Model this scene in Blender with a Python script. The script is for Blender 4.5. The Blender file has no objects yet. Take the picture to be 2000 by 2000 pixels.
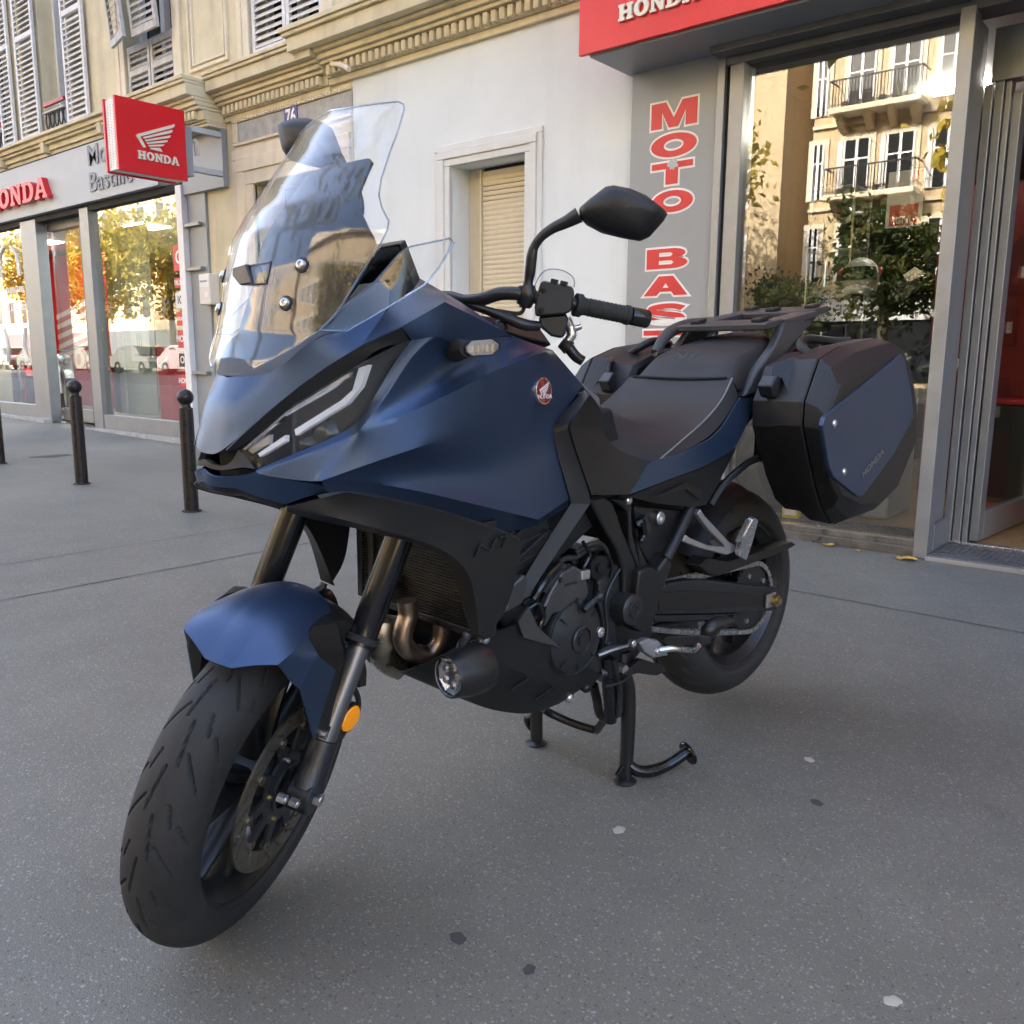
import bpy, bmesh, math, random
import numpy as np
from mathutils import Vector, Matrix
random.seed(7); rng = np.random.default_rng(7)
R = math.radians
sc = bpy.context.scene
COL = sc.collection
# ------------------------------------------------------------------ camera
cam_d = bpy.data.cameras.new('camera'); cam = bpy.data.objects.new('camera', cam_d); COL.objects.link(cam)
cam.matrix_world = Matrix([[0.765675, -0.116892, 0.632517, 1.147538], [0.643191, 0.128659, -0.75482, -2.342196], [0.006854, 0.984776, 0.173695, 1.033777], [0.0, 0.0, 0.0, 1.0]])
cam_d.sensor_width = 36.0; cam_d.lens = 36.0 * 1692.49 / 2000.0
cam_d.clip_start = .05; cam_d.clip_end = 2000
sc.camera = cam
# ------------------------------------------------------------------ sky, sun, exposure
SUN_EL, SUN_AZ = R(34), R(24)      # the sun stands behind the shop row, a little to its left: pavement in open shade
sun_dir = Vector((-math.sin(SUN_AZ)*math.cos(SUN_EL), math.cos(SUN_AZ)*math.cos(SUN_EL), math.sin(SUN_EL)))
world = bpy.data.worlds.new('World'); sc.world = world; world.use_nodes = True
wn = world.node_tree.nodes; wl = world.node_tree.links
bg = wn['Background']; sky = wn.new('ShaderNodeTexSky'); sky.sky_type = 'NISHITA'; sky.sun_disc = False
sky.sun_elevation = SUN_EL; sky.sun_rotation = -SUN_AZ; sky.air_density = .75; sky.dust_density = 4.0; sky.ozone_density = 1.0
wl.new(sky.outputs[0], bg.inputs[0]); bg.inputs[1].default_value = 0.15
sun_l = bpy.data.lights.new('sun', 'SUN'); sun_l.energy = 2.4; sun_l.angle = R(.53); sun_l.color = (1, .94, .86)
sun = bpy.data.objects.new('sun', sun_l); COL.objects.link(sun)
sun.rotation_euler = sun_dir.to_track_quat('Z', 'Y').to_euler(); sun.location = (0, 10, 30)
vs = sc.view_settings; vs.view_transform = 'Standard'; vs.look = 'None'; vs.exposure = 3.22; vs.gamma = 1.0; vs.use_curve_mapping = False
sc.cycles.max_bounces = 8; sc.cycles.transparent_max_bounces = 16; sc.cycles.caustics_reflective = False; sc.cycles.caustics_refractive = False
sc.cycles.sample_clamp_indirect = 6
# ------------------------------------------------------------------ materials
MAT = {}
def mat(name, col=(.5,.5,.5), rough=.5, metal=0., spec=.5, noise=0., nscale=20., bump=0., bscale=60., emit=None, coat=0., rvar=0., alpha=1., coat_rough=.05, flake=0., sheen=0.):
    m = bpy.data.materials.new(name); m.use_nodes = True; MAT[name] = m
    n = m.node_tree.nodes; l = m.node_tree.links; b = n['Principled BSDF']
    b.inputs['Base Color'].default_value = (*col, 1); b.inputs['Roughness'].default_value = rough
    b.inputs['Metallic'].default_value = metal; b.inputs['Specular IOR Level'].default_value = spec
    b.inputs['Coat Weight'].default_value = coat; b.inputs['Coat Roughness'].default_value = coat_rough
    if emit: b.inputs['Emission Color'].default_value = (*emit[0], 1); b.inputs['Emission Strength'].default_value = emit[1]
    if noise or bump or rvar or flake:
        tc = n.new('ShaderNodeTexCoord')
    if noise or rvar:
        t = n.new('ShaderNodeTexNoise'); t.inputs['Scale'].default_value = nscale; t.inputs['Detail'].default_value = 8; t.inputs['Roughness'].default_value = .65
        l.new(tc.outputs['Object'], t.inputs['Vector'])
    if noise:
        mx = n.new('ShaderNodeMix'); mx.data_type = 'RGBA'; mx.blend_type = 'MULTIPLY'; mx.inputs[0].default_value = 1
        mr = n.new('ShaderNodeMapRange'); mr.inputs[1].default_value = .3; mr.inputs[2].default_value = .7; mr.inputs[3].default_value = 1-noise; mr.inputs[4].default_value = 1+noise*.6
        l.new(t.outputs[0], mr.inputs[0]); l.new(mr.outputs[0], mx.inputs[7]); mx.inputs[6].default_value = (*col, 1); l.new(mx.outputs[2], b.inputs['Base Color'])
    if rvar:
        mr2 = n.new('ShaderNodeMapRange'); mr2.inputs[1].default_value = .3; mr2.inputs[2].default_value = .7; mr2.inputs[3].default_value = max(.02, rough-rvar); mr2.inputs[4].default_value = rough+rvar
        l.new(t.outputs[0], mr2.inputs[0]); l.new(mr2.outputs[0], b.inputs['Roughness'])
    if bump:
        t2 = n.new('ShaderNodeTexNoise'); t2.inputs['Scale'].default_value = bscale; t2.inputs['Detail'].default_value = 4
        l.new(tc.outputs['Object'], t2.inputs['Vector']); bp = n.new('ShaderNodeBump'); bp.inputs['Strength'].default_value = bump; bp.inputs['Distance'].default_value = .002
        l.new(t2.outputs[0], bp.inputs['Height']); l.new(bp.outputs[0], b.inputs['Normal'])
    return m
def glass(name, tint=(1,1,1), rough=0., refl=1., ior=1.45):
    # clear sheet: transparent, with fresnel reflection
    m = bpy.data.materials.new(name); m.use_nodes = True; MAT[name] = m
    n = m.node_tree.nodes; l = m.node_tree.links; n.remove(n['Principled BSDF']); o = n['Material Output']
    tr = n.new('ShaderNodeBsdfTransparent'); tr.inputs[0].default_value = (*tint, 1)
    g = n.new('ShaderNodeBsdfGlossy'); g.inputs['Roughness'].default_value = rough; g.inputs[0].default_value = (1,1,1,1)
    f = n.new('ShaderNodeFresnel'); ge = n.new('ShaderNodeNewGeometry'); mi = n.new('ShaderNodeMapRange'); mi.inputs[3].default_value = ior; mi.inputs[4].default_value = 1/ior; l.new(ge.outputs['Backfacing'], mi.inputs[0]); l.new(mi.outputs[0], f.inputs[0])
    mm = n.new('ShaderNodeMath'); mm.operation = 'MULTIPLY'; mm.inputs[1].default_value = refl; mm.use_clamp = True
    mx = n.new('ShaderNodeMixShader'); l.new(f.outputs[0], mm.inputs[0]); l.new(mm.outputs[0], mx.inputs[0]); l.new(tr.outputs[0], mx.inputs[1]); l.new(g.outputs[0], mx.inputs[2]); l.new(mx.outputs[0], o.inputs[0])
    return m
# ------------------------------------------------------------------ mesh helpers
def link(o, parent=None):
    COL.objects.link(o)
    if parent: o.parent = parent
    return o
def tag(o, label=None, cat=None, group=None, kind=None):
    if label: o['label'] = label
    if cat: o['category'] = cat
    if group: o['group'] = group
    if kind: o['kind'] = kind
    return o
def empty(name, loc=(0,0,0), rz=0, label=None, cat=None, group=None):
    o = bpy.data.objects.new(name, None); link(o); o.location = loc; o.rotation_euler = (0,0,rz); o.empty_display_size = .2
    return tag(o, label, cat, group)
def mobj(name, v, f, m, parent=None, sharp=35, bevel=0, sub=0, solid=0, crease=None, seg=2, offs=-1, mats=None, fm=None, blim=30, edges=(), split=27):
    me = bpy.data.meshes.new(name); me.from_pydata([tuple(map(float, p)) for p in v], list(edges), [tuple(q) for q in f]); me.validate(); me.update()
    bm = bmesh.new(); bm.from_mesh(me); 
    bmesh.ops.recalc_face_normals(bm, faces=bm.faces); bm.to_mesh(me); bm.free()
    me.polygons.foreach_set('use_smooth', [sharp > 0]*len(me.polygons))
    if mats:
        for q in mats: me.materials.append(MAT[q])
        if fm is not None: me.polygons.foreach_set('material_index', fm)
    else: me.materials.append(MAT[m] if isinstance(m, str) else m)
    if crease:
        at = me.attributes.new('crease_edge', 'FLOAT', 'EDGE'); d = {tuple(sorted(e.vertices)): e.index for e in me.edges}
        for (a, b), c in crease.items():
            i = d.get(tuple(sorted((a, b))))
            if i is not None: at.data[i].value = c
    o = bpy.data.objects.new(name, me); link(o, parent)
    if sub:
        s = o.modifiers.new('s', 'SUBSURF'); s.levels = s.render_levels = sub
    if solid:
        s = o.modifiers.new('t', 'SOLIDIFY'); s.thickness = solid; s.offset = offs
    if bevel:
        me.set_sharp_from_angle(angle=R(180)); s = o.modifiers.new('b', 'BEVEL'); s.width = bevel; s.segments = seg; s.limit_method = 'ANGLE'; s.angle_limit = R(blim); s.harden_normals = True
    if (sub or solid) and not bevel and split:
        s = o.modifiers.new('e', 'EDGE_SPLIT'); s.split_angle = R(split); s.use_edge_sharp = False
    if sharp > 0 and not sub: me.set_sharp_from_angle(angle=R(sharp if not bevel else 180))
    return o
class MB:
    """collects shapes that make up one part"""
    def __init__(s): s.v = []; s.f = []
    def add(s, v, f):
        k = len(s.v); s.v += [tuple(p) for p in v]; s.f += [tuple(i+k for i in q) for q in f]; return s
    def box(s, c, d, rot=None):
        x, y, z = [q/2 for q in d]; vs = [Vector((a*x, b*y, e*z)) for a in (-1,1) for b in (-1,1) for e in (-1,1)]
        if rot is not None: vs = [rot @ q for q in vs]
        return s.add([q + Vector(c) for q in vs], [(0,1,3,2),(4,6,7,5),(0,4,5,1),(2,3,7,6),(0,2,6,4),(1,5,7,3)])
    def bx(s, x0, x1, y0, y1, z0, z1): return s.box(((x0+x1)/2,(y0+y1)/2,(z0+z1)/2), (x1-x0,y1-y0,z1-z0))
    def cyl(s, a, b, r, r2=None, n=20, cap=True):
        a, b = Vector(a), Vector(b); r2 = r if r2 is None else r2; d = (b-a).normalized(); u = d.orthogonal().normalized(); w = d.cross(u)
        v = []
        for p, rr in ((a, r), (b, r2)): v += [p + (u*math.cos(t) + w*math.sin(t))*rr for t in (2*math.pi*i/n for i in range(n))]
        f = [(i, (i+1) % n, n+(i+1) % n, n+i) for i in range(n)]
        if cap: f += [tuple(range(n))[::-1], tuple(range(n, 2*n))]
        return s.add(v, f)
    def tube(s, pts, r, n=12, smooth=6, cap=True, flat=1.0, up=None):
        pts = [Vector(p) for p in pts]; rs = list(r) if hasattr(r, '__len__') else [r]*len(pts)
        if smooth > 1 and len(pts) > 2: pts, rs = catmull(pts, rs, smooth)
        v = []; u = None
        for i, p in enumerate(pts):
            d = (pts[min(i+1, len(pts)-1)] - pts[max(i-1, 0)]).normalized()
            if u is None: u = (Vector(up) if up else d.orthogonal()); 
            u = (u - d*u.dot(d)).normalized(); w = d.cross(u)
            v += [p + (u*math.cos(t)*flat + w*math.sin(t))*rs[i] for t in (2*math.pi*k/n for k in range(n))]
        m = len(pts); f = [(i*n+k, i*n+(k+1) % n, (i+1)*n+(k+1) % n, (i+1)*n+k) for i in range(m-1) for k in range(n)]
        if cap: f += [tuple(range(n))[::-1], tuple(range((m-1)*n, m*n))]
        return s.add(v, f)
    def lathe(s, prof, c, axis=(0,1,0), n=48, closed=False, ref=None):
        # prof: (radius, along axis)
        a = Vector(axis).normalized(); u = (Vector(ref) if ref else a.orthogonal()).normalized(); w = a.cross(u); c = Vector(c); v = []
        for r_, h in prof: v += [c + a*h + (u*math.cos(t) + w*math.sin(t))*r_ for t in (2*math.pi*k/n for k in range(n))]
        m = len(prof); rng_ = range(m if closed else m-1)
        return s.add(v, [(i*n+k, i*n+(k+1) % n, ((i+1) % m)*n+(k+1) % n, ((i+1) % m)*n+k) for i in rng_ for k in range(n)])
    def prism(s, poly, off):
        # poly: 3d points, off: extrusion vector
        n = len(poly); off = Vector(off); v = [Vector(p) for p in poly] + [Vector(p)+off for p in poly]
        return s.add(v, [tuple(range(n)), tuple(range(n, 2*n))[::-1]] + [(i, (i+1) % n, n+(i+1) % n, n+i) for i in range(n)])
    def loft(s, rings, cap=True, closed=True):
        n = len(rings[0]); v = [p for q in rings for p in q]; m = len(rings)
        f = [(i*n+k, i*n+(k+1) % n, (i+1)*n+(k+1) % n, (i+1)*n+k) for i in range(m-1) for k in range(n if closed else n-1)]
        if cap: f += [tuple(range(n))[::-1], tuple(range((m-1)*n, m*n))]
        return s.add(v, f)
    def xf(s, M): s.v = [tuple(M @ Vector(p)) for p in s.v]; return s
    def mirror(s):
        k = len(s.v); s.v += [(x, -y, z) for x, y, z in s.v]; s.f += [tuple(i+k for i in q)[::-1] for q in s.f]; return s
    def flip(s): s.v = [(x, -y, z) for x, y, z in s.v]; s.f = [q[::-1] for q in s.f]; return s
    def obj(s, name, m, parent=None, **k): return mobj(name, s.v, s.f, m, parent, **k)
def catmull(pts, rs, k):
    P = [pts[0]*2 - pts[1]] + pts + [pts[-1]*2 - pts[-2]]; Q = [rs[0]] + rs + [rs[-1]]; op = []; orr = []
    for i in range(1, len(P)-2):
        for j in range(k):
            t = j/k; a, b, c, d = P[i-1:i+3]
            op.append(.5*((2*b) + (c-a)*t + (2*a-5*b+4*c-d)*t*t + (3*b-a-3*c+d)*t**3)); orr.append(Q[i]*(1-t) + Q[i+1]*t)
    return op + [pts[-1]], orr + [rs[-1]]
def net(name, V, F, m, parent, sub=2, solid=.003, crease=None, mirror=False, cr=0., flip=False, bound=1., vc='', **k):
    """panel from named points: V name->point, F faces of names, crease {(names..):value}; mirror welds the right half on"""
    used = {n for q in F for n in (q.split() if isinstance(q, str) else q)}; V = {k: v for k, v in V.items() if k in used}
    ids = list(V); ix = {n: i for i, n in enumerate(ids)}; v = [Vector(V[n]) for n in ids]; f = [[ix[n] for n in (q.split() if isinstance(q, str) else q)] for q in F]
    cd = {}
    for names, val in (crease or {}).items():
        ns = names.split()
        for a, b in zip(ns, ns[1:]):
            if a in ix and b in ix: cd[(ix[a], ix[b])] = val
    if mirror:
        mp = {}
        for i, p in enumerate(list(v)):
            if abs(p.y) < 1e-6: mp[i] = i
            else: mp[i] = len(v); v.append(Vector((p.x, -p.y, p.z)))
        f += [[mp[i] for i in q][::-1] for q in list(f)]
        cd.update({(mp[a], mp[b]): c for (a, b), c in list(cd.items())})
    if flip:
        v = [Vector((p.x, -p.y, p.z)) for p in v]; f = [q[::-1] for q in f]
    cnt = {}
    for q in f:
        for a, b in zip(q, q[1:]+q[:1]): cnt[tuple(sorted((a, b)))] = cnt.get(tuple(sorted((a, b))), 0)+1
    c2 = {tuple(sorted(e)): cr for e in cnt}
    c2.update({tuple(sorted(e)): (1. if c >= .9 else c) for e, c in cd.items()})
    c2.update({e: bound for e, n in cnt.items() if n == 1})
    o = mobj(name, v, f, m, parent, sub=sub, solid=solid, crease=c2, **k)
    if vc:
        at = o.data.attributes.new('crease_vert', 'FLOAT', 'POINT')
        for n in vc.split():
            for i in ([ix[n], mp[ix[n]]] if mirror else [ix[n]]): at.data[i].value = 1.
    return o
def copy_tree(o, parent=None):
    c = o.copy(); COL.objects.link(c); c.parent = parent
    for ch in list(o.children): copy_tree(ch, c)
    return c
def text_obj(name, body, m, size, M, parent=None, extrude=.002, font_scale=(1,1), align='CENTER', bevel=0., offset=0., shear=0.):
    cu = bpy.data.curves.new(name, 'FONT'); cu.body = body; cu.size = size; cu.extrude = extrude; cu.align_x = align; cu.align_y = 'CENTER'; cu.offset = offset; cu.bevel_depth = bevel; cu.shear = shear; cu.resolution_u = 4
    tmp = bpy.data.objects.new('tmp', cu); COL.objects.link(tmp); dg = bpy.context.evaluated_depsgraph_get(); me = bpy.data.meshes.new_from_object(tmp.evaluated_get(dg))
    bpy.data.objects.remove(tmp); bpy.data.curves.remove(cu)
    me.name = name; S = Matrix.Diagonal((font_scale[0], font_scale[1], 1, 1)); me.transform(M @ S); me.materials.clear(); me.materials.append(MAT[m]); 
    return link(bpy.data.objects.new(name, me), parent)

# ================================================================== materials of the motorcycle
mat('blue_paint', (.037,.067,.135), .38, .62, .6, coat=.15, coat_rough=.32, bump=.05, bscale=900, rvar=.02, nscale=6)
mat('black_plastic', (.0115,.0115,.012), .47, 0, .45, bump=.25, bscale=700)
mat('carrier_black', (.009,.009,.010), .5, 0, .3, bump=.06, bscale=500)
mat('black_satin', (.012,.012,.013), .36, 0, .5, rvar=.06, nscale=14)
mat('black_gloss', (.008,.008,.009), .12, 0, .5)
mat('black_rough', (.014,.014,.014), .75, 0, .3, noise=.3, nscale=40)
mat('rubber', (.028,.028,.028), .7, 0, .35, noise=.35, nscale=9, bump=.15, bscale=240, rvar=.08)
mat('seat_vinyl', (.020,.020,.022), .55, 0, .4, bump=.3, bscale=420, rvar=.05, nscale=5)
mat('engine_black', (.034,.036,.040), .34, .4, .5, bump=.2, bscale=300, noise=.2, nscale=30)
mat('grey_cast', (.09,.09,.095), .42, .6, .5, bump=.15, bscale=250)
mat('silver', (.62,.62,.64), .28, .95, .5, rvar=.08, nscale=30)
mat('silver_matte', (.42,.42,.44), .42, .8, .5)
mat('chrome', (.78,.78,.8), .1, 1)
mat('slider_steel', (.20,.20,.21), .35, .8)
mat('disc_steel', (.27,.245,.20), .38, .9, .5, noise=.35, nscale=35)
mat('header_steel', (.36,.27,.2), .35, .9, .5, noise=.55, nscale=14, rvar=.12)
mat('exhaust_shield', (.34,.31,.25), .3, .9, .5, noise=.4, nscale=18, rvar=.12)
mat('chain_steel', (.5,.5,.51), .35, .9, noise=.3, nscale=60)
mat('brass', (.45,.36,.16), .35, .9)
mat('amber_glow', (.85,.30,.01), .22, 0, .5, emit=((1,.33,.0), .03))  # faint glow put into the colour; the fork reflector is no lamp
mat('badge_red', (.24,.005,.012), .1, .3, .5, coat=1)
mat('white_print', (.8,.8,.8), .4)
mat('grey_print', (.22,.22,.23), .4, .5)
mat('white_light', (.88,.90,.95), .25, 0, .5)
mat('fork_black', (.010,.010,.012), .2, .0, .45)
glass('screen_glass', (.97,.975,.98), 0, .65, 1.5)
glass('hand_glass', (.97,.97,.97), 0, .5, 1.4)
glass('lens_glass', (.90,.91,.92), 0, 2.3, 1.5)
glass('edge_glass', (.55,.58,.62), .05, 3., 1.5)
glass('smoke_glass', (.75,.76,.78), 0, 1.3, 1.5)
# ================================================================== the motorcycle, built about its own axes: x ahead, y to its left, z up
bike = empty('motorcycle', (0,0,0), -1.67967, 'matte dark blue touring motorcycle with tall screen and side cases on its centre stand', 'motorcycle')
AX = 1.5361; STEER = 0.5754; LIFT = 0.0382
st_axis = Vector((-math.sin(R(26.5)), 0, math.cos(R(26.5)))); st_piv = Vector((AX+.108, 0, 0))
ST = Matrix.Translation(st_piv) @ Matrix.Rotation(STEER, 4, st_axis) @ Matrix.Translation(-st_piv)
def subobj(mb, name, m, par, steer=False, **k):
    if steer: mb.xf(ST)
    return mb.obj(name, m, par, **k)
# ---- tyres with cut tread
def tyre_mesh(Rt, w, rim, bead, grooves, pitch, nt, na, depth=.0045):
    h = .5*w*.97 if w < .15 else .5*w*.80; rc = Rt - h
    a = np.linspace(-np.pi/2, np.pi/2, na); yy = w/2*np.sin(a); rr = rc + h*np.cos(a)
    side = [(bead+.012, rim+.006), (w/2*.95, rim+.35*(rc-rim)), (w/2*1.0, rim+.72*(rc-rim))]
    Y = np.r_[[-bead, -bead-.004] + [-s[0] for s in side], yy, [s[0] for s in side][::-1], [bead+.004, bead]]
    Rr = np.r_[[rim-.006, rim+.001] + [s[1] for s in side], rr, [s[1] for s in side][::-1], [rim+.001, rim-.006]]
    arc = np.r_[np.full(5, -9.), a*(w/2+h)/2*1.02, np.full(5, 9.)]
    th = np.linspace(0, 2*np.pi, nt, endpoint=False); U, V = np.meshgrid(th*Rt, arc, indexing='ij'); D = np.full(U.shape, 9.)
    per = 2*np.pi*Rt/pitch
    for side_, off in ((1, 0), (-1, .5)):
        for (u0, v0, u1, v1, hw) in grooves:
            uu = (U - (off+.0)*per) % per; vv = V*side_
            for sh in (-per, 0, per):
                du, dv = u1-u0, v1-v0; t = np.clip(((uu+sh-u0)*du + (vv-v0)*dv)/(du*du+dv*dv), 0, 1)
                D = np.minimum(D, np.hypot(uu+sh-u0-t*du, vv-v0-t*dv) - hw)
    dep = depth*np.clip(-D/.0012+.5, 0, 1)
    RR = Rr[None, :] - dep
    X = RR*np.cos(th)[:, None]; Z = RR*np.sin(th)[:, None]; YY = np.broadcast_to(Y, X.shape)
    v = np.stack([X, YY, Z], -1).reshape(-1, 3); m = len(Y); i = np.arange(nt)[:, None]; j = np.arange(m-1)[None, :]
    f = np.stack(np.broadcast_arrays(i*m+j, i*m+j+1, ((i+1) % nt)*m+j+1, ((i+1) % nt)*m+j), -1).reshape(-1, 4)
    return v, f
FG = [(.000,.052,.050,.020,.0021), (.058,.064,.088,.046,.0021), (.030,.012,.098,.004,.0019), (.085,.034,.118,.024,.0017), (.012,.075,.030,.068,.0017)]
def np_obj(name, v, f, m, par, M=None, sharp=50):
    if M is not None:
        A = np.array(M); v = v @ A[:3, :3].T + A[:3, 3]
    me = bpy.data.meshes.new(name); me.vertices.add(len(v)); me.vertices.foreach_set('co', v.astype(np.float32).ravel())
    k = f.shape[1]; me.loops.add(f.size); me.loops.foreach_set('vertex_index', f.astype(np.int32).ravel()); me.polygons.add(len(f)); me.polygons.foreach_set('loop_start', np.arange(0, f.size, k, dtype=np.int32)); me.polygons.foreach_set('use_smooth', np.ones(len(f), bool))
    me.update(calc_edges=True); me.validate(); me.materials.append(MAT[m]); me.set_sharp_from_angle(angle=R(sharp))
    return link(bpy.data.objects.new(name, me), par)
def wheel(name, c, M, Rt, w, rimw, grooves, pitch, label, hubw, disc_y, disc_r):
    T = M @ Matrix.Translation(c)
    e = bpy.data.objects.new(name, None); link(e, bike); e.empty_display_size = .1
    v, f = tyre_mesh(Rt, w, .2165, rimw, grooves, pitch, 1100, 72)
    np_obj('tyre', v, f, 'rubber', e, T)
    b = MB(); k = rimw
    b.lathe([(.212,-k-.004),(.222,-k-.005),(.224,-k+.002),(.219,-k+.008),(.209,-k+.012),(.200,-k+.022),(.196,0),(.200,k-.022),(.209,k-.012),(.219,k-.008),(.224,k-.002),(.222,k+.005),(.212,k+.004),(.204,k-.004),(.190,k-.020),(.186,0),(.190,-k+.020),(.204,-k+.004)], (0,0,0), n=120, closed=True)
    subobj(b.xf(T), 'rim', 'black_satin', e)
    for i in range(5):
        b = MB(); t0 = 2*math.pi*i/5 + .28
        for s in (-1, 1):
            a0 = t0 + s*.20; a1 = t0 + s*.30
            rings = []
            for t in np.linspace(0, 1, 7):
                r_ = .04 + t*.157; a = a0*(1-t) + a1*t; hw = .014 - .004*t + .008*abs(t-.95)**0*max(0, t-.8); hy = (hubw*.42*(1-t) + .019*t)
                c_ = Vector((r_*math.cos(a), 0, r_*math.sin(a))); u = Vector((-math.sin(a), 0, math.cos(a)))
                rings.append([c_ + u*hw*p_ + Vector((0, hy*q_, 0)) for p_, q_ in ((1,.55),(.55,1),(-.55,1),(-1,.55),(-1,-.55),(-.55,-1),(.55,-1),(1,-.55))])
            b.loft(rings)
        subobj(b.xf(T), 'spoke', 'black_satin', e, sharp=40)
    b = MB(); b.lathe([(.02,-hubw),(.038,-hubw),(.05,-hubw*.7),(.05,hubw*.7),(.038,hubw),(.02,hubw)], (0,0,0), n=40)
    subobj(b.xf(T), 'hub', 'engine_black', e)
    return e, T
fw_c = Vector((AX, 0, .300))
fwheel, FT = wheel('front_wheel', fw_c, ST, .300, .120, .0455, FG, 13, '', .055, .066, .155)
# brake discs: drilled floating rotor, dark carrier, bobbins
def disc(par, T, y, r0, r1, th=.005, holes=True, name='brake_disc'):
    nt, nr = 540, 16; t = np.linspace(0, 2*np.pi, nt, endpoint=False)
    wave = r1
    rr = np.linspace(r0, r1, nr+1)
    v = np.stack([np.outer(np.cos(t), rr), np.full((nt, nr+1), y), np.outer(np.sin(t), rr)], -1).reshape(-1, 3)
    F = []
    cen = [((k+.5*(j % 2))*2*np.pi/24 + j*.09, r0 + (j+1)*(r1-r0)/6) for k in range(24) for j in range(5)] if holes else []
    H = np.array([(r_*np.cos(a), r_*np.sin(a)) for a, r_ in cen]) if holes else np.zeros((0, 2))
    for i in range(nt):
        for j in range(nr):
            if holes:
                a = t[i] + np.pi/nt; rm = (rr[j]+rr[j+1])/2
                if (np.hypot(H[:,0]-rm*np.cos(a), H[:,1]-rm*np.sin(a)) < .0036).any(): continue
            F.append((i*(nr+1)+j, i*(nr+1)+j+1, ((i+1) % nt)*(nr+1)+j+1, ((i+1) % nt)*(nr+1)+j))
    A = np.array(T); v = v @ A[:3,:3].T + A[:3,3]
    d = mobj(name, v, F, 'disc_steel', par, solid=th, offs=0)
    return d
for y in (.066, -.066):
    d = disc(fwheel, FT, y, .118, .155)
    b = MB(); b.lathe([(.045,y-.004),(.07,y-.003),(.07,y+.003),(.045,y+.004)], (0,0,0), n=60, closed=True)
    for i in range(10):
        a = 2*math.pi*i/10; u = Vector((math.cos(a), 0, math.sin(a))); w_ = Vector((-math.sin(a), 0, math.cos(a)))
        b.prism([u*.066+w_*.012+Vector((0,y-.003,0)), u*.112+w_*.009+Vector((0,y-.003,0)), u*.112-w_*.009+Vector((0,y-.003,0)), u*.066-w_*.012+Vector((0,y-.003,0))], (0,.006,0))
    subobj(b.xf(FT), 'carrier', 'engine_black', fwheel)
    for i in range(10):
        b = MB(); a = 2*math.pi*i/10; c = Vector((.113*math.cos(a), y, .113*math.sin(a))); b.lathe([(.004,-.006),(.0085,-.006),(.0085,.006),(.004,.006)], c, n=16, closed=True); subobj(b.xf(FT), 'bobbin', 'disc_steel', fwheel)
    for i in range(5):
        b = MB(); a = 2*math.pi*i/5+.2; c = Vector((.058*math.cos(a), y, .058*math.sin(a))); s = 1 if y > 0 else -1; b.cyl(c, c+Vector((0,s*.009,0)), .0055, .004, 10); subobj(b.xf(FT), 'disc_bolt', 'silver' if i % 2 else 'brass', fwheel)
b = MB(); b.lathe([(.040,.070),(.046,.070),(.046,.074),(.040,.074)], (0,0,0), n=60, closed=True); subobj(b.xf(FT), 'sensor_ring', 'engine_black', fwheel)
# ---- fork
fork = bpy.data.objects.new('front_fork', None); link(fork, bike)
fd = st_axis
for s in (1, -1):
    y = .108*s; c = fw_c + Vector((0, y, 0))
    b = MB(); b.lathe([(.0285,0),(.0285,.012),(.0262,.014),(.0262,.05),(.0272,.052),(.0272,.42),(.026,.42)], c + fd*.275, fd, n=40)
    b.lathe([(.001,.0),(.0285,0)], c + fd*.275, fd, n=40)
    subobj(b, 'fork_tube', 'fork_black', fork, True)
    b = MB(); b.cyl(c + fd*.05, c + fd*.285, .0205, n=32); subobj(b, 'fork_slider', 'slider_steel', fork, True)
    b = MB(); b.lathe([(.0205,.30),(.031,.302),(.031,.312),(.0285,.314)], c - fd*.02, fd, n=32); subobj(b, 'dust_seal', 'rubber', fork, True)
    # axle lug: cast foot round the axle, clamp and caliper mount
    b = MB(); b.tube([c + fd*.10, c + fd*.05, c + fd*.01], [.026,.028,.033], n=20, smooth=4)
    b.cyl(c + Vector((0,-.022*s,0)), c + Vector((0,.022*s,0)), .033, n=28)
    b.prism([c + Vector((-.02,-.012*s,.02)), c + Vector((-.075,-.012*s,.06)), c + Vector((-.075,-.012*s,.13)), c + Vector((-.03,-.012*s,.12))], (0,.022*s,0))
    subobj(b, 'axle_lug', 'engine_black', fork, True, bevel=.003)
    # radial caliper behind the leg
    cc = c + Vector((-.095,-.042*s,.085)); b = MB(); Rm = Matrix.Rotation(R(-42), 3, 'Y')
    b.box(cc, (.062,.072,.13), Rm); b.box(cc + Vector((-.014,.022*s,-.012)), (.05,.05,.10), Rm)
    subobj(b, 'brake_caliper', 'black_satin', fork, True, bevel=.008, seg=3)
    b = MB(); b.cyl(c + Vector((0,.02*s,0)), c + Vector((0,.034*s,0)), .0125, n=6); b.cyl(c + Vector((0,.034*s,0)), c + Vector((0,.036*s,0)), .009, n=20)
    subobj(b, 'axle_nut', 'silver', fork, True)
for k, (x, z) in enumerate(((-.012,.056),(-.028,.048))):
    pass
for P in ((1.6569,0.1280,0.3748), (1.6129,0.1300,0.3388)):
    b = MB(); b.cyl(Vector(P)+Vector((0,-.01,0)), Vector(P)+Vector((0,.004,0)), .0085, n=6); b.cyl(Vector(P)+Vector((0,.004,0)), Vector(P)+Vector((0,.006,0)), .005, n=12); subobj(b, 'pinch_bolt', 'silver', fork, True)
b = MB(); P = Vector((1.5400,0.1280,0.4332)); b.cyl(P+Vector((0,-.01,0)), P+Vector((0,.003,0)), .0075, n=16); subobj(b, 'fender_bolt', 'silver', fork, True)
P = Vector((1.4431,0.1280,0.4159)); b = MB(); b.lathe([(.001,-.006),(.030,-.006),(.030,.002),(.026,.003)], P, (.18,1,0), n=40); subobj(b, 'reflector_cup', 'black_plastic', fork, True)
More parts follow.
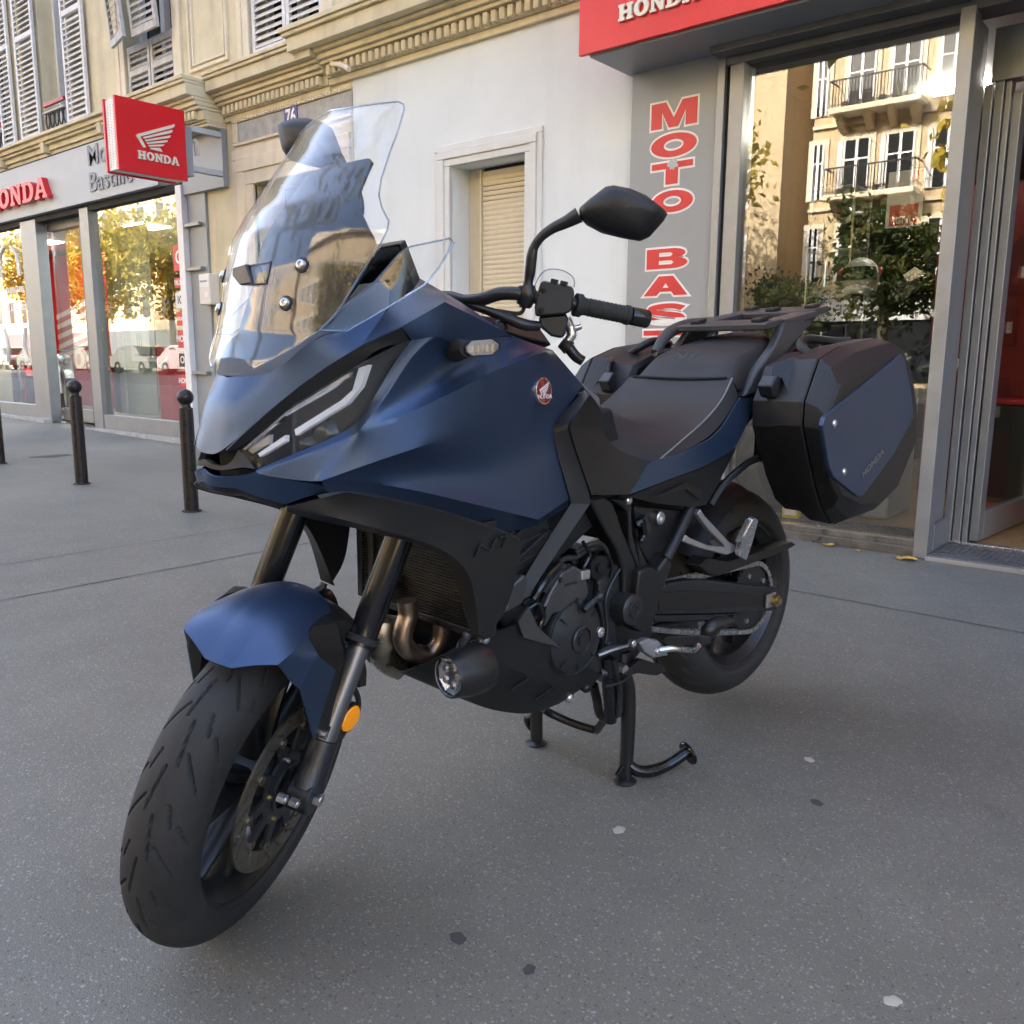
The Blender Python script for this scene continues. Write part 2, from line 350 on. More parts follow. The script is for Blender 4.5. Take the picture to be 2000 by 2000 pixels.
b = MB(); b.lathe([(.0262,.002),(.024,.0055),(.001,.0065)], P, (.18,1,0), n=12); subobj(b, 'reflector', 'amber_glow', fork, True, sharp=10)
b = MB(); b.tube([(1.4134,0.1000,0.5295), (1.3814,0.1000,0.4886), (1.3915,0.1000,0.4567), (1.3739,0.1100,0.4151), (1.3666,0.1100,0.3831), (1.3813,0.1050,0.3650), (1.3724,0.0900,0.3205)], .0055, smooth=8); subobj(b, 'brake_hose', 'rubber', fork, True)
b = MB(); b.prism([(1.3949,0.0920,0.5208), (1.3663,0.0920,0.5018), (1.3386,0.0920,0.4571), (1.3264,0.0920,0.4183), (1.3624,0.0920,0.4306), (1.3887,0.0920,0.4797)], (0,.012,0)); subobj(b, 'hose_guard', 'black_plastic', fork, True, bevel=.003)
# ---- front fender
def stv(d): return {k: tuple(ST @ Vector(v)) for k, v in d.items()}
def arcp(r_, a, y): return (AX + r_*math.cos(R(a)), y, .3 + r_*math.sin(R(a)))
fv = {}
rows = [(61.5,.335,.0235,67.5,.336,.084), (70,.347,.0245,74,.344,.088), (80,.357,.025,82,.343,.090), (92,.361,.026,91,.340,.080), (103,.353,.026,101,.336,.068)]
for i, (a, r_, yc, a2, r2, y2) in enumerate(rows):
    fv['c%d' % i] = arcp(r_+.004, a-.6 if i == 0 else a, 0); fv['k%d' % i] = arcp(r_, a, yc); fv['m%d' % i] = arcp((r_*.45+r2*.55)+.004, (a*.45+a2*.55), (yc*.42+y2*.58)); fv['e%d' % i] = arcp(r2-.006, a2, y2)
fv['e0'] = (1.6675,0.0860,0.6113); fv['e2'] = (1.5896,0.0910,0.6278)
fv['e1'] = tuple((Vector(fv['e0'])*.5 + Vector(fv['e2'])*.5 + Vector((.004,.004,.004))))
F = []
for i in range(4):
    F += ['c%d c%d k%d k%d' % (i, i+1, i+1, i), 'k%d k%d m%d m%d' % (i, i+1, i+1, i), 'm%d m%d e%d e%d' % (i, i+1, i+1, i)]
fv.update(b1=(1.6401,0.0960,0.5739), b2=(1.6217,0.1070,0.5536), t=(1.5617,0.1190,0.4305), k=(1.5441,0.1280,0.5616), g=(1.5930,0.1160,0.6046))
F += ['e0 e1 g b1', 'e1 e2 g', 'b1 g b2', 'b2 g k', 'b2 k t']
fender = bpy.data.objects.new('front_fender', None); link(fender, bike)
cs = {'k0 k1 k2 k3 k4': .9, 'e0 e1 e2': .95, 'g b1': 1, 'g b2': .9, 'b2 k': .9, 'k0 c0': 1}
def ybsteer(V, F, name, m, **kw):
    # symmetric about the wheel plane, then steered
    o = net(name, V, F, m, fender, mirror=True, **kw); o.data.transform(ST); return o
ybsteer(fv, F, 'fender_shell', 'blue_paint', sub=3, solid=.003, crease=cs, vc='e0 e2 g b2 k t k0')
bv = dict(a=(1.5886,0.0905,0.6272), b=(1.5731,0.0840,0.6389), c=(1.5065,0.0680,0.6333), d=(1.5157,0.1020,0.6309), e=(1.5184,0.1170,0.6011), f=(1.5028,0.1260,0.5567), g=(1.5429,0.1275,0.5609), h=(1.5919,0.1155,0.6039), t=(1.5606,0.1185,0.4297), u=(1.5220,0.1240,0.4253), w=(1.5136,0.1260,0.5491))
for s in (0, 1):
    o = net('fender_stay', bv, ['a b d e','b c d','a e f h','h f g','g f w u t'], 'black_plastic', fender, sub=1, solid=.004, cr=.4, flip=bool(s)); o.data.transform(ST)
rv = {}
for i, a in enumerate((101, 112, 125, 140, 156)):
    rv['c%d' % i] = arcp(.345-.0025*i, a, 0); rv['m%d' % i] = arcp(.335-.002*i, a, .05); rv['e%d' % i] = arcp(.312, a, .073)
ybsteer(rv, [q % ((i, i+1, i+1, i)) for i in range(4) for q in ('c%d c%d m%d m%d', 'm%d m%d e%d e%d')], 'rear_mudguard', 'black_plastic', sub=2, solid=.003)

# ================================================================== fairing
fair = bpy.data.objects.new('fairing', None); link(fair, bike)
SV = dict(
 s1=(1.5313,0.0860,0.8507), s2=(1.5219,0.0920,0.8571), s3=(1.4687,0.1300,0.8831), s4=(1.4065,0.1680,0.9146), s5=(1.3891,0.1800,0.9311), s6=(1.3680,0.2000,0.9766), s7=(1.3495,0.2140,1.0199), s8=(1.3265,0.2400,1.0628),
 t2=(1.5234,0.0980,0.8526), t3=(1.4693,0.1390,0.8778), t4=(1.4056,0.1820,0.9058), t5=(1.4064,0.2040,0.9188), t6=(1.3576,0.2220,0.9782), t7=(1.3256,0.2420,1.0447), t8=(1.2916,0.2620,1.0697),
 a1=(1.3470,0.2320,0.9361), a2=(1.2407,0.2620,0.9837), a3=(1.1423,0.2550,1.0185), a4=(1.0051,0.2150,1.0482), a5=(0.9155,0.1680,1.0519), r0=(0.8029,0.1500,0.9796),
 v0=(1.3083,0.2180,0.9837), v1=(1.2818,0.2280,1.0299), v2=(1.2044,0.2050,1.0162), v3=(1.1052,0.1970,1.0496), v4=(1.0264,0.1860,1.0642),
 w0=(1.2268,0.2320,1.0592), w1=(1.1352,0.2120,1.0739), w2=(1.0495,0.1880,1.0768),
 c00=(1.5311,0.0940,0.8441), cm=(1.4694,0.1480,0.8331), c0=(1.4589,0.1720,0.8371), c1=(1.3959,0.2090,0.8621), c2=(1.3154,0.2470,0.8893), c3=(1.2334,0.2530,0.9059), c4=(1.1232,0.2280,0.9157),
 r1=(0.8758,0.1650,0.9267), r2=(0.9138,0.1680,0.8836), r4=(0.8788,0.1860,0.7471), r5=(0.8528,0.1600,0.7240),
 d2=(1.2613,0.1990,0.8366), d3=(1.1399,0.1920,0.8281), d4=(1.0208,0.1830,0.8330),
 e0=(1.4584,0.1710,0.8342), e1=(1.3629,0.2100,0.8295), e2=(1.1848,0.2320,0.7755), e3=(1.0107,0.2260,0.7244),
 f0=(1.4503,0.1650,0.8185), f1=(1.3779,0.1800,0.7903), f3=(1.1547,0.1900,0.7266), f4=(1.0357,0.2000,0.6889))
SF = ['s1 s2 t2 c00','s2 s3 t3 t2','s3 s4 t4 t3','s4 s5 t5 t4','s5 s6 t6 t5','s6 s7 t7 t6','s7 s8 t8 t7',
 't2 t3 cm c00','t3 t4 c0 cm','t4 t5 c1 c0','t5 a1 c2 c1','a1 a2 c3 c2','a2 a3 c4 c3','a3 a4 r1 c4','a4 a5 r0 r1',
 't5 t6 v0 a1','t6 t7 v1 v0','a1 v0 v2 a2','v0 v1 w0 v2','t7 t8 w0 v1','a2 v2 v3 a3','v2 w0 w1 v3','a3 v3 v4 a4','v3 w1 w2 v4','v4 w2 a5 a4',
 'c0 c1 e1 e0','c1 c2 d2 e1','c2 c3 d3 d2','c3 c4 d4 d3','c4 r1 r2 d4','d4 r2 r4 e3','e1 d2 d3 e2','d3 d4 e3 e2','e0 e1 f1 f0','e1 e2 f3 f1','e2 e3 f4 f3','e3 r4 r5 f4']
SC = {'t2 t3 t4 t5': .8, 't5 t6 t7 t8': .85, 't5 a1 a2 a3': .93, 'a3 a4 a5': .7, 'c0 c1 c2': .95, 'c2 c3': .7, 'c3 c4': .2, 'e0 e1 e2 e3': .95, 'e3 r4': .95, 't8 w0 w1 w2': .9}
for s in (0, 1): net('side_cowl', SV, SF, 'blue_paint', fair, sub=3, solid=.003, crease=SC, flip=bool(s), vc='e3 r4 r1 r0 t8 a5 s8 s1 e2')
UV = dict(u0=(1.3987,0.2070,1.0551), u1=(1.3341,0.1900,1.1181), u2=(1.2777,0.1850,1.1493), u3=(1.2473,0.2250,1.1421), k1=(1.3522,0.2500,1.0840), k2=(1.2778,0.2680,1.1251), k3=(1.0814,0.2000,1.0841), t8=(1.2912,0.2615,1.0697), w0=(1.2264,0.2315,1.0593), w1=(1.1348,0.2115,1.0739), w2=(1.0490,0.1875,1.0769), s8=(1.3263,0.2405,1.0634), i3=(1.1618,0.1700,1.1359), i2=(1.2205,0.1300,1.1738))
for s in (0, 1): net('shoulder_cowl', UV, ['u0 u1 k1','u1 u2 u3 k2 k1','k1 k2 t8','k2 w0 t8','k2 k3 w1 w0','k3 w2 w1','k1 t8 s8','u3 i3 k3 k2','u2 i2 i3 u3'], 'blue_paint', fair, sub=2, solid=.003, cr=.25, crease={'k1 k2': .93, 'k2 k3': .93, 'u3 k2': .8, 'u2 u3': .8}, flip=bool(s), vc='k1 k2 k3 u3')
NV = dict(n0=(1.5724,0.0000,0.8736), n1=(1.5629,0.0000,0.9252), n2=(1.5498,0.0000,0.9705), n3=(1.5382,0.0000,1.0028), m0=(1.5748,0.0460,0.8776), m2=(1.5504,0.0800,0.9104), m3=(1.4989,0.1250,0.9686), m4=(1.4545,0.1570,1.0093), m5=(1.4225,0.1860,1.0364), m6=(1.3984,0.2060,1.0547),
 p0=(1.5639,0.0400,0.9084), p1=(1.5549,0.0520,0.9450), p2=(1.5353,0.0680,0.9794), q1=(1.5119,0.0860,1.0030), q2=(1.4930,0.1080,1.0163), q3=(1.4707,0.1380,1.0460), q4=(1.4439,0.1560,1.0697), u1=(1.3334,0.1890,1.1177), u0=(1.4099,0.1780,1.0765))
net('nose_cowl', NV, ['n0 n1 p0 m0','m0 p0 m2','n1 n2 p1 p0','m2 p0 p1','n2 n3 q1 p2','n2 p2 p1','m2 p1 p2 m3','m3 p2 q1 q2','m3 q2 q3 m4','m4 q3 q4 m5','m5 q4 u0 u1 m6'], 'blue_paint', fair, sub=3, mirror=True, cr=.1, crease={'n0 m0': 1})
# dark tray below the screen
TV = dict(a=(1.5382,0.0000,1.0034), b=(1.5220,0.0000,1.0173), c=(1.5218,-0.0010,1.0300), q1=(1.5114,0.0850,1.0033), q2=(1.4925,0.1070,1.0166), q3=(1.4701,0.1370,1.0464), q4=(1.4432,0.1550,1.0701), u=(1.4092,0.1770,1.0776), j1=(1.5102,0.0550,1.0131), j2=(1.4858,0.0750,1.0305), j3=(1.4617,0.1000,1.0616), j4=(1.4393,0.1200,1.0823), j5=(1.3890,0.1400,1.1175), j6=(1.3194,0.1700,1.1325), u1=(1.3313,0.1860,1.1173))
TV['b'] = (TV['b'][0]-.01, 0, TV['b'][2]); TV['j7'] = (1.30, 0, 1.16); TV['j8'] = (1.28, .12, 1.17)
net('screen_tray', TV, ['a b j1 q1','q1 j1 j2 q2','q2 j2 j3 q3','q3 j3 j4 q4','q4 j4 j5 u','u j5 j6 u1','b j7 j2 j1','j2 j7 j3','j3 j7 j8 j4','j4 j8 j5','j5 j8 j6'], 'black_plastic', fair, sub=1, mirror=True, cr=.3)
# black trim above the headlamps
BV = dict(m0=(1.5678,0.0590,0.8858), m2=(1.5499,0.0790,0.9106), m3=(1.4983,0.1240,0.9689), m4=(1.4539,0.1560,1.0096), m5=(1.4218,0.1850,1.0368), m6=(1.3974,0.2050,1.0551), k1=(1.3515,0.2490,1.0841), h0=(1.5483,0.0640,0.8846), h1=(1.4933,0.1170,0.9502), h2=(1.4354,0.1570,0.9938), h3=(1.3902,0.1980,1.0303), h4=(1.3818,0.2180,1.0488), h5=(1.3303,0.2380,1.0638))
for s in (0, 1): net('headlamp_trim', BV, ['m0 m2 h0','m2 m3 h1 h0','m3 m4 h2 h1','m4 m5 h3 h2','m5 m6 h4 h3','m6 k1 h5 h4'], 'black_plastic', fair, sub=2, cr=.2, flip=bool(s))
# chin: grey lip, blue chin, black under-tray
LV = dict(a0=(1.5782,0.0000,0.8685), a1=(1.5800,0.0220,0.8600), a2=(1.5696,0.0500,0.8570), a3=(1.5594,0.0600,0.8636), a4=(1.5497,0.0650,0.8847), b0=(1.5796,0.0000,0.8567), b1=(1.5796,0.0240,0.8513), b2=(1.5692,0.0560,0.8506), b3=(1.5510,0.0760,0.8587), b4=(1.5327,0.0870,0.8535), b5=(1.5407,0.0720,0.8763))
net('chin_lip', LV, ['a0 a1 b1 b0','a1 a2 b2 b1','a2 a3 b3 b2','a3 a4 b5 b3','b3 b5 b4'], 'grey_lip' if 'grey_lip' in MAT else 'black_plastic', fair, sub=3, mirror=True, solid=.010, split=50)
CV = dict(a0=(1.5816,0.0000,0.8536), a1=(1.5872,0.0200,0.8445), a2=(1.5795,0.0420,0.8396), a3=(1.5650,0.0650,0.8396), a4=(1.5459,0.0790,0.8434), a5=(1.5330,0.0890,0.8490), a6=(1.5312,0.0940,0.8434), a7=(1.4683,0.1460,0.8316), a8=(1.4062,0.1660,0.8139),
 b0=(1.5826,0.0000,0.8305), b1=(1.5821,0.0220,0.8222), b2=(1.5714,0.0460,0.8217), b3=(1.5533,0.0620,0.8217), b4=(1.5373,0.0700,0.8098), b5=(1.5014,0.0880,0.7966), b6=(1.4867,0.1000,0.7915), b7=(1.4614,0.1260,0.8056), b8=(1.4282,0.1520,0.8160))
net('chin_cowl', CV, ['a0 a1 b1 b0','a1 a2 b2 b1','a2 a3 b3 b2','a3 a4 b4 b3','a4 a5 a6 b5 b4','a6 a7 b7 b6 b5','a7 a8 b8 b7'], 'blue_paint', fair, sub=3, mirror=True, cr=0., solid=.004, split=45)
KV = dict(a0=(1.5799,0.0000,0.8294), a1=(1.5804,0.0220,0.8211), a2=(1.5705,0.0440,0.8208), a3=(1.5514,0.0580,0.8205), a4=(1.5354,0.0660,0.8086), a5=(1.4988,0.0830,0.7948), a6=(1.4840,0.0950,0.7905), b0=(1.5750,0.0050,0.8088), b1=(1.5766,0.0200,0.8053), b2=(1.5603,0.0360,0.8016), b3=(1.5380,0.0440,0.7984), b4=(1.5109,0.0500,0.7857), b5=(1.4874,0.0550,0.7759), c0=(1.36,0,.80), c5=(1.36,.06,.79))
KV['b0'] = (KV['b0'][0], 0, KV['b0'][2])
net('chin_undertray', KV, ['a0 a1 b1 b0','a1 a2 b2 b1','a2 a3 b3 b2','a3 a4 b4 b3','a4 a5 b5 b4','a5 a6 b5','b0 b1 b2 b3 c5 c0','b3 b4 b5 c5'], 'black_plastic', fair, sub=2, mirror=True, cr=.1, split=50)
# dark cavity behind the nose openings and between the cowls
b = MB(); b.prism([(1.51,-.06,.80),(1.535,-.035,.80),(1.535,.035,.80),(1.51,.06,.80),(1.30,.15,.80),(1.30,-.15,.80)], (0,0,.10)); b.prism([(1.40,-.13,.90),(1.46,0,.90),(1.40,.13,.90),(1.15,.15,.90),(1.15,-.15,.90)], (-.02,0,.15))
b.prism([(1.36,-.13,.82),(1.36,.13,.82),(1.0,.14,.78),(1.0,-.14,.78)], (-.02,0,.2)); b.obj('inner_cowl', 'black_rough', fair)
# ---- headlamps
HL = dict(h0=(1.5478,0.0640,0.8845), h1=(1.4940,0.1180,0.9485), h2=(1.4360,0.1580,0.9921), h3=(1.3909,0.1990,1.0291), h5=(1.3323,0.2370,1.0634), s1=(1.5318,0.0860,0.8528), s2=(1.5217,0.0915,0.8571), s3=(1.4684,0.1295,0.8830), s4=(1.4062,0.1675,0.9145), s5=(1.3887,0.1795,0.9311), s6=(1.3677,0.1995,0.9766), s7=(1.3491,0.2135,1.0199), s8=(1.3263,0.2390,1.0622))
HF = ['h0 h1 s3 s2 s1','h1 h2 s4 s3','h2 h3 s6 s5 s4','h3 h5 s8 s7 s6']
def inset(V, d, dz=0):
    return {k: (v[0]-d, v[1]*(1-d*1.2), v[2]+dz) for k, v in V.items()}
for s in (0, 1):
    hl = bpy.data.objects.new('headlamp', None); link(hl, bike)
    net('lens', HL, HF, 'lens_glass', hl, sub=2, solid=0, cr=.25, flip=bool(s))
    hin = inset(HL, .028); V = dict(HL); V.update({k+'i': v for k, v in hin.items()})
    V['ci'] = tuple(sum((Vector(v) for v in hin.values()), Vector())/len(hin))
    order = ['h0','h1','h2','h3','h5','s8','s7','s6','s5','s4','s3','s2','s1']
    net('housing', V, [' '.join((a, b_, b_+'i', a+'i')) for a, b_ in zip(order, order[1:]+order[:1])] + [q.replace(' ', 'i ')+'i' for q in HF], 'black_gloss', hl, sub=0, solid=0, flip=bool(s))
    def stripy(pts, off, w, m, nm, par=hl):
        b = MB(); n = len(pts)//2; v = [Vector(p)+Vector((-off,-off*.25,0)) for p in pts]; vv = v + [p + Vector((-.008,0,0)) for p in v]
        k = len(v); f = [(i, i+1, k-2-i, k-1-i) for i in range(n-1)]; f += [tuple(j+k for j in q)[::-1] for q in f]; f += [(i, (i+1) % k, (i+1) % k+k, i+k) for i in range(k)]
        b.add(vv, f)
        if s: b.flip()
        return b.obj(nm, m, par, sharp=30)
    stripy([(1.4857,0.1180,0.9172), (1.4209,0.1580,0.9643), (1.4090,0.1750,0.9819), (1.4043,0.1880,1.0179), (1.3925,0.1980,1.0231), (1.3998,0.1860,0.9872), (1.4153,0.1680,0.9594), (1.4864,0.1220,0.9076)], .012, 0, 'white_light', 'light_guide')
    stripy([(1.5350,0.0830,0.8777), (1.4978,0.1080,0.9077), (1.4994,0.1100,0.8975), (1.5331,0.0860,0.8726)], .012, 0, 'white_light', 'light_guide')
    stripy([(1.5485,0.0700,0.8845), (1.5195,0.0920,0.9086), (1.5232,0.0940,0.8926), (1.5426,0.0760,0.8777)], .014, 0, 'silver_matte', 'side_marker')
    stripy([(1.5475,0.0680,0.8855), (1.4940,0.1180,0.9468), (1.4355,0.1570,0.9904), (1.4094,0.1770,1.0110), (1.4104,0.1750,1.0025), (1.4427,0.1520,0.9784), (1.4951,0.1160,0.9408), (1.5449,0.0700,0.8834)], .006, 0, 'chrome', 'bezel_strip')
    for (cx, rr) in (((1.4429,0.1350,0.9082), .026), ((1.4665,0.1200,0.8910), .018)):
        b = MB(); c = Vector(cx)+Vector((-.012,-.006,0)); ax = Vector((.8,.55,.05)); b.lathe([(rr*1.15,-.02),(rr*1.15,.0),(rr,.002),(rr*.8,.008),(rr*.4,.013),(.0005,.0145)], c, ax, n=28)
        if s: b.flip()
        b.obj('projector', 'black_gloss', hl)
# ---- black side deflectors with the raised model letters
DV = dict(f0=(1.5251,0.1720,0.7995), f1=(1.4877,0.2100,0.8150), f2=(1.4655,0.2520,0.8278), g0=(1.5220,0.1680,0.7918), g1=(1.4806,0.1960,0.7749), g2=(1.4352,0.2140,0.7630), g3=(1.3972,0.2260,0.7493), g4=(1.3150,0.2400,0.7223), g5=(1.2668,0.2450,0.6926), g6=(1.2432,0.2400,0.6712), g7=(1.2167,0.2320,0.6012), g8=(1.1913,0.2320,0.5329),
 t1=(1.3991,0.2820,0.8117), t2=(1.3028,0.2900,0.7823), t3=(1.2077,0.2900,0.7462), t4=(1.1405,0.2870,0.7201), t5=(1.1100,0.2800,0.7044),
 l0=(1.5130,0.2000,0.8017), l1=(1.4637,0.2550,0.7948), l2=(1.4132,0.2720,0.7782), l3=(1.3428,0.2800,0.7439), l4=(1.2749,0.2800,0.7056), l5=(1.2312,0.2780,0.6617), l6=(1.2168,0.2740,0.6100), l7=(1.2036,0.2680,0.5418), b1=(1.1130,0.2800,0.6673), b2=(1.1263,0.2750,0.6107), b3=(1.1398,0.2700,0.5691), b4=(1.1821,0.2620,0.5292),
 m1=(1.1795,0.2870,0.6887), m2=(1.1690,0.2830,0.6374))
DV['l0'] = (1.5051,0.1900,0.7942); DV['l1'] = (1.4611,0.2430,0.7822); DV['l2'] = (1.4065,0.2620,0.7603); DV['l3'] = (1.3367,0.2720,0.7362)
DF = ['f0 f1 l1 l0','f1 f2 t1 l2 l1','t1 t2 l3 l2','t2 t3 l4 l3','t3 t4 m1 l4','t4 t5 b1 m1','l4 m1 m2 l5','m1 b1 b2 m2','l5 m2 b3 l6','m2 b2 b3','l6 b3 b4 l7','f0 l0 g1 g0','l0 l1 g2 g1','l1 l2 g3 g2','l2 l3 g4 g3','l3 l4 g5 g4','l4 l5 g6 g5','l5 l6 g7 g6','l6 l7 g8 g7']
TB = {}
for k in ('f1','f2','t1','t2','t3','t4','t5'):
    v = DV[k]; TB['q'+k] = (v[0]-.002, v[1]-.010, v[2]+.004)
DV.update(TB); DF += ['f1 f2 qf2 qf1','f2 t1 qt1 qf2','t1 t2 qt2 qt1','t2 t3 qt3 qt2','t3 t4 qt4 qt3','t4 t5 qt5 qt4']
for s in (0, 1):
    d = net('side_deflector', DV, DF, 'black_plastic', bike, sub=2, solid=.002, crease={'f2 t1 t2 t3 t4 t5': .95, 'f0 f1 f2': .95, 'l0 l1 l2 l3 l4 l5 l6 l7': .92, 't5 b1 b2 b3 b4': .95}, flip=bool(s), vc='f0 f2 t5 b4 l7')
    if not s:
        P0, P1, P2 = Vector((1.2424,0.2840,0.6919)), Vector((1.1476,0.2910,0.7102)), Vector((1.1749,0.2890,0.6980))
        for body, pa, pb, hgt in (('NT', Vector((1.2372,0.2850,0.6937)), Vector((1.1518,0.2920,0.7073)), .028),):
            ex = (pb-pa); wd = ex.length; ex.normalize(); ez = Vector((.12,-.02,1)); ez = (ez - ex*ez.dot(ex)).normalized(); ey = ex.cross(ez)
            M = Matrix.Translation((pa+pb)/2 + Vector((0,.0015,.008))) @ Matrix((ex, ez, ey)).transposed().to_4x4()
            text_obj('raised_letters', body, 'black_satin', .036, M, d, extrude=.0018, font_scale=(1.75,.8), shear=.35)
# ---- windscreen, side wind deflectors and mount
def screen_x(y, z, o=0): return float(np.interp(z, [.95,1.03,1.075,1.12,1.18,1.242,1.286,1.314,1.364,1.396,1.44,1.48], [1.553,1.528,1.512,1.501,1.488,1.470,1.443,1.421,1.385,1.361,1.331,1.302])) - 1.45*y*y + o
LE = [(1.2889,0.1766,1.4356), (1.3105,0.1875,1.3956), (1.3307,0.1949,1.3631), (1.3588,0.2077,1.3138), (1.3731,0.2205,1.2852), (1.3769,0.2330,1.2654), (1.3776,0.2521,1.2425), (1.3813,0.2527,1.2286), (1.3949,0.2456,1.1996), (1.4185,0.2269,1.1574), (1.4378,0.2102,1.1163), (1.4491,0.1997,1.0963), (1.4644,0.1816,1.0749), (1.4870,0.1513,1.0527), (1.5076,0.1165,1.0326), (1.5234,0.0777,1.0171), (1.5247,0.0634,1.0221), (1.5241,0.0494,1.0310), (1.5257,0.0277,1.0334)]

def coons(L, T, B, nu, nv):
    # L: left edge bottom->top, T: top edge left->centre, B: bottom edge left->centre, in (y,z); the sheet is symmetric
    def res(P, n):
        P = np.array(P, float); d = np.r_[0, np.cumsum(np.hypot(*np.diff(P, axis=0).T))]; t = np.linspace(0, d[-1], n); return np.stack([np.interp(t, d, P[:, i]) for i in (0, 1)], 1)
    Lr = res(L, nv); Tt = res(T, nu); Bb = res(B, nu)
    Tt = np.r_[Tt, (Tt*[-1, 1])[::-1][1:]]; Bb = np.r_[Bb, (Bb*[-1, 1])[::-1][1:]]; n = len(Tt); Rr = Lr*[-1, 1]
    u = np.linspace(0, 1, n)[:, None, None]; v = np.linspace(0, 1, nv)[None, :, None]
    S = (1-u)*Lr[None] + u*Rr[None] + (1-v)*Bb[:, None] + v*Tt[:, None] - ((1-u)*(1-v)*Lr[0] + u*(1-v)*Rr[0] + (1-u)*v*Lr[-1] + u*v*Rr[-1])
    return S, n
yz = lambda P: (P[1], P[2])
TE = [(1.2889,0.1766,1.4356), (1.2847,0.1699,1.4462), (1.2864,0.1583,1.4516), (1.3063,0.1004,1.4539), (1.3163,0.0433,1.4567), (1.3179,-0.0047,1.4581)]
BE = [(1.5234,0.0777,1.0171), (1.5247,0.0634,1.0221), (1.5241,0.0494,1.0310), (1.5259,0.0280,1.0332)]
ztop = max(p[2] for p in TE)
Lc = [yz(p) for p in LE[:16]][::-1]; Tc = [yz(p) for p in TE if p[1] > .02] + [(0, TE[-1][2]+.004)]; Bc = [yz(p) for p in BE if p[1] > .01] + [(0, BE[-1][2]+.001)]
S_, n_ = coons(Lc, Tc, Bc, 30, 70)
def sheet(S_, n_, o=0.):
    nv = S_.shape[1]; v = [(screen_x(y, z, o), y, z) for y, z in S_.reshape(-1, 2)]
    return v, [(i*nv+j, i*nv+j+1, (i+1)*nv+j+1, (i+1)*nv+j) for i in range(n_-1) for j in range(nv-1)]
wsc = bpy.data.objects.new('windscreen', None); link(wsc, bike)
v, f = sheet(S_, n_); mobj('screen_sheet', v, f, 'screen_glass', wsc, solid=.004, offs=-1, sharp=60)
# bright polished rim along the sheet's edge
b = MB(); rim_pts = [(screen_x(y, z, -.002), y, z) for y, z in [tuple(S_[0, j]) for j in range(70)] + [tuple(S_[i, 69]) for i in range(n_)] + [tuple(S_[n_-1, 69-j]) for j in range(70)]]
b.tube(rim_pts, .0015, n=6, smooth=1); b.obj('polished_edge', 'edge_glass' if 'edge_glass' in MAT else 'white_light', wsc)
for (P) in ((1.4617,0.1359,1.1784), (1.4815,0.1167,1.1192)):
    for s in (1, -1):
        c = Vector((P[0], P[1]*s, P[2])); nrm = Vector((1, 3.2*c.y, .33)).normalized(); b = MB(); b.lathe([(.009,.0),(.009,.003),(.007,.007),(.0035,.008),(.003,.005),(.0005,.005)], c, nrm, n=20); b.obj('screen_bolt', 'silver', wsc)
        b = MB(); b.lathe([(.0005,-.001),(.0125,-.001),(.0125,.0016),(.009,.0018)], c, nrm, n=20); b.obj('bolt_washer', 'rubber', wsc)
# black carrier plate behind the sheet
CPo = [(1.4963,0.0253,1.0165), (1.4807,0.0670,1.0326), (1.4387,0.1393,1.0763), (1.4101,0.1675,1.1218), (1.3837,0.1890,1.1695), (1.3604,0.1992,1.2150), (1.3629,0.1750,1.2466), (1.3574,0.1454,1.2778), (1.3496,0.1285,1.2983), (1.3289,0.1192,1.3300), (1.3080,0.1133,1.3619)]
TCo = [(1.3080,0.1133,1.3619), (1.3059,0.1035,1.3688), (1.3204,0.0453,1.3662), (1.3203,-0.0324,1.3682)]
S2, n2 = coons([yz(p) for p in CPo], [yz(p) for p in TCo if p[1] > .02] + [(0, TCo[-1][2]+.004)], [yz(CPo[0]), (0, CPo[0][2]+.005)], 14, 24)
nv = 24; v = [(screen_x(y, z, -.035-.025*min(1, max(0, (z-1.02)/.15))), y, z) for y, z in S2.reshape(-1, 2)]
mobj('screen_carrier', v, [(i*nv+j, i*nv+j+1, (i+1)*nv+j+1, (i+1)*nv+j) for i in range(n2-1) for j in range(nv-1)], 'carrier_black', wsc, solid=.006, sharp=60)
b = MB(); b.prism([(1.4978,-0.0305,1.1833), (1.4918,0.0066,1.1876), (1.4961,0.0338,1.1537), (1.4979,-0.0074,1.1528), (1.5011,-0.0280,1.1699)], (-.03,0,0)); b.obj('vent_scoop', 'black_satin', wsc, bevel=.003)
b = MB(); P = [(1.4879,-0.0071,1.1837), (1.4798,0.0704,1.1870), (1.4822,0.0713,1.1775), (1.4881,0.0696,1.1522), (1.4938,0.0294,1.1526)]; b.tube([Vector(p) for p in P+P[:1]], .0018, n=6, smooth=1); b.obj('vent_edge', 'black_satin', wsc)
# clear side wings
WV = dict(a=(1.4618,0.1820,1.0764), b=(1.4224,0.1980,1.0757), c=(1.3524,0.2220,1.1174), d=(1.2964,0.2380,1.1523), e=(1.2733,0.2470,1.1812), f=(1.2474,0.2550,1.2232), g=(1.2567,0.2560,1.2285), h=(1.3231,0.2360,1.2109), i=(1.3364,0.2260,1.2002), j=(1.3699,0.2040,1.1546), k=(1.4344,0.1860,1.1027), m=(1.3272,0.2320,1.1682), n=(1.3861,0.2040,1.1215))
for s in (0, 1):
    w_ = net('wind_wing', WV, ['a b n k','b c n','c d m','c m j n','n j k','d e m','e f g m','g h m','h i j m'], 'screen_glass', wsc, sub=1, solid=.003, flip=bool(s), cr=.6)
    b = MB(); b.tube([WV[q] for q in 'abcdefghijka'], .0016, n=6, smooth=1)
    if s: b.flip()
    b.obj('polished_edge', 'edge_glass', w_)
b = MB(); b.prism([(1.18,-.09,1.10),(1.24,-.085,1.235),(1.225,-.085,1.245),(1.16,-.09,1.12)], (0,.18,0)); b.obj('instrument_display', 'black_gloss', bike, bevel=.004)
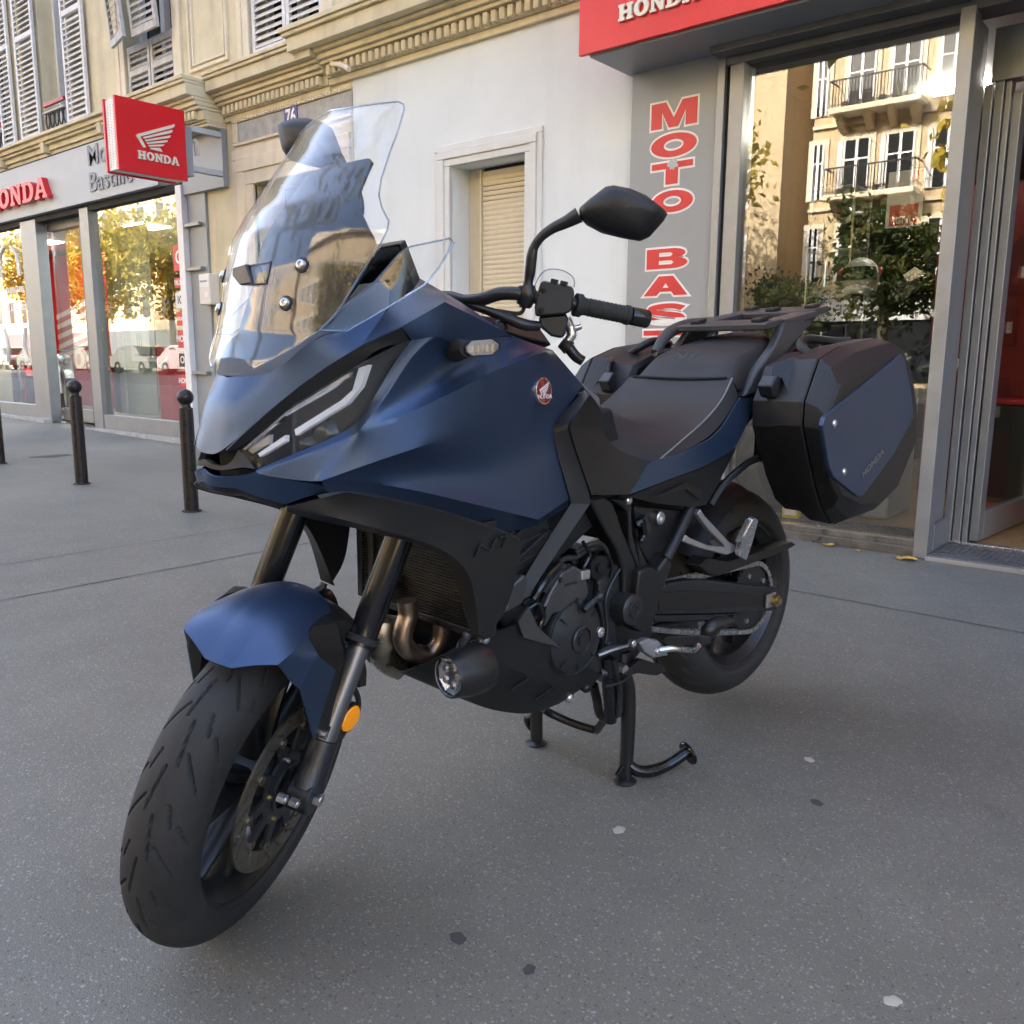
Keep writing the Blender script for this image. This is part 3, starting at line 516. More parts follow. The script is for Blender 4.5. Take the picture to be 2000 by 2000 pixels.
# ---- handlebar, switches, grips (turned with the fork)
hb = bpy.data.objects.new('handlebar', None); link(hb, bike)
bar_pts = [(1.1200,-0.0151,1.1529), (1.1300,0.0393,1.1642), (1.1400,0.0762,1.1659), (1.1450,0.1101,1.1770), (1.1450,0.1417,1.1949), (1.1400,0.1704,1.2026), (1.1300,0.1926,1.2040), (1.1150,0.2170,1.2048), (1.0850,0.2760,1.2067), (1.0300,0.3732,1.2087)]
GE = Vector(bar_pts[-1]); GS = Vector(bar_pts[-2]); gd = (GE-GS).normalized()
P0 = Vector(bar_pts[0]); mid = [Vector((1.10, .0, P0.z-.005))]
for s in (1, -1):
    pts = [Vector((P0.x, -.0 if False else 0, P0.z))] + [Vector((p[0], p[1], p[2])) for p in bar_pts if p[1] > .03]
    b = MB(); b.tube(pts, .0125, n=16, smooth=6)
    if s < 0: b.flip()
    subobj(b, 'bar_tube', 'black_satin', hb, True)
    b = MB(); b.tube([GS-gd*.0, GS+gd*.012, GS+gd*.02, GE-gd*.012, GE-gd*.008, GE], [.022,.022,.0165,.0165,.019,.019], n=24, smooth=2)
    if s < 0: b.flip()
    subobj(b, 'grip', 'rubber', hb, True)
    b = MB()
    for k in range(9): b.lathe([(.0168,-.003),(.0175,0),(.0168,.003)], GS+gd*(.03+.0085*k), gd, n=20)
    if s < 0: b.flip()
    subobj(b, 'grip_ribs', 'rubber', hb, True)
    b = MB(); b.lathe([(.001,.0),(.0175,.0),(.0178,.004),(.0178,.034),(.016,.037),(.001,.037)], GE+gd*.004, gd, n=24)
    if s < 0: b.flip()
    subobj(b, 'bar_end', 'black_gloss', hb, True)
    # mirror
    mir = bpy.data.objects.new('mirror', None); link(mir, bike)
    xm = 1.11
    b = MB(); b.tube([(1.1220,0.1902,1.1803), (1.1220,0.1880,1.2069), (1.1200,0.1859,1.2303), (1.1200,0.1845,1.2492), (1.1200,0.1818,1.2736), (1.1200,0.1825,1.2927), (1.1200,0.1917,1.3129), (1.1180,0.2085,1.3316), (1.1150,0.2300,1.3478), (1.1120,0.2496,1.3649)], [.011,.011,.009,.0105,.0105,.0085,.0085,.0095,.0115,.0145], n=14, smooth=5)
    if s < 0: b.flip()
    subobj(b, 'mirror_arm', 'black_satin', mir, True)
    out = [(1.1150,0.2472,1.3735), (1.1120,0.2597,1.3909), (1.1050,0.2839,1.4202), (1.1030,0.2984,1.4261), (1.0980,0.3317,1.4271), (1.0940,0.3623,1.4216), (1.0900,0.3936,1.4082), (1.0900,0.4014,1.4015), (1.0900,0.3978,1.3882), (1.0940,0.3805,1.3561), (1.0970,0.3660,1.3448), (1.1000,0.3339,1.3428), (1.1070,0.2956,1.3431), (1.1120,0.2672,1.3503), (1.1150,0.2526,1.3597)]
    c = sum((Vector(p) for p in out), Vector())/len(out); rings = []
    for sc_, dx in ((.97,-.022),(1.0,-.018),(1.0,-.004),(.94,.012),(.80,.024),(.55,.032),(.25,.036)):
        rings.append([c + (Vector(p)-c)*sc_ + Vector((dx, 0, .010*max(0,dx)/.036)) for p in out])
    b = MB(); b.loft(rings)
    if s < 0: b.flip()
    subobj(b, 'mirror_shell', 'black_plastic', mir, True, sharp=70)
    b = MB(); b.add([c + (Vector(p)-c)*.93 + Vector((-.0225,0,0)) for p in out], [tuple(range(len(out)))])
    if s < 0: b.flip()
    subobj(b, 'mirror_glass', 'chrome', mir, True)
    # switch cluster
    b = MB(); sp = [(1.1000,0.2068,1.2355), (1.0750,0.2627,1.2369), (1.0750,0.2687,1.2262), (1.0750,0.2718,1.1949), (1.0800,0.2622,1.1866), (1.1050,0.2129,1.1704), (1.1050,0.2072,1.1873), (1.1000,0.2057,1.2202)]
    b.prism([Vector(p)+Vector((.032,.006,0)) for p in sp], (-.06,-.014,0))
    if s < 0: b.flip()
    subobj(b, 'switch_housing', 'black_plastic', hb, True, bevel=.005, seg=3)
    b = MB(); sp = [(1.1000,0.2162,1.1711), (1.0800,0.2638,1.1869), (1.0800,0.2694,1.1776), (1.0800,0.2714,1.1503), (1.0820,0.2664,1.1398), (1.0900,0.2457,1.1396), (1.1000,0.2224,1.1527)]
    b.prism([Vector(p)+Vector((.018,.004,0)) for p in sp], (-.05,-.014,0))
    if s < 0: b.flip()
    subobj(b, 'switch_pod', 'black_satin', hb, True, bevel=.006, seg=3)
    b = MB()
    for P in ((1.1150,0.2327,1.2376), (1.1100,0.2503,1.2380)): b.box(Vector(P)+Vector((-.005,0,.002)), (.016,.012,.010))
    for P in ((1.1360,0.2215,1.2205), (1.1380,0.2276,1.1850)): b.cyl(Vector(P)+Vector((-.006,0,0)), Vector(P)+Vector((.002,0,0)), .005, n=12)
    if s < 0: b.flip()
    subobj(b, 'switches', 'black_gloss', hb, True, bevel=.002)
    # perch clamp
    b = MB(); b.tube([(1.1300,0.1868,1.2214), (1.1300,0.1909,1.2045), (1.1300,0.1902,1.1849)], [.016,.02,.015], n=14, smooth=3)
    if s < 0: b.flip()
    subobj(b, 'mirror_clamp', 'black_satin', hb, True)
    b = MB(); b.tube([Vector((1.1450,0.0791,1.1614)), Vector((1.1500,0.1254,1.1605)), Vector((1.1500,0.1652,1.1566)), Vector((1.1400,0.2018,1.1518)), Vector((1.1200,0.2260,1.1541))], [.007,.008,.010,.011,.009], n=12, smooth=6)
    if s < 0: b.flip()
    subobj(b, 'wiring_loom', 'black_satin', hb, True)
    b = MB(); b.tube([Vector((1.1300,0.1927,1.1840)), Vector((1.1300,0.1851,1.1686)), Vector((1.1500,0.1503,1.1650)), Vector((1.1500,0.0999,1.1574)), Vector((1.1300,0.0693,1.1575))], .004, n=8, smooth=6)
    if s < 0: b.flip()
    subobj(b, 'cable', 'rubber', hb, True)
b = MB(); b.cyl(Vector((1.105,.045,P0.z-.07)), Vector((1.12,.045,P0.z+.018)), .02, n=20); b.cyl(Vector((1.105,-.045,P0.z-.07)), Vector((1.12,-.045,P0.z+.018)), .02, n=20); b.box((1.07,0,P0.z-.075), (.10,.26,.03)); subobj(b, 'top_clamp', 'engine_black', hb, True, bevel=.004)
pb = bpy.data.objects.new('parking_brake_lever', None); link(pb, bike)
b = MB(); b.tube([(1.0500,0.2579,1.1742), (1.0450,0.2679,1.1624), (1.0400,0.2769,1.1613), (1.0350,0.2867,1.1676)], [.010,.009,.007,.007], n=12, smooth=4); b.tube([(1.0450,0.2679,1.1624), (1.0450,0.2737,1.1464), (1.0500,0.2700,1.1330)], [.009,.011,.009], n=12, smooth=4); subobj(b, 'lever', 'silver', pb, True)
b = MB(); b.tube([(1.0500,0.2610,1.1292), (1.0500,0.2781,1.1207)], [.013,.015], n=14); subobj(b, 'adjuster', 'black_satin', pb, True)
b = MB(); b.tube([(1.0500,0.2781,1.1207), (1.0500,0.2944,1.1090), (1.0500,0.3107,1.1036)], [.011,.0105,.010], n=14); subobj(b, 'cable_ferrule', 'fork_black', pb, True)
# small clear screen above the left switch cluster: a hand deflector
b = MB(); hp = [(1.1400,0.2051,1.2108), (1.1420,0.2077,1.2348), (1.1450,0.2166,1.2528), (1.1470,0.2307,1.2612), (1.1450,0.2512,1.2636), (1.1400,0.2681,1.2590), (1.1350,0.2752,1.2506), (1.1300,0.2768,1.2394)]
b.add([Vector(p) for p in hp], [tuple(range(len(hp)))]); o = subobj(b, 'hand_deflector', 'hand_glass', hb, True, solid=.002, sharp=0)
b = MB(); b.tube([Vector(p) for p in hp], .0011, n=6, smooth=4); subobj(b, 'polished_edge', 'edge_glass', hb, True)
# ---- left and right indicators
for s in (0, 1):
    ind = bpy.data.objects.new('indicator', None); link(ind, bike)
    A_ = Vector((1.2254,0.2320,1.0485)); B_ = Vector((1.2441,0.2850,1.0499)); b = MB(); b.tube([A_, A_*.6+B_*.4, B_], [.021,.018,.013], n=20, smooth=4)
    if s: b.flip()
    b.obj('stem', 'rubber', ind)
    o_ = [(1.2531,0.2870,1.0530), (1.2400,0.2870,1.0640), (1.1893,0.2870,1.0679), (1.1723,0.2870,1.0597), (1.1729,0.2870,1.0497), (1.1876,0.2870,1.0395), (1.2386,0.2870,1.0369), (1.2516,0.2870,1.0433)]
    c = sum((Vector(p) for p in o_), Vector())/8
    b = MB(); b.loft([[c+(Vector(p)-c)*k + Vector((q, q*1.2, 0)) for p in o_] for k, q in ((.88,-.024),(1,-.014),(1.02,0))])
    if s: b.flip()
    b.obj('lamp_body', 'black_gloss', ind, sharp=40)
    b = MB(); b.loft([[c+(Vector(p)-c)*k + Vector((q, q*1.2, 0)) for p in o_] for k, q in ((.93,.0005),(.92,.004),(.84,.007),(.4,.0075))])
    if s: b.flip()
    b.obj('lens', 'indicator_lens' if 'indicator_lens' in MAT else 'silver_matte', ind, sharp=30)
    b = MB()
    for k in range(5):
        p = c + (Vector(o_[3])-Vector(o_[0]))*(-.28+.14*k) + Vector((.008,.0095,-.001)); b.box(p, (.004,.004,.012))
    if s: b.flip()
    b.obj('lamp_cells', 'chrome', ind)
# ---- badge on the cowl
bc = Vector((0.9792,0.2035,0.9729)); 
ey = Vector((-.16,.98,.10)).normalized(); ez = Vector((0,0,1)); ez = (ez-ey*ez.dot(ey)).normalized(); ex = ez.cross(ey); ax_len = az = .0268
Mb = Matrix.Translation(bc) @ Matrix((ex, ez, ey)).transposed().to_4x4()
if Mb.to_3x3().determinant() < 0: Mb = Matrix.Translation(bc) @ Matrix((-ex, ez, ey)).transposed().to_4x4()
def wing_mark(M, w, m, parent, name='wing_emblem', th=.002, flipx=False):
    # five feathers spreading to the upper right from a bent quill on the left
    S = [[(.02,.40),(.06,.46),(.98,.98),(.97,.90),(.90,.84),(.12,.40),(.24,.12),(.18,.10)],
         [(.17,.395),(.92,.80),(.91,.73),(.85,.68),(.20,.36)],
         [(.215,.33),(.86,.62),(.85,.56),(.79,.52),(.24,.29)],
         [(.255,.265),(.78,.46),(.77,.41),(.71,.37),(.28,.225)],
         [(.295,.20),(.69,.315),(.68,.27),(.60,.235),(.315,.16)],
         [(.33,.13),(.58,.185),(.64,.08),(.36,.09)]]
    b = MB()
    for q in S:
        pts = [((-1 if flipx else 1)*(x-.5)*w, (y-.5)*w*.75, 0) for x, y in q]; b.prism([M @ Vector(p) for p in pts], (M.to_3x3() @ Vector((0,0,th))))
    return b.obj(name, m, parent, sharp=0)
bd = bpy.data.objects.new('tank_badge', None); link(bd, bike)
n = 40; b = MB()
rg = lambda k, h: [Mb @ Vector((ax_len*k*math.cos(t), az*k*math.sin(t), h)) for t in (2*math.pi*i/n for i in range(n))]
b.loft([rg(1.0,-.006), rg(1.0,.001), rg(.96,.003), rg(.92,.003), rg(.90,.001)], cap=False); b.obj('badge_rim', 'chrome', bd)
b = MB(); b.loft([rg(.915,.0005), rg(.91,.0025), rg(.6,.0036), rg(.2,.004)]); b.obj('badge_disc', 'badge_red', bd)
wing_mark(Mb @ Matrix.Translation((0, az*.16, .0034)), ax_len*1.35, 'white_print', bd, th=.001)
text_obj('badge_lettering', 'HONDA', 'white_print', ax_len*.44, Mb @ Matrix.Translation((0, -az*.42, .0036)), bd, extrude=.0006, font_scale=(1.08,1), offset=0)

# ================================================================== middle of the machine
def mirrored(fn, both=True):
    for s in ((0, 1) if both else (0,)): fn(s)
def plate(pts, off, name, m, par, bevel=.004, both=False, **k):
    for s in ((0, 1) if both else (0,)):
        b = MB(); b.prism(pts, off)
        if s: b.flip()
        o = b.obj(name, m, par, bevel=bevel, **k)
    return o
# radiator
rad = bpy.data.objects.new('radiator', None); link(rad, bike)
b = MB(); b.bx(1.115,1.135,-.205,.205,.515,.735); b.obj('core', 'black_rough', rad)
b = MB()
for k in range(33): z = .52 + k*.0064; b.bx(1.133,1.139,-.195,.195,z,z+.0022)
b.obj('fins', 'black_satin', rad)['kind'] = 'stuff'
b = MB(); b.bx(1.11,1.142,-.215,-.195,.505,.735); b.bx(1.11,1.142,.195,.215,.505,.735); b.bx(1.112,1.143,-.195,.195,.500,.517); b.bx(1.137,1.147,-.165,-.145,.53,.735); b.obj('tanks', 'black_plastic', rad, bevel=.003)
# engine
eng = bpy.data.objects.new('engine', None); link(eng, bike)
b = MB(); b.prism([(.52,-.15,.36),(.60,-.15,.30),(.95,-.15,.31),(1.04,-.15,.37),(1.05,-.15,.46),(.95,-.15,.60),(.60,-.15,.58),(.52,-.15,.48)], (0,.30,0)); b.obj('crankcase', 'engine_black', eng, bevel=.012, seg=3)
b = MB(); b.prism([(.82,-.17,.53),(1.00,-.17,.43),(1.105,-.17,.62),(1.07,-.17,.70),(.93,-.17,.74)], (0,.33,0)); b.obj('cylinder_block', 'engine_black', eng, bevel=.012, seg=3)
for k in range(5):
    b = MB(); P = Vector((.85,0,.56)).lerp(Vector((.95,0,.72)), k/4); b.box(P+Vector((.06,.165,-.03)), (.14,.02,.008), Matrix.Rotation(R(28), 3, 'Y')); b.obj('cooling_rib', 'engine_black', eng, bevel=.002)
plate([(0.8950,0.1650,0.5905), (0.8520,0.1650,0.5987), (0.8180,0.1650,0.5777), (0.8052,0.1650,0.5286), (0.8271,0.1650,0.5053), (0.9197,0.1650,0.5043), (0.9453,0.1650,0.4793), (0.9612,0.1650,0.5052), (0.9311,0.1650,0.5518)], (0,.02,0), 'timing_cover', 'grey_cast', eng, .006)
ac = Vector((0.8500,0.2000,0.4381)); ac.y = 0
b = MB(); b.lathe([(.100,.13),(.100,.152),(.094,.158),(.0865,.160),(.0855,.182),(.083,.186),(.0805,.1845),(.079,.188),(.048,.199),(.031,.202),(.030,.207),(.027,.209),(.025,.204),(.0125,.204),(.0115,.208),(.0005,.208)], ac, n=64); b.obj('alternator_cover', 'engine_black', eng)
for k in range(8):
    b = MB(); a = 2*math.pi*k/8; c = ac + Vector((.062*math.cos(a), .195, .062*math.sin(a))); b.box(c, (.030,.004,.0022), Matrix.Rotation(-a, 3, 'Y')); b.obj('cover_rib', 'engine_black', eng)
c = Vector((0.8672,0.1800,0.5575)); b = MB(); b.lathe([(.028,-.03),(.028,.0),(.026,.004),(.0005,.005)], c, n=40); b.obj('water_pump_cap', 'engine_black', eng)
text_obj('cap_lettering', 'HONDA', 'engine_black', .011, Matrix.Translation(c+Vector((0,.0055,.004))) @ Matrix((Vector((-1,0,0)), Vector((0,0,1)), Vector((0,1,0)))).transposed().to_4x4(), eng, extrude=.0006)
c = Vector((0.7810,0.1900,0.5832)); b = MB(); b.lathe([(.030,-.10),(.030,-.006),(.027,.0),(.012,.001),(.012,.006),(.0005,.007)], c, n=36); b.obj('starter_motor', 'black_gloss', eng)
for n_, (P) in enumerate(((0.7785,0.1960,0.4371), (0.7315,0.1700,0.5962), (0.8401,0.1700,0.6072))):
    b = MB(); b.lathe([(.0005,-.02),(.0115,-.02),(.0115,.003),(.008,.005),(.0045,.005),(.004,.002),(.0005,.002)], Vector(P), n=24); b.obj('cover_bolt', 'silver' if n_ == 0 else 'black_gloss', eng)
plate([(0.7515,0.1500,0.5639), (0.6513,0.1500,0.5803), (0.6410,0.1500,0.4955), (0.6925,0.1500,0.4470), (0.6868,0.1500,0.3830), (0.7109,0.1500,0.3633), (0.7354,0.1500,0.3649), (0.7387,0.1500,0.4564), (0.7582,0.1500,0.5009)], (0,.02,0), 'sprocket_cover', 'engine_black', eng, .008)
b = MB(); b.tube([(0.8408,0.2000,0.5000), (0.8214,0.2000,0.5097), (0.7961,0.2000,0.5204)], [.007,.008,.008], n=14, smooth=2); b.lathe([(.0005,0),(.010,0),(.010,.012),(.0005,.012)], Vector((0.7961,0.2000,0.5204)), (-.4,.2,.3), n=14); b.obj('breather_stub', 'engine_black', eng)
for pts, r_ in (([(0.8361,0.1700,0.6219), (0.8086,0.1800,0.6366), (0.7684,0.1800,0.6347), (0.7320,0.1700,0.6081), (0.7252,0.1600,0.5855)], .005), ([(0.8899,0.1600,0.5963), (0.8742,0.1700,0.6144), (0.8358,0.1700,0.6123), (0.8024,0.1700,0.6226), (0.7563,0.1600,0.6219)], .006), ([(0.7588,0.1700,0.3715), (0.7349,0.1800,0.3849), (0.6789,0.1850,0.3794), (0.6462,0.1900,0.3668)], .006), ([(0.9362,0.1700,0.5537), (0.9157,0.1750,0.5734), (0.8843,0.1700,0.5897), (0.8464,0.1600,0.5930)], .008)):
    b = MB(); b.tube(pts, r_, n=10, smooth=6); b.obj('hose', 'rubber', eng)
b = MB(); b.tube([(0.7646,0.1800,0.3755), (0.7224,0.1900,0.3824), (0.6725,0.1950,0.3825)], .004, n=8, smooth=4); b.obj('shift_rod', 'silver_matte', eng)
for k in range(9):
    a = 2*math.pi*k/9+.3; c = ac + Vector((.092*math.cos(a), .158, .092*math.sin(a))); b = MB(); b.cyl(c, c+Vector((0,.008,0)), .0058, .0052, 8); b.obj('case_bolt', 'engine_black', eng)
for P in ((0.7652,0.1700,0.5461), (0.6818,0.1700,0.5723), (0.6847,0.1700,0.4993), (0.7234,0.1700,0.3920), (0.9011,0.1860,0.5767), (0.9469,0.1860,0.5219), (0.8453,0.1860,0.5210)):
    b = MB(); b.cyl(Vector(P), Vector(P)+Vector((0,.008,0)), .0065, .006, 8); b.obj('case_bolt', 'grey_cast', eng)
b = MB(); b.tube([(0.6780,0.1720,0.5720), (0.7192,0.1720,0.5304), (0.7358,0.1720,0.4931), (0.7274,0.1720,0.4345), (0.7319,0.1720,0.3945)], .004, n=8, smooth=6); b.obj('cover_seam', 'engine_black', eng)
for pts, r_ in (([(0.8314,0.1850,0.6483), (0.8080,0.1850,0.6182), (0.8260,0.1820,0.5822), (0.8036,0.1780,0.5544)], .004), ([(0.7414,0.1780,0.6050), (0.7200,0.1760,0.5795), (0.7223,0.1740,0.5474)], .0035), ([(0.9769,0.1800,0.5486), (0.9571,0.1850,0.5753), (0.9318,0.1800,0.5920), (0.8900,0.1700,0.6057)], .010), ([(1.0016,0.1900,0.5336), (0.9768,0.1950,0.5407), (0.9559,0.1900,0.5097), (0.9637,0.1880,0.4886)], .006), ([(0.6393,0.1780,0.6565), (0.6232,0.1800,0.6669), (0.6087,0.1800,0.6365), (0.6180,0.1780,0.6170)], .009)):
    b = MB(); b.tube(pts, r_, n=10, smooth=6); b.obj('cable', 'black_gloss', eng)
c = Vector((0.8234,0.1800,0.5737)); b = MB(); b.box(c, (.03,.02,.022)); b.obj('connector', 'silver_matte', eng, bevel=.004)
# exhaust
ex_ = bpy.data.objects.new('exhaust', None); link(ex_, bike)
b = MB(); b.tube([(1.1870,0.0300,0.5531), (1.1841,0.0300,0.5249), (1.1946,0.0300,0.4964), (1.1968,0.0300,0.4690), (1.1772,0.0300,0.4419), (1.1401,0.0350,0.4273), (1.1158,0.0400,0.4445), (1.1048,0.0400,0.4737), (1.1010,0.0400,0.5102)], .0205, n=20, smooth=8); b.obj('header_pipe', 'header_steel', ex_)
b = MB(); b.tube([(1.06,-.07,.62),(1.17,-.075,.56),(1.19,-.08,.47),(1.14,-.08,.40),(1.02,-.06,.37)], .021, n=20, smooth=8); b.obj('header_pipe', 'header_steel', ex_)
b = MB(); b.tube([(1.1844,-0.0600,0.4949), (1.1866,-0.0600,0.4736), (1.1805,-0.0600,0.4431), (1.1626,-0.0550,0.4078), (1.1392,-0.0400,0.3824)], [.046,.050,.050,.042,.034], n=24, smooth=6); b.obj('heat_shield', 'exhaust_shield', ex_)
b = MB(); b.tube([(1.12,-.03,.40),(1.0,-.02,.33),(.85,-.04,.30),(.65,-.12,.33),(.45,-.2,.40)], .032, n=20, smooth=6); b.obj('link_pipe', 'header_steel', ex_)
b = MB(); b.tube([(.50,-.19,.38),(.42,-.215,.42),(.05,-.225,.52),(-.10,-.225,.55),(-.14,-.225,.56)], [.03,.06,.068,.06,.03], n=28, smooth=5); b.obj('silencer', 'black_satin', ex_)
# belly pan
BPn = dict(A0=(1.1457,0.1950,0.5021), A1=(1.0257,0.1900,0.5077), A2=(0.9050,0.1880,0.4303), A3=(0.7461,0.1720,0.3223), M0=(1.1342,0.1500,0.3936), M1=(1.1038,0.1780,0.4487), M2=(0.9302,0.1780,0.3548), B0=(1.2014,0.0300,0.4003), B1=(1.1008,0.0900,0.3380), B2=(1.0218,0.1100,0.2931), B3=(0.9283,0.1200,0.2592), B4=(0.7989,0.1300,0.2610), B5=(0.7496,0.1500,0.2870))
for k, nb in (('C0','B0'),('C1','B1'),('C2','B2'),('C3','B3'),('C4','B4'),('C5','B5')):
    p_ = BPn[nb]; BPn[k] = (p_[0], 0, p_[2]+.004)
net('belly_pan', BPn, ['A0 A1 M1 M0','A1 A2 M2 M1','A2 A3 B5 M2','M0 M1 B2 B1','M1 M2 B3 B2','M2 B5 B4 B3','A0 M0 B1 B0','B0 B1 C1 C0','B1 B2 C2 C1','B2 B3 C3 C2','B3 B4 C4 C3','B4 B5 C5 C4'], 'black_plastic', bike, sub=2, cr=.35, solid=.004, mirror=True, vc='A3 B5 A1', crease={'M0 M1 M2 B5': .95, 'A0 M0': .6, 'B1 B2 B3 B4': .7})
SB = dict(a=(1.0092,0.2000,0.5427), b=(1.0379,0.2000,0.5162), c=(1.0230,0.2000,0.4787), d=(0.9265,0.1980,0.4396), e=(0.9028,0.1960,0.4272), f=(0.9836,0.2000,0.4938), g=(1.0006,0.2000,0.5283))
net('pan_bracket', SB, ['a g c b','g f d c','f e d'], 'grey_cast', bike, sub=1, solid=.006, cr=.5)
for P, m in (((0.8076,0.1350,0.2720), 'silver'), ((1.1279,0.2000,0.5007), 'silver'), ((0.7659,0.1500,0.2892), 'black_satin')):
    b = MB(); b.lathe([(.0005,-.012),(.0125,-.012),(.0125,.0),(.008,.006),(.004,.006),(.0035,.003),(.0005,.003)], Vector(P), (0,1,-.2), n=24); b.obj('pan_bolt', m, bike)
for P in ((1.0125,0.1780,0.3707), (0.9293,0.1700,0.3262)):
    b = MB(); b.box(Vector(P)+Vector((0,.002,0)), (.05,.006,.010), Matrix.Rotation(R(14), 3, 'Y')); b.obj('pan_slot', 'black_gloss', bike, bevel=.002)
# fog lamp on a bracket below the deflector
for s in (0, 1):
    fg = bpy.data.objects.new('fog_lamp', None); link(fg, bike)
    c = Vector((1.2730,0.2620,0.4778)); ax = Vector((1,-.04,-.03)).normalized()
    b = MB(); b.lathe([(.035,-.005),(.039,0),(.040,-.002),(.0405,-.008),(.046,-.034),(.047,-.070),(.043,-.084),(.02,-.092),(.0005,-.093)], c, ax, n=40)
    if s: b.flip()
    b.obj('lamp_body', 'black_satin', fg)
    b = MB(); b.lathe([(.035,-.005),(.0355,.001),(.029,.005),(.013,.0075),(.0005,.008)], c, ax, n=40)
    if s: b.flip()
    b.obj('lens', 'lens_glass', fg)
    b = MB(); b.lathe([(.035,-.006),(.027,-.014),(.013,-.020),(.0005,-.021)], c, ax, n=9)
    for k in range(5):
        a = 2*math.pi*k/5; b.lathe([(.008,-.010),(.006,-.005),(.0005,-.004)], c+Vector((0, .018*math.cos(a), .018*math.sin(a))), ax, n=10)
    if s: b.flip()
    b.obj('reflector', 'silver', fg, sharp=20)
    b = MB(); b.tube([c-ax*.03+Vector((0,0,.035)), (1.2293,0.2500,0.5231), (1.2155,0.2450,0.5313), (1.2091,0.2450,0.5399)], .009, n=10, smooth=4)
    if s: b.flip()
    b.obj('bracket', 'black_satin', fg)
# knee panels and strips beside the tank
KS = dict(a=(0.8116,0.1630,0.9720), b=(0.9111,0.1720,0.9084), c=(0.9171,0.1720,0.8765), d=(0.8816,0.1900,0.7545), e=(0.8770,0.1900,0.7374), a2=(0.8248,0.1850,0.9626), b2=(0.8962,0.1970,0.9091), c2=(0.8997,0.1970,0.8901), d2=(0.8348,0.2050,0.7524), e2=(0.8341,0.2050,0.7331), f=(1.0238,0.2050,0.6123), f2=(1.0018,0.2150,0.5942), g=(1.0604,0.2050,0.5546), g2=(1.0185,0.2130,0.5690), h=(1.1193,0.2000,0.5246), h2=(1.0626,0.2080,0.5425))
KP = dict(a=(0.8243,0.1845,0.9635), b=(0.7511,0.1550,0.9307), c=(0.7511,0.1550,0.8915), d=(0.7436,0.1760,0.8408), e=(0.6307,0.2040,0.8065), f=(0.7144,0.2090,0.7415), g=(0.8328,0.2045,0.7526), h=(0.8985,0.1965,0.8900), i=(0.8950,0.1965,0.9090), j=(0.8255,0.1820,0.9156), k=(0.8057,0.1990,0.8203))
for s in (0, 1):
    net('knee_strip', KS, ['a a2 b2 b','b b2 c2 c','c c2 d2 d','d d2 e2 e'], 'black_satin', fair, sub=2, solid=.004, cr=.3, flip=bool(s))
    net('lower_strut', KS, ['e e2 f2 f','f f2 g2 g'], 'black_satin', fair, sub=2, solid=.006, cr=.3, flip=bool(s))
    net('knee_panel', KP, ['a b j i','i j c h','b c j','c d k h','h k g','d e f k','k f g'], 'black_plastic', fair, sub=2, solid=.004, cr=.15, flip=bool(s), vc='a e f g')
# grey duct wing behind the deflector
plate([(1.0494,0.2300,0.6221), (1.0382,0.2300,0.6042), (1.0509,0.2250,0.5600), (1.0973,0.2250,0.5505), (1.0849,0.2300,0.6045)], (0,-.02,0), 'air_duct', 'grey_cast', fair, .006, both=True)
for y0, y1 in ((((1.1048,0.2500,0.6863)), ((0.9981,0.2200,0.6953))), (((1.0906,0.2500,0.6534)), ((1.0317,0.2300,0.6577)))):
    b = MB(); b.tube([y0, y1], .0035, n=8); b.obj('duct_rib', 'black_satin', fair)
b = MB(); b.prism([(1.02,-.15,.55),(1.10,-.16,.72),(.98,-.16,.90),(.70,-.15,.93),(.62,-.15,.74),(.84,-.15,.62)], (0,.30,0)); b.obj('airbox', 'black_rough', bike, bevel=.01)
# tank top
TT = dict(a=(1.0476,0.1860,1.0779), b=(0.9135,0.1660,1.0524), c=(0.8007,0.1480,0.9803), d=(0.7467,0.1500,0.9304), a1=(1.10,.10,1.085), b1=(.98,.115,1.085), c1=(.86,.10,1.045), d1=(0.6486,0.0700,0.9523), a0=(1.10,0,1.09), b0=(.98,0,1.10), c0=(.84,0,1.07), d0=(.64,0,.965))
net('tank_top', TT, ['a b b1 a1','b c c1 b1','c d d1 c1','a1 b1 b0 a0','b1 c1 c0 b0','c1 d1 d0 c0'], 'blue_paint', fair, sub=2, mirror=True, cr=.1)
b = MB(); b.lathe([(.05,0),(.05,.012),(.045,.016),(.0005,.017)], (1.0,0,1.098), (0,0,1), n=32); b.obj('filler_cap', 'silver_matte', fair)
c = Vector((1.0712,0.1800,1.0940)); b = MB(); b.lathe([(.014,-.01),(.014,.002),(.010,.004),(.008,.001),(.0005,.001)], c, (.2,1,.3), n=20); b.obj('trim_screw', 'black_gloss', fair)
plate([(1.1093,0.1500,1.1153), (1.0497,0.1400,1.1154), (0.9907,0.1300,1.1077), (0.9146,0.1250,1.1025), (0.8864,0.1400,1.0630), (1.0240,0.1650,1.0802), (1.0670,0.1700,1.0894)], (0,-.03,-.01), 'dash_side_panel', 'black_plastic', fair, .006, both=True)
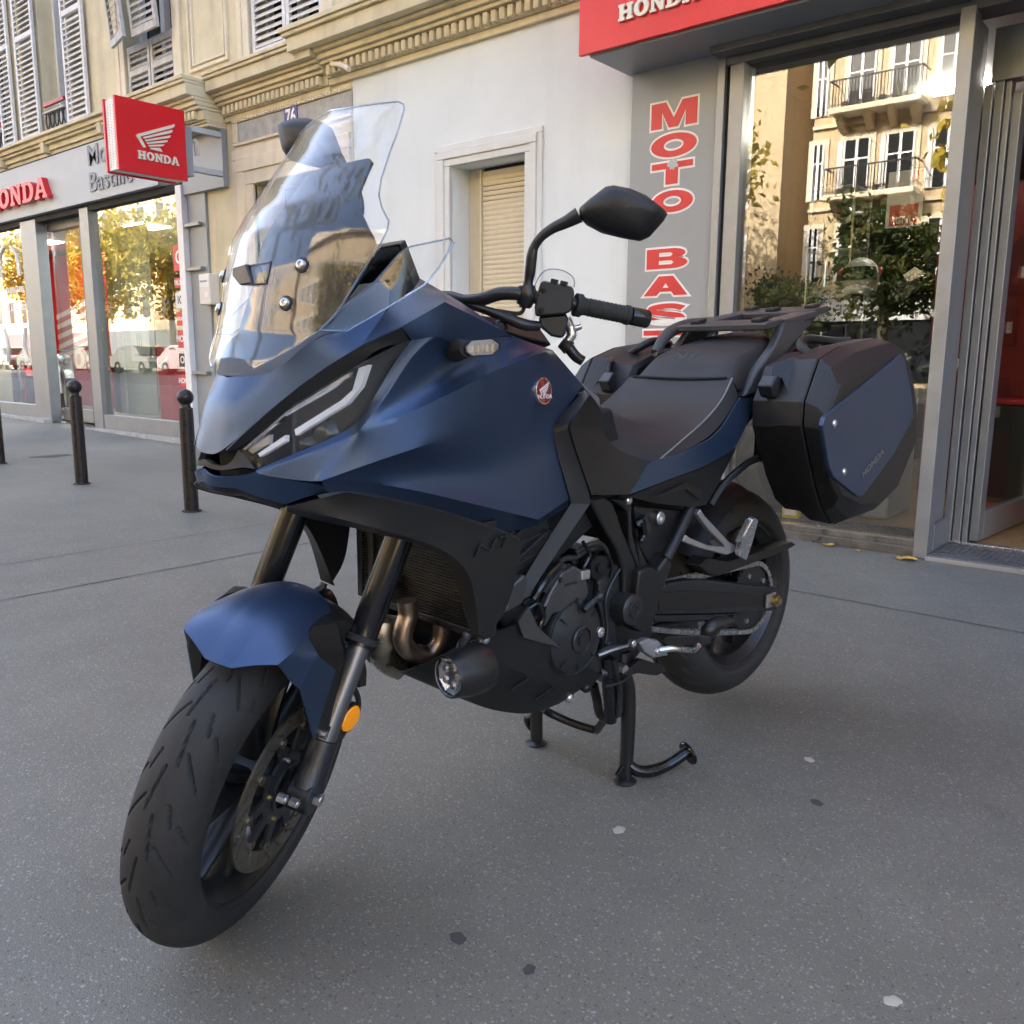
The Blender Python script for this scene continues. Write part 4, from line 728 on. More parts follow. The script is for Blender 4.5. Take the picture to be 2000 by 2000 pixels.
# frame
frm = bpy.data.objects.new('frame', None); link(frm, bike)
for s in (0, 1):
    for pts, th, nm in (
        ([(0.8132,0.1850,0.7383), (0.7668,0.1850,0.7428), (0.7309,0.1850,0.7237), (0.6913,0.1850,0.6484), (0.6577,0.1850,0.5954), (0.6332,0.1850,0.5507), (0.6410,0.1850,0.4901), (0.6840,0.1850,0.4892), (0.6872,0.1850,0.5597), (0.7141,0.1850,0.6119), (0.7579,0.1850,0.6651)], .045, 'spar'),
        ([(0.7336,0.1870,0.7300), (0.6665,0.1870,0.7228), (0.6576,0.1870,0.6441), (0.5972,0.1870,0.5596), (0.6323,0.1870,0.5468), (0.6705,0.1870,0.6138), (0.6788,0.1870,0.6946)], .04, 'spar_rear'),
        ([(0.6559,0.2050,0.5581), (0.6177,0.2050,0.5633), (0.5840,0.2050,0.5504), (0.5388,0.2050,0.5829), (0.5284,0.2050,0.5497), (0.5756,0.2050,0.4650), (0.5947,0.2050,0.4139), (0.6383,0.2050,0.4057), (0.6748,0.2050,0.4310), (0.6568,0.2050,0.4520), (0.6655,0.2050,0.4988)], .045, 'pivot_plate')):
        b = MB(); b.prism(pts, (0,-th,0))
        if s: b.flip()
        b.obj(nm, 'black_satin', frm, bevel=.008, seg=3)
    b = MB(); b.tube([(0.4322,0.1800,0.6733), (0.4926,0.1900,0.6181), (0.5446,0.1950,0.5674)], .014, n=14, smooth=4)
    if s: b.flip()
    b.obj('subframe_tube', 'black_satin', frm)
    c = Vector((0.6825,0.2120,0.4730)); b = MB(); b.lathe([(.036,-.04),(.036,-.002),(.031,.002),(.020,.003),(.019,.006),(.012,.006),(.011,.003),(.0005,.003)], c, n=36)
    if s: b.flip()
    b.obj('pivot_cap', 'engine_black', frm)
c = Vector((0.5562,0.1850,0.6667)); b = MB(); b.lathe([(.016,-.02),(.016,.001),(.013,.003),(.009,.003),(.008,-.002),(.0005,-.002)], c, n=28); b.obj('lock_barrel', 'silver', frm)
c = Vector((0.6870,0.1900,0.7234)); b = MB(); b.lathe([(.0095,-.02),(.0095,.004),(.006,.007),(.0035,.007),(.003,.004),(.0005,.004)], c, n=20); b.obj('frame_bolt', 'silver', frm)
plate([(0.6315,0.1650,0.7023), (0.4174,0.1650,0.6654), (0.5034,0.1650,0.5600), (0.5647,0.1650,0.5526), (0.6139,0.1650,0.6102)], (0,-.03,0), 'battery_cover', 'black_plastic', frm, .006)
c = Vector((0.6124,0.1700,0.6437)); b = MB(); b.tube([c+Vector((.0,0,.03)), c+Vector((-.015,.005,0)), c+Vector((-.005,0,-.03))], .012, n=12, smooth=5); b.obj('oil_line', 'rubber', frm)
b = MB(); b.bx(.30,.62,-.12,.12,.60,.80); b.obj('inner_frame', 'black_rough', frm, bevel=.02)

# ================================================================== rear
RA = Vector((0, 0, .315+LIFT))
RG = [(.000,.075,.060,.040,.0025), (.03,.030,.085,.010,.0022), (.085,.095,.11,.08,.0022), (.075,.07,.12,.05,.0022)]
rwheel, RT = wheel('rear_wheel', RA, Matrix.Identity(4), .315, .182, .070, RG, 13, '', .08, 0, .12)
d = disc(rwheel, RT, -.085, .085, .125)
b = MB(); nt = 42; prof = []
for i in range(nt*4):
    a = 2*math.pi*i/(nt*4); rr = .103 if i % 4 in (0, 1) else .096; prof.append((rr*math.cos(a), .103, rr*math.sin(a)))
b.prism(prof, (0,.006,0)); b.lathe([(.03,.08),(.055,.085),(.06,.102),(.03,.105)], (0,0,0), n=40); b.xf(RT); b.obj('sprocket', 'engine_black', rwheel, sharp=30)
for k in range(5):
    a = 2*math.pi*k/5; b = MB(); c = Vector((.07*math.cos(a), .109, .07*math.sin(a))); b.cyl(c, c+Vector((0,.006,0)), .008, n=6); b.xf(RT); b.obj('sprocket_nut', 'silver_matte', rwheel)
# chain
def chain_path():
    c1 = RA; r1 = .101; c2 = Vector((.62, 0, .44)); r2 = .036; pts = []
    for t in np.linspace(0, 1, 80): # upper run
        pts.append(c2 + Vector((0,0,r2)) + (c1+Vector((.012,0,r1)) - c2 - Vector((0,0,r2)))*t)
    for t in np.linspace(82, 278, 44): pts.append(c1 + Vector((r1*math.cos(R(t)), 0, r1*math.sin(R(t)))))
    for t in np.linspace(0, 1, 80): pts.append(c1+Vector((.012,0,-r1)) + (c2+Vector((0,0,-r2)) - c1 - Vector((.012,0,-r1)))*t + Vector((0,0,-.012*math.sin(t*math.pi))))
    return pts
cp = chain_path(); L = [0]
for a_, b_ in zip(cp, cp[1:]): L.append(L[-1] + (b_-a_).length)
b = MB(); pit = .0159; k = 0; y0 = .106
def chain_at(s_): i = min(np.searchsorted(L, s_), len(L)-1); i = max(i, 1); t = (s_-L[i-1])/(L[i]-L[i-1]+1e-9); return cp[i-1].lerp(cp[i], min(max(t, 0), 1))
while (k+1)*pit < L[-1]:
    A_, B_ = chain_at(k*pit), chain_at((k+1)*pit); d_ = (B_-A_).normalized(); u = Vector((-d_.z, 0, d_.x)); out = k % 2
    for sy in (-1, 1):
        yy = y0 + sy*(.0095 if out else .0065)
        pl = [A_-d_*.006, A_-d_*.004+u*.007, A_+d_*.004+u*.007, (A_+B_)/2+u*.0045, B_-d_*.004+u*.007, B_+d_*.004+u*.007, B_+d_*.006, B_+d_*.004-u*.007, B_-d_*.004-u*.007, (A_+B_)/2-u*.0045, A_+d_*.004-u*.007, A_-d_*.004-u*.007]
        b.prism([Vector((q.x, yy, q.z)) for q in pl], (0,.0022*sy,0))
    b.cyl(Vector((A_.x, y0-.013, A_.z)), Vector((A_.x, y0+.013, A_.z)), .0038, n=8); k += 1
b.obj('chain', 'chain_steel', bike, sharp=30)['kind'] = 'stuff'
# swingarm
swa = bpy.data.objects.new('swingarm', None); link(swa, bike)
for s in (0, 1):
    pts = [(0.5085,0.1450,0.4525), (0.4715,0.1450,0.4833), (0.3676,0.1450,0.4764), (0.2720,0.1450,0.4589), (0.0132,0.1450,0.3955), (-0.0858,0.1450,0.3741), (-0.1001,0.1450,0.3372), (-0.0943,0.1450,0.3011), (0.0334,0.1450,0.3215), (0.2641,0.1450,0.3632), (0.5096,0.1450,0.4107)]
    b = MB(); b.prism(pts, (0,-.03,0))
    if s: b.flip()
    b.obj('arm', 'engine_black', swa, bevel=.006, seg=3)
    b = MB(); b.prism([(0.5015,0.1470,0.4657), (0.3684,0.1470,0.4485), (0.0426,0.1470,0.3774), (0.0132,0.1470,0.3642), (0.0104,0.1470,0.3380), (0.2684,0.1470,0.3788), (0.4988,0.1470,0.4219)], (0,.0018,0))
    if s: b.flip()
    b.obj('arm_face', 'black_plastic', swa, bevel=.0012)
    b = MB(); b.prism([(0.5027,0.1400,0.4069), (0.2562,0.1400,0.3590), (0.1084,0.1400,0.3330), (0.2549,0.1400,0.3433), (0.5017,0.1400,0.3888)], (0,-.04,0))
    if s: b.flip()
    b.obj('arm_flange', 'engine_black', swa, bevel=.003)
b = MB(); b.bx(.42,.52,-.12,.12,.37,.47); b.obj('cross_member', 'engine_black', swa, bevel=.01)
c = Vector((-0.0465,0.1480,0.3454)); b = MB(); b.box(c+Vector((.008,.003,0)), (.05,.008,.040)); b.obj('axle_block', 'brass' if False else 'silver_matte', swa, bevel=.002)
b = MB(); b.cyl(c+Vector((0,.004,0)), c+Vector((0,.022,0)), .0175, n=6); b.cyl(c+Vector((0,.022,0)), c+Vector((0,.030,0)), .010, n=20); b.obj('axle_nut', 'brass', swa)
plate([(0.3099,0.1350,0.5009), (0.2740,0.1350,0.5194), (0.1765,0.1350,0.4923), (-0.1749,0.1350,0.4979), (-0.2026,0.1350,0.4844), (-0.1470,0.1350,0.4745), (0.2197,0.1350,0.4575), (0.2575,0.1350,0.4658)], (0,-.05,0), 'chain_guard', 'black_plastic', swa, .004)
b = MB(); b.tube([(0.4823,0.1000,0.3472), (0.4320,0.1000,0.3548), (0.3564,0.1000,0.3482)], .012, n=10); b.obj('torque_link', 'engine_black', swa)
# rear mudguard hugging the wheel, carried by a stay
HV = {}
for i, a in enumerate((75, 92, 110, 128, 146, 162)):
    rr = .345; HV['c%d' % i] = (RA.x+rr*math.cos(R(a)), 0, RA.z+rr*math.sin(R(a))); HV['m%d' % i] = (RA.x+(rr-.012)*math.cos(R(a)), .065, RA.z+(rr-.012)*math.sin(R(a))); HV['e%d' % i] = (RA.x+(rr-.045)*math.cos(R(a)), .095, RA.z+(rr-.045)*math.sin(R(a)))
# (only the part ahead of the axle, below the seat)
HV2 = {}
for i, a in enumerate((30, 50, 70, 88)):
    rr = .34; HV2['c%d' % i] = (RA.x+rr*math.cos(R(a)), 0, RA.z+rr*math.sin(R(a))); HV2['m%d' % i] = (RA.x+(rr-.01)*math.cos(R(a)), .07, RA.z+(rr-.01)*math.sin(R(a))); HV2['e%d' % i] = (RA.x+(rr-.04)*math.cos(R(a)), .10, RA.z+(rr-.04)*math.sin(R(a)))
net('hugger', HV2, [q % (i, i+1, i+1, i) for i in range(3) for q in ('c%d c%d m%d m%d', 'm%d m%d e%d e%d')], 'black_plastic', swa, sub=2, mirror=True)
# under-tail
tail = bpy.data.objects.new('tail', None); link(tail, bike)
b = MB(); b.loft([[(.50,-.13,.72),(.50,.13,.72),(.50,.13,.84),(.50,-.13,.84)], [(.25,-.14,.78),(.25,.14,.78),(.25,.14,.95),(.25,-.14,.95)], [(-.05,-.10,.92),(-.05,.10,.92),(-.05,.11,1.06),(-.05,-.11,1.06)], [(-.24,-.06,1.0),(-.24,.06,1.0),(-.24,.07,1.09),(-.24,-.07,1.09)]]); b.obj('under_tail', 'black_rough', tail, bevel=.01)
TVn = dict(a=(0.7169,0.2110,0.7409), b=(0.6373,0.2090,0.8069), c=(0.5193,0.2150,0.8227), d=(0.4098,0.2150,0.8464), e=(0.3443,0.2090,0.8755), f=(0.2495,0.1920,0.9415), g=(0.1563,0.1870,0.9372), h=(0.2701,0.2070,0.8274), i=(0.3227,0.2120,0.8074), j=(0.4268,0.2170,0.7833), k=(0.5853,0.2150,0.7613))
LVn = dict(a=(0.7073,0.2060,0.7358), k=(0.5797,0.2110,0.7583), j=(0.4191,0.2120,0.7800), i=(0.3146,0.2070,0.8041), h=(0.2715,0.2020,0.8156), l=(0.3132,0.1900,0.7419), m=(0.3687,0.1850,0.6780), n=(0.4363,0.1900,0.6794), o=(0.5935,0.1980,0.7072))
for s in (0, 1):
    net('tail_cowl', TVn, ['a b c k','c d j k','d e i j','e f g h','e h i'], 'blue_paint', tail, sub=2, cr=.35, vc='a b f g', flip=bool(s), solid=.004)
    net('side_cover', LVn, ['a k o','k j n o','j l m n','j i h l'], 'black_plastic', tail, sub=2, cr=.4, flip=bool(s), solid=.004, vc='a m n h')
    b = MB(); b.prism([(0.6329,0.2080,0.7231), (0.4994,0.2110,0.7498), (0.4164,0.2070,0.7184), (0.4247,0.2020,0.6986), (0.4935,0.2090,0.7318)], (0,.003,0))
    if s: b.flip()
    b.obj('cover_ridge', 'black_satin', tail, bevel=.001)
# seats
SV_ = dict(n0=(0.6497,0.0650,0.9443), n1=(0.6763,0.0900,0.9203), n2=(0.7014,0.1150,0.8944), l1=(0.7210,0.1380,0.8640), l2=(0.7190,0.1580,0.8393), l3=(0.6717,0.1800,0.8212), l4=(0.6229,0.1980,0.8079), p0=(0.5907,0.2010,0.8083), q1=(0.5061,0.2070,0.8228), q2=(0.4057,0.2070,0.8488), q3=(0.3367,0.2000,0.8802), q4=(0.2410,0.1840,0.9427),
 p1=(0.4868,0.1920,0.8492), p2=(0.3937,0.1840,0.8874), p3=(0.3105,0.1760,0.9351), p4=(0.2501,0.1660,0.9879),
 c0=(.635,0,.955), c1=(.565,0,.915), c2=(.48,0,.893), c3=(.39,0,.90), c4=(.31,0,.935), c5=(.25,0,.985), d1=(0.6073,0.0950,0.9076), d2=(.50,.125,.872), d3=(.41,.135,.878), d4=(.325,.135,.92), d5=(.255,.125,.985), g1=(0.6811,0.1370,0.8729), g2=(0.6344,0.1720,0.8451))
seat = bpy.data.objects.new('seat', None); link(seat, bike)
net('rider_seat', SV_, ['c0 n0 n1 d1','c0 d1 c1','n1 n2 g1 d1','n2 l1 l2 g1','g1 l2 l3 g2','g2 l3 l4 p0','c1 d1 d2 c2','d1 g1 g2 d2','c2 d2 d3 c3','d2 g2 p1 d3','g2 p0 p1','p0 q1 p1','p1 q1 q2 p2','d3 p1 p2 d4','c3 d3 d4 c4','p2 q2 q3 p3','d4 p2 p3 d5','c4 d4 d5 c5','p3 q3 q4 p4','d5 p3 p4'], 'seat_vinyl', seat, sub=3, mirror=True, solid=0, crease={'p0 p1 p2 p3 p4': .55}, bound=.4, sharp=180, split=0)
b = MB(); b.tube([SV_['p0'], SV_['p1'], SV_['p2'], SV_['p3'], SV_['p4']], .0022, n=8, smooth=6); b.xf(Matrix.Translation((0,.001,.0015))); b.obj('piping', 'grey_print', seat)
PVn = dict(f0=(.25,0,.985), f1=(0.2780,0.0850,0.9981), f2=(0.2344,0.1570,0.9945), g0=(.20,0,1.055), g1=(0.2769,0.0600,1.0626), g2=(0.1964,0.1420,1.0374), m0=(.07,0,1.085), m2=(0.1188,0.1400,1.0643), h0=(-.075,0,1.118), h1=(0.0263,0.0500,1.1030), h2=(-0.0058,0.1180,1.0954), s1=(0.2223,0.1660,0.9612), s2=(0.1834,0.1660,0.9605), s3=(0.1014,0.1550,1.0142), s4=(0.0102,0.1350,1.0706))
PVn['f1'] = (.247, .085, .988); PVn['g1'] = (.19, .075, 1.055); PVn['m1'] = (.07, .08, 1.085); PVn['h1'] = (-.073, .06, 1.116)
net('pillion_seat', PVn, ['f0 f1 g1 g0','f1 f2 g2 g1','g0 g1 m1 m0','g1 g2 m2 m1','m0 m1 h1 h0','m1 m2 h2 h1','f2 s1 s2 g2','g2 s2 s3 m2','m2 s3 s4 h2'], 'seat_vinyl', seat, sub=3, mirror=True, solid=0, crease={'f1 f2': .6, 'g1 g2': .25, 'g2 m2 h2': .3}, bound=.6, sharp=180, split=0)
b = MB(); b.tube([(.252,-.15,.988),(.255,-.08,.987),(.256,0,.986),(.255,.08,.987),(.252,.15,.99)], .004, n=8, smooth=5); b.obj('seat_seam', 'black_rough', seat)
Mn = Matrix.Translation(Vector((.212,0,1.048))) @ Matrix((Vector((0,1,0)), Vector((-.55,0,.83)), Vector((.83,0,.55)))).transposed().to_4x4()
text_obj('embossed_letters', 'NT', 'black_satin', .035, Mn @ Matrix.Translation((0,-.012,.0095)), seat, extrude=.0006, font_scale=(1.7,.8), shear=.35)
# grab rails and rack
rk = bpy.data.objects.new('luggage_rack', None); link(rk, bike)
mat('rack_grey', (.050,.051,.055), .38, .3, .5, bump=.1, bscale=400)
for s in (0, 1):
    RV = [((0.2097,0.1780,0.9405), (0.1608,0.1900,0.9526)), ((0.1489,0.1750,1.0058), (0.1222,0.1880,1.0011)), ((0.0527,0.1700,1.0722), (0.0433,0.1820,1.0323)), ((0.0107,0.1650,1.1138), (-0.0481,0.1760,1.0895)), ((-0.0222,0.1550,1.1403), (-0.1340,0.1680,1.1325)), ((-0.0788,0.1400,1.1536), (-0.1961,0.1500,1.1545))]
    rings = []
    for a_, c_ in RV:
        a_, c_ = Vector(a_), Vector(c_); d_ = Vector((0,-.028,0)); rings.append([a_, c_, c_+d_, a_+d_])
    b = MB(); b.loft(rings)
    if s: b.flip()
    b.obj('grab_rail', 'rack_grey', rk, bevel=.006, seg=3)
    b = MB(); b.tube([(.15,-.155,1.055),(.075,-.17,1.108),(-.01,-.17,1.136),(-.10,-.16,1.145),(-.18,-.13,1.15)], [.014,.018,.02,.022,.022], n=14, smooth=5, flat=.7)
    b.tube([(.15,-.155,1.055),(.05,-.15,1.06),(-.06,-.15,1.085),(-.12,-.15,1.125)], [.011,.012,.012,.014], n=12, smooth=5)
    if not s: b.obj('grab_handle', 'rack_grey', rk)
Z = 1.16
b = MB(); 
for (x0, x1, y0, y1, z) in ((-.03,.06,-.145,.145,1.132),(-.31,-.19,-.135,.135,1.178),(-.20,-.02,.085,.155,1.152),(-.20,-.02,-.155,-.085,1.152)):
    b.box(((x0+x1)/2,(y0+y1)/2,z), (x1-x0,y1-y0,.02), Matrix.Rotation(R(10), 3, 'Y'))
b.obj('carrier_plate', 'rack_grey', rk, bevel=.005, seg=3)
for x, y in ((-.27,.10),(-.27,-.10),(-.22,0),(.02,.10),(.02,-.10)):
    b = MB(); b.box((x,y,1.140-.17*x+.010), (.045,.03,.010), Matrix.Rotation(R(10), 3, 'Y')); b.obj('carrier_pad', 'black_plastic', rk, bevel=.003)
b = MB(); b.box((-.27,0,1.04), (.03,.16,.07)); b.obj('tail_lamp', 'badge_red', tail, bevel=.008)
b = MB(); b.prism([(-.24,-.09,1.02),(-.30,-.09,1.0),(-.42,-.09,.72),(-.38,-.09,.72)], (0,.18,0)); b.obj('plate_holder', 'black_plastic', tail, bevel=.006)
# side cases
Sr = [(.185,1.04),(.245,.937),(.243,.878),(.165,.73),(.11,.655),(.05,.612),(-.12,.625),(-.23,.69),(-.335,.82),(-.305,.95),(-.245,1.06),(-.12,1.096),(.08,1.072)]
Or = [(.198,.985),(.252,.912),(.250,.868),(.205,.755),(.145,.70),(.03,.662),(-.10,.655),(-.20,.69),(-.31,.82),(-.287,.915),(-.228,1.015),(-.165,1.068),(.06,1.03)]
Inr = [(.175,1.02),(.225,.935),(.222,.87),(.14,.735),(.085,.665),(.03,.632),(-.12,.645),(-.22,.70),(-.32,.82),(-.29,.945),(-.23,1.04),(-.12,1.07),(.07,1.055)]
def ring(Q, y, k=1.): 
    cx = sum(q[0] for q in Q)/len(Q); cz = sum(q[1] for q in Q)/len(Q); return [(cx+(x-cx)*k, y, cz+(z-cz)*k) for x, z in Q]
for s in (0, 1):
    pn = bpy.data.objects.new('side_case', None); link(pn, bike)
    b = MB(); b.loft([ring(Inr, .205, .93), ring(Inr, .215), ring(Inr, .26, 1.0), ring(Sr, .300, .985), ring(Sr, .358), ring(Sr, .362, .985)])
    if s: b.flip()
    b.obj('case_body', 'black_plastic', pn, bevel=.010, seg=3, blim=25)
    b = MB(); b.loft([ring(Sr, .365, .985), ring(Sr, .368), ring([(a[0]*.6+c[0]*.4, a[1]*.6+c[1]*.4) for a, c in zip(Sr, Or)], .40), ring(Or, .420), ring(Or, .428, .95)])
    if s: b.flip()
    b.obj('lid', 'black_plastic', pn, bevel=.008, seg=3, blim=20)
    bp = [(0.2735,0.4340,0.9044), (0.2187,0.4340,0.9282), (-0.1279,0.4340,1.0537), (-0.1521,0.4340,1.0405), (-0.2085,0.4340,0.9599), (-0.2455,0.4340,0.8857), (-0.1375,0.4340,0.7938), (0.0348,0.4340,0.6957), (0.0669,0.4340,0.6961), (0.2041,0.4340,0.7573), (0.2338,0.4340,0.7870), (0.2796,0.4340,0.8858)]
    b = MB(); b.prism(bp, (0,-.012,0))
    if s: b.flip()
    lp = b.obj('lid_panel', 'blue_paint', pn, bevel=.003)
    for P in ((0.2238,0.4350,0.8886), (0.1546,0.4350,0.7669)):
        b = MB(); b.lathe([(.010,-.002),(.010,.001),(.006,.004),(.003,.004),(.003,.001),(.0005,.001)], Vector(P), n=24)
        if s: b.flip()
        b.obj('panel_bolt', 'silver', pn)
    if not s:
        pa, pb = Vector((0.0548,0.4360,0.7488)), Vector((-0.0606,0.4360,0.8052)); exx = (pb-pa).normalized(); ey = Vector((0,1,0)); ez = ey.cross(exx)
        M = Matrix.Translation((pa+pb)/2) @ Matrix((exx, ez, ey)).transposed().to_4x4()
        text_obj('case_lettering', 'HONDA', 'grey_print', .030, M, pn, extrude=.0006, font_scale=(1.12*(pb-pa).length/.125, .8), offset=.0006)
    b = MB(); b.prism([(0.2547,0.2400,0.9729), (0.2289,0.2400,1.0004), (0.2092,0.2500,0.9904), (0.2048,0.2500,0.9509), (0.2199,0.2500,0.9400), (0.2379,0.2400,0.9446)], (0,.04,0))
    if s: b.flip()
    b.obj('latch', 'black_satin', pn, bevel=.005)
    b = MB(); b.prism([(0.2180,0.2620,1.0268), (0.1729,0.2850,1.0437), (0.1371,0.3300,1.0386), (0.2035,0.3450,0.9376), (0.2273,0.3250,0.9375), (0.2108,0.2850,0.9911), (0.2219,0.2600,0.9963)], (.010,.004,.0))
    if s: b.flip()
    b.obj('body_trim', 'black_satin', pn, bevel=.003)
    b = MB(); b.tube([(0.0978,0.3000,1.0471), (0.0843,0.2600,1.0730), (0.0321,0.2500,1.0913), (-0.0667,0.2700,1.0872), (-0.1092,0.3000,1.0895)], [.010,.012,.012,.012,.010], n=10, smooth=5)
    if s: b.flip()
    b.obj('carry_handle', 'black_plastic', pn)
    b = MB(); b.tube([(0.1336,0.2000,0.8352), (0.1398,0.2000,0.7878), (0.1991,0.1900,0.7674), (0.2776,0.1750,0.7196), (0.3200,0.1650,0.6700)], .010, n=10, smooth=6)
    b.box(Vector((0.1419,0.2100,0.8067)), (.03,.05,.07))
    if s: b.flip()
    b.obj('case_bracket', 'black_satin', pn)
# pillion peg hangers
for s in (0, 1):
    ph = bpy.data.objects.new('pillion_peg_hanger', None); link(ph, bike)
    b = MB(); b.prism([(0.4275,0.2000,0.6625), (0.4137,0.2000,0.6738), (0.3936,0.2000,0.6542), (0.2777,0.2000,0.5723), (0.2453,0.2000,0.5576), (0.2503,0.2000,0.5408), (0.2866,0.2000,0.5380), (0.3012,0.2000,0.5666), (0.3755,0.2000,0.6169)], (0,-.016,0))
    b.prism([(0.4829,0.1990,0.6020), (0.4712,0.1990,0.6175), (0.4510,0.1990,0.6061), (0.3706,0.1990,0.5755), (0.2952,0.1990,0.5610), (0.2842,0.1990,0.5375), (0.4158,0.1990,0.5764)], (0,-.015,0))
    if s: b.flip()
    b.obj('hanger', 'silver_matte', ph, bevel=.003)
    b = MB(); b.prism([(0.3647,0.1920,0.5856), (0.3377,0.1920,0.5849), (0.2844,0.1920,0.5628), (0.3280,0.1920,0.5624)], (0,-.006,0))
    if s: b.flip()
    b.obj('web', 'grey_cast', ph)
    b = MB(); b.prism([(0.2605,0.2100,0.5669), (0.2692,0.2200,0.5924), (0.2497,0.2320,0.6367), (0.2368,0.2340,0.6399), (0.2234,0.2340,0.6315), (0.2306,0.2220,0.5691), (0.2280,0.2080,0.5202), (0.2627,0.2080,0.5371)], (-.004,.014,-.004))
    if s: b.flip()
    b.obj('pillion_peg', 'silver', ph, bevel=.003)
    b = MB(); 
    for k in range(9):
        t = k/8; P = Vector((0.2711,0.2220,0.5784)).lerp(Vector((0.2566,0.2380,0.6316)), t); b.box(P, (.006,.012,.006))
    if s: b.flip()
    b.obj('peg_teeth', 'silver_matte', ph)['kind'] = 'stuff'
# rider pegs, gear lever, stands
for s in (0, 1):
    rp = bpy.data.objects.new('rider_peg', None); link(rp, bike)
    b = MB(); b.prism([(0.6666,0.2000,0.3928), (0.6346,0.2000,0.3961), (0.5943,0.2000,0.3829), (0.5659,0.2000,0.3593), (0.5507,0.2000,0.3340), (0.6120,0.2000,0.3421), (0.6459,0.2000,0.3650)], (0,.02,0))
    if s: b.flip()
    b.obj('peg_bracket', 'silver_matte', rp, bevel=.004)
    b = MB(); b.prism([(0.5802,0.2150,0.3748), (0.5743,0.2250,0.3896), (0.5436,0.3000,0.4043), (0.5366,0.3000,0.3859), (0.5473,0.2850,0.3741), (0.5657,0.2300,0.3624)], (-.028,.012,-.006))
    if s: b.flip()
    b.obj('peg_rubber', 'rubber', rp, bevel=.005)
    b = MB(); b.tube([(0.5953,0.2220,0.3588), (0.5657,0.2400,0.3607), (0.5537,0.2850,0.3659), (0.5587,0.3000,0.3742), (0.5603,0.3100,0.3855)], [.008,.008,.007,.007,.006], n=10, smooth=4)
    if s: b.flip()
    b.obj('feeler', 'silver', rp)
    for P in ((0.6913,0.2220,0.3968), (0.5964,0.2220,0.3548)):
        b = MB(); b.lathe([(.009,-.01),(.009,.002),(.006,.004),(.003,.004),(.003,.001),(.0005,.001)], Vector(P), n=18)
        if s: b.flip()
        b.obj('bracket_bolt', 'silver', rp)
    b = MB(); b.prism([(0.6827,0.1700,0.3111), (0.6126,0.1700,0.3323), (0.5219,0.1700,0.2927), (0.5138,0.1700,0.2750), (0.5486,0.1700,0.2726), (0.6241,0.1700,0.2984), (0.6631,0.1700,0.2997)], (0,.016,0))
    if s: b.flip()
    b.obj('heel_guard', 'black_satin', rp, bevel=.004)
gl = bpy.data.objects.new('gear_lever', None); link(gl, bike)
b = MB(); b.tube([(0.4874,0.2400,0.3469), (0.4441,0.2400,0.3546), (0.3850,0.2400,0.3706)], [.010,.013,.014], n=12); b.tube([(0.4523,0.2550,0.3645), (0.4499,0.2620,0.3876), (0.4119,0.2660,0.3980), (0.3603,0.2680,0.3898)], [.012,.018,.018,.012], n=14, smooth=4); b.obj('lever', 'black_satin', gl)
plate([(0.4415,0.2300,0.3959), (0.4191,0.2300,0.3957), (0.4212,0.2300,0.3649), (0.4333,0.2300,0.3676)], (0,-.006,0), 'lever_tab', 'silver', gl, .001)
stn = bpy.data.objects.new('centre_stand', None); link(stn, bike)
fl = (0.6083,0.1434,0.0060)
b = MB(); b.tube([(0.6344,0.1450,0.3440), (0.6326,0.1480,0.2967), (0.6126,0.1480,0.2477), (0.6048,0.1460,0.1648), (0.6040,0.1440,0.0735), (fl[0], fl[1], .012)], [.017,.018,.018,.018,.017,.017], n=18, smooth=5); b.obj('leg', 'black_satin', stn)
b = MB(); b.tube([(.635,-.145,.31),(.625,-.15,.22),(.62,-.155,.10),(.615,-.158,.012)], .017, n=18, smooth=4); b.obj('leg', 'black_satin', stn)
b = MB(); b.tube([(0.5271,-0.0200,0.0573), (0.5771,0.0500,0.1261), (0.6291,0.1200,0.1727), (0.6155,0.1400,0.2107)], .011, n=12, smooth=4); b.tube([(0.6198,-0.1300,0.1108), (0.5896,-0.1200,0.0880), (0.5543,-0.0700,0.0664), (0.5271,-0.0200,0.0573)], .011, n=12, smooth=4); b.obj('cross_tube', 'black_satin', stn)
for P in (fl, (.615,-.158,.0)):
    b = MB(); b.lathe([(.0005,0),(.028,.0),(.030,.003),(.020,.010),(.0005,.012)], (P[0], P[1], .001), (0,0,1), n=24); b.obj('foot', 'engine_black', stn)
b = MB(); b.prism([(0.6596,0.1500,0.0399), (0.6341,0.1500,0.0583), (0.6191,0.1500,0.0214), (0.6255,0.1500,0.0145)], (0,.01,0)); b.obj('gusset', 'black_gloss', stn, bevel=.002)
b = MB(); b.tube([(0.6014,0.1500,0.0450), (0.5840,0.1650,0.0286), (0.5474,0.1800,0.0216), (0.4965,0.1950,0.0284), (0.4523,0.2100,0.0471), (0.4455,0.2130,0.0507)], [.013,.015,.016,.015,.015,.015], n=16, smooth=5); b.obj('step_arm', 'black_gloss', stn)
c = Vector((0.4489,0.2130,0.0447)); dr = (Vector((0.4523,0.2100,0.0471))-Vector((0.4965,0.1950,0.0284))).normalized(); b = MB(); b.lathe([(.0005,-.004),(.030,-.004),(.032,0),(.030,.005),(.0005,.006)], c+dr*.006, dr, n=24); b.obj('step_pad', 'black_gloss', stn)
b = MB(); b.tube([(0.6050,-0.1700,0.0743), (0.6182,-0.1900,0.0668), (0.5977,-0.2000,0.0324), (0.5770,-0.1900,0.0141)], .011, n=10, smooth=4); b.obj('stop_lug', 'black_satin', stn)
ss = bpy.data.objects.new('side_stand', None); link(ss, bike)
b = MB(); b.tube([(0.7041,0.1500,0.3491), (0.6952,0.1520,0.3008), (0.6874,0.1530,0.2347), (0.6809,0.1530,0.1829)], [.016,.016,.015,.014], n=16, smooth=4); b.obj('stand_leg', 'black_gloss', ss)
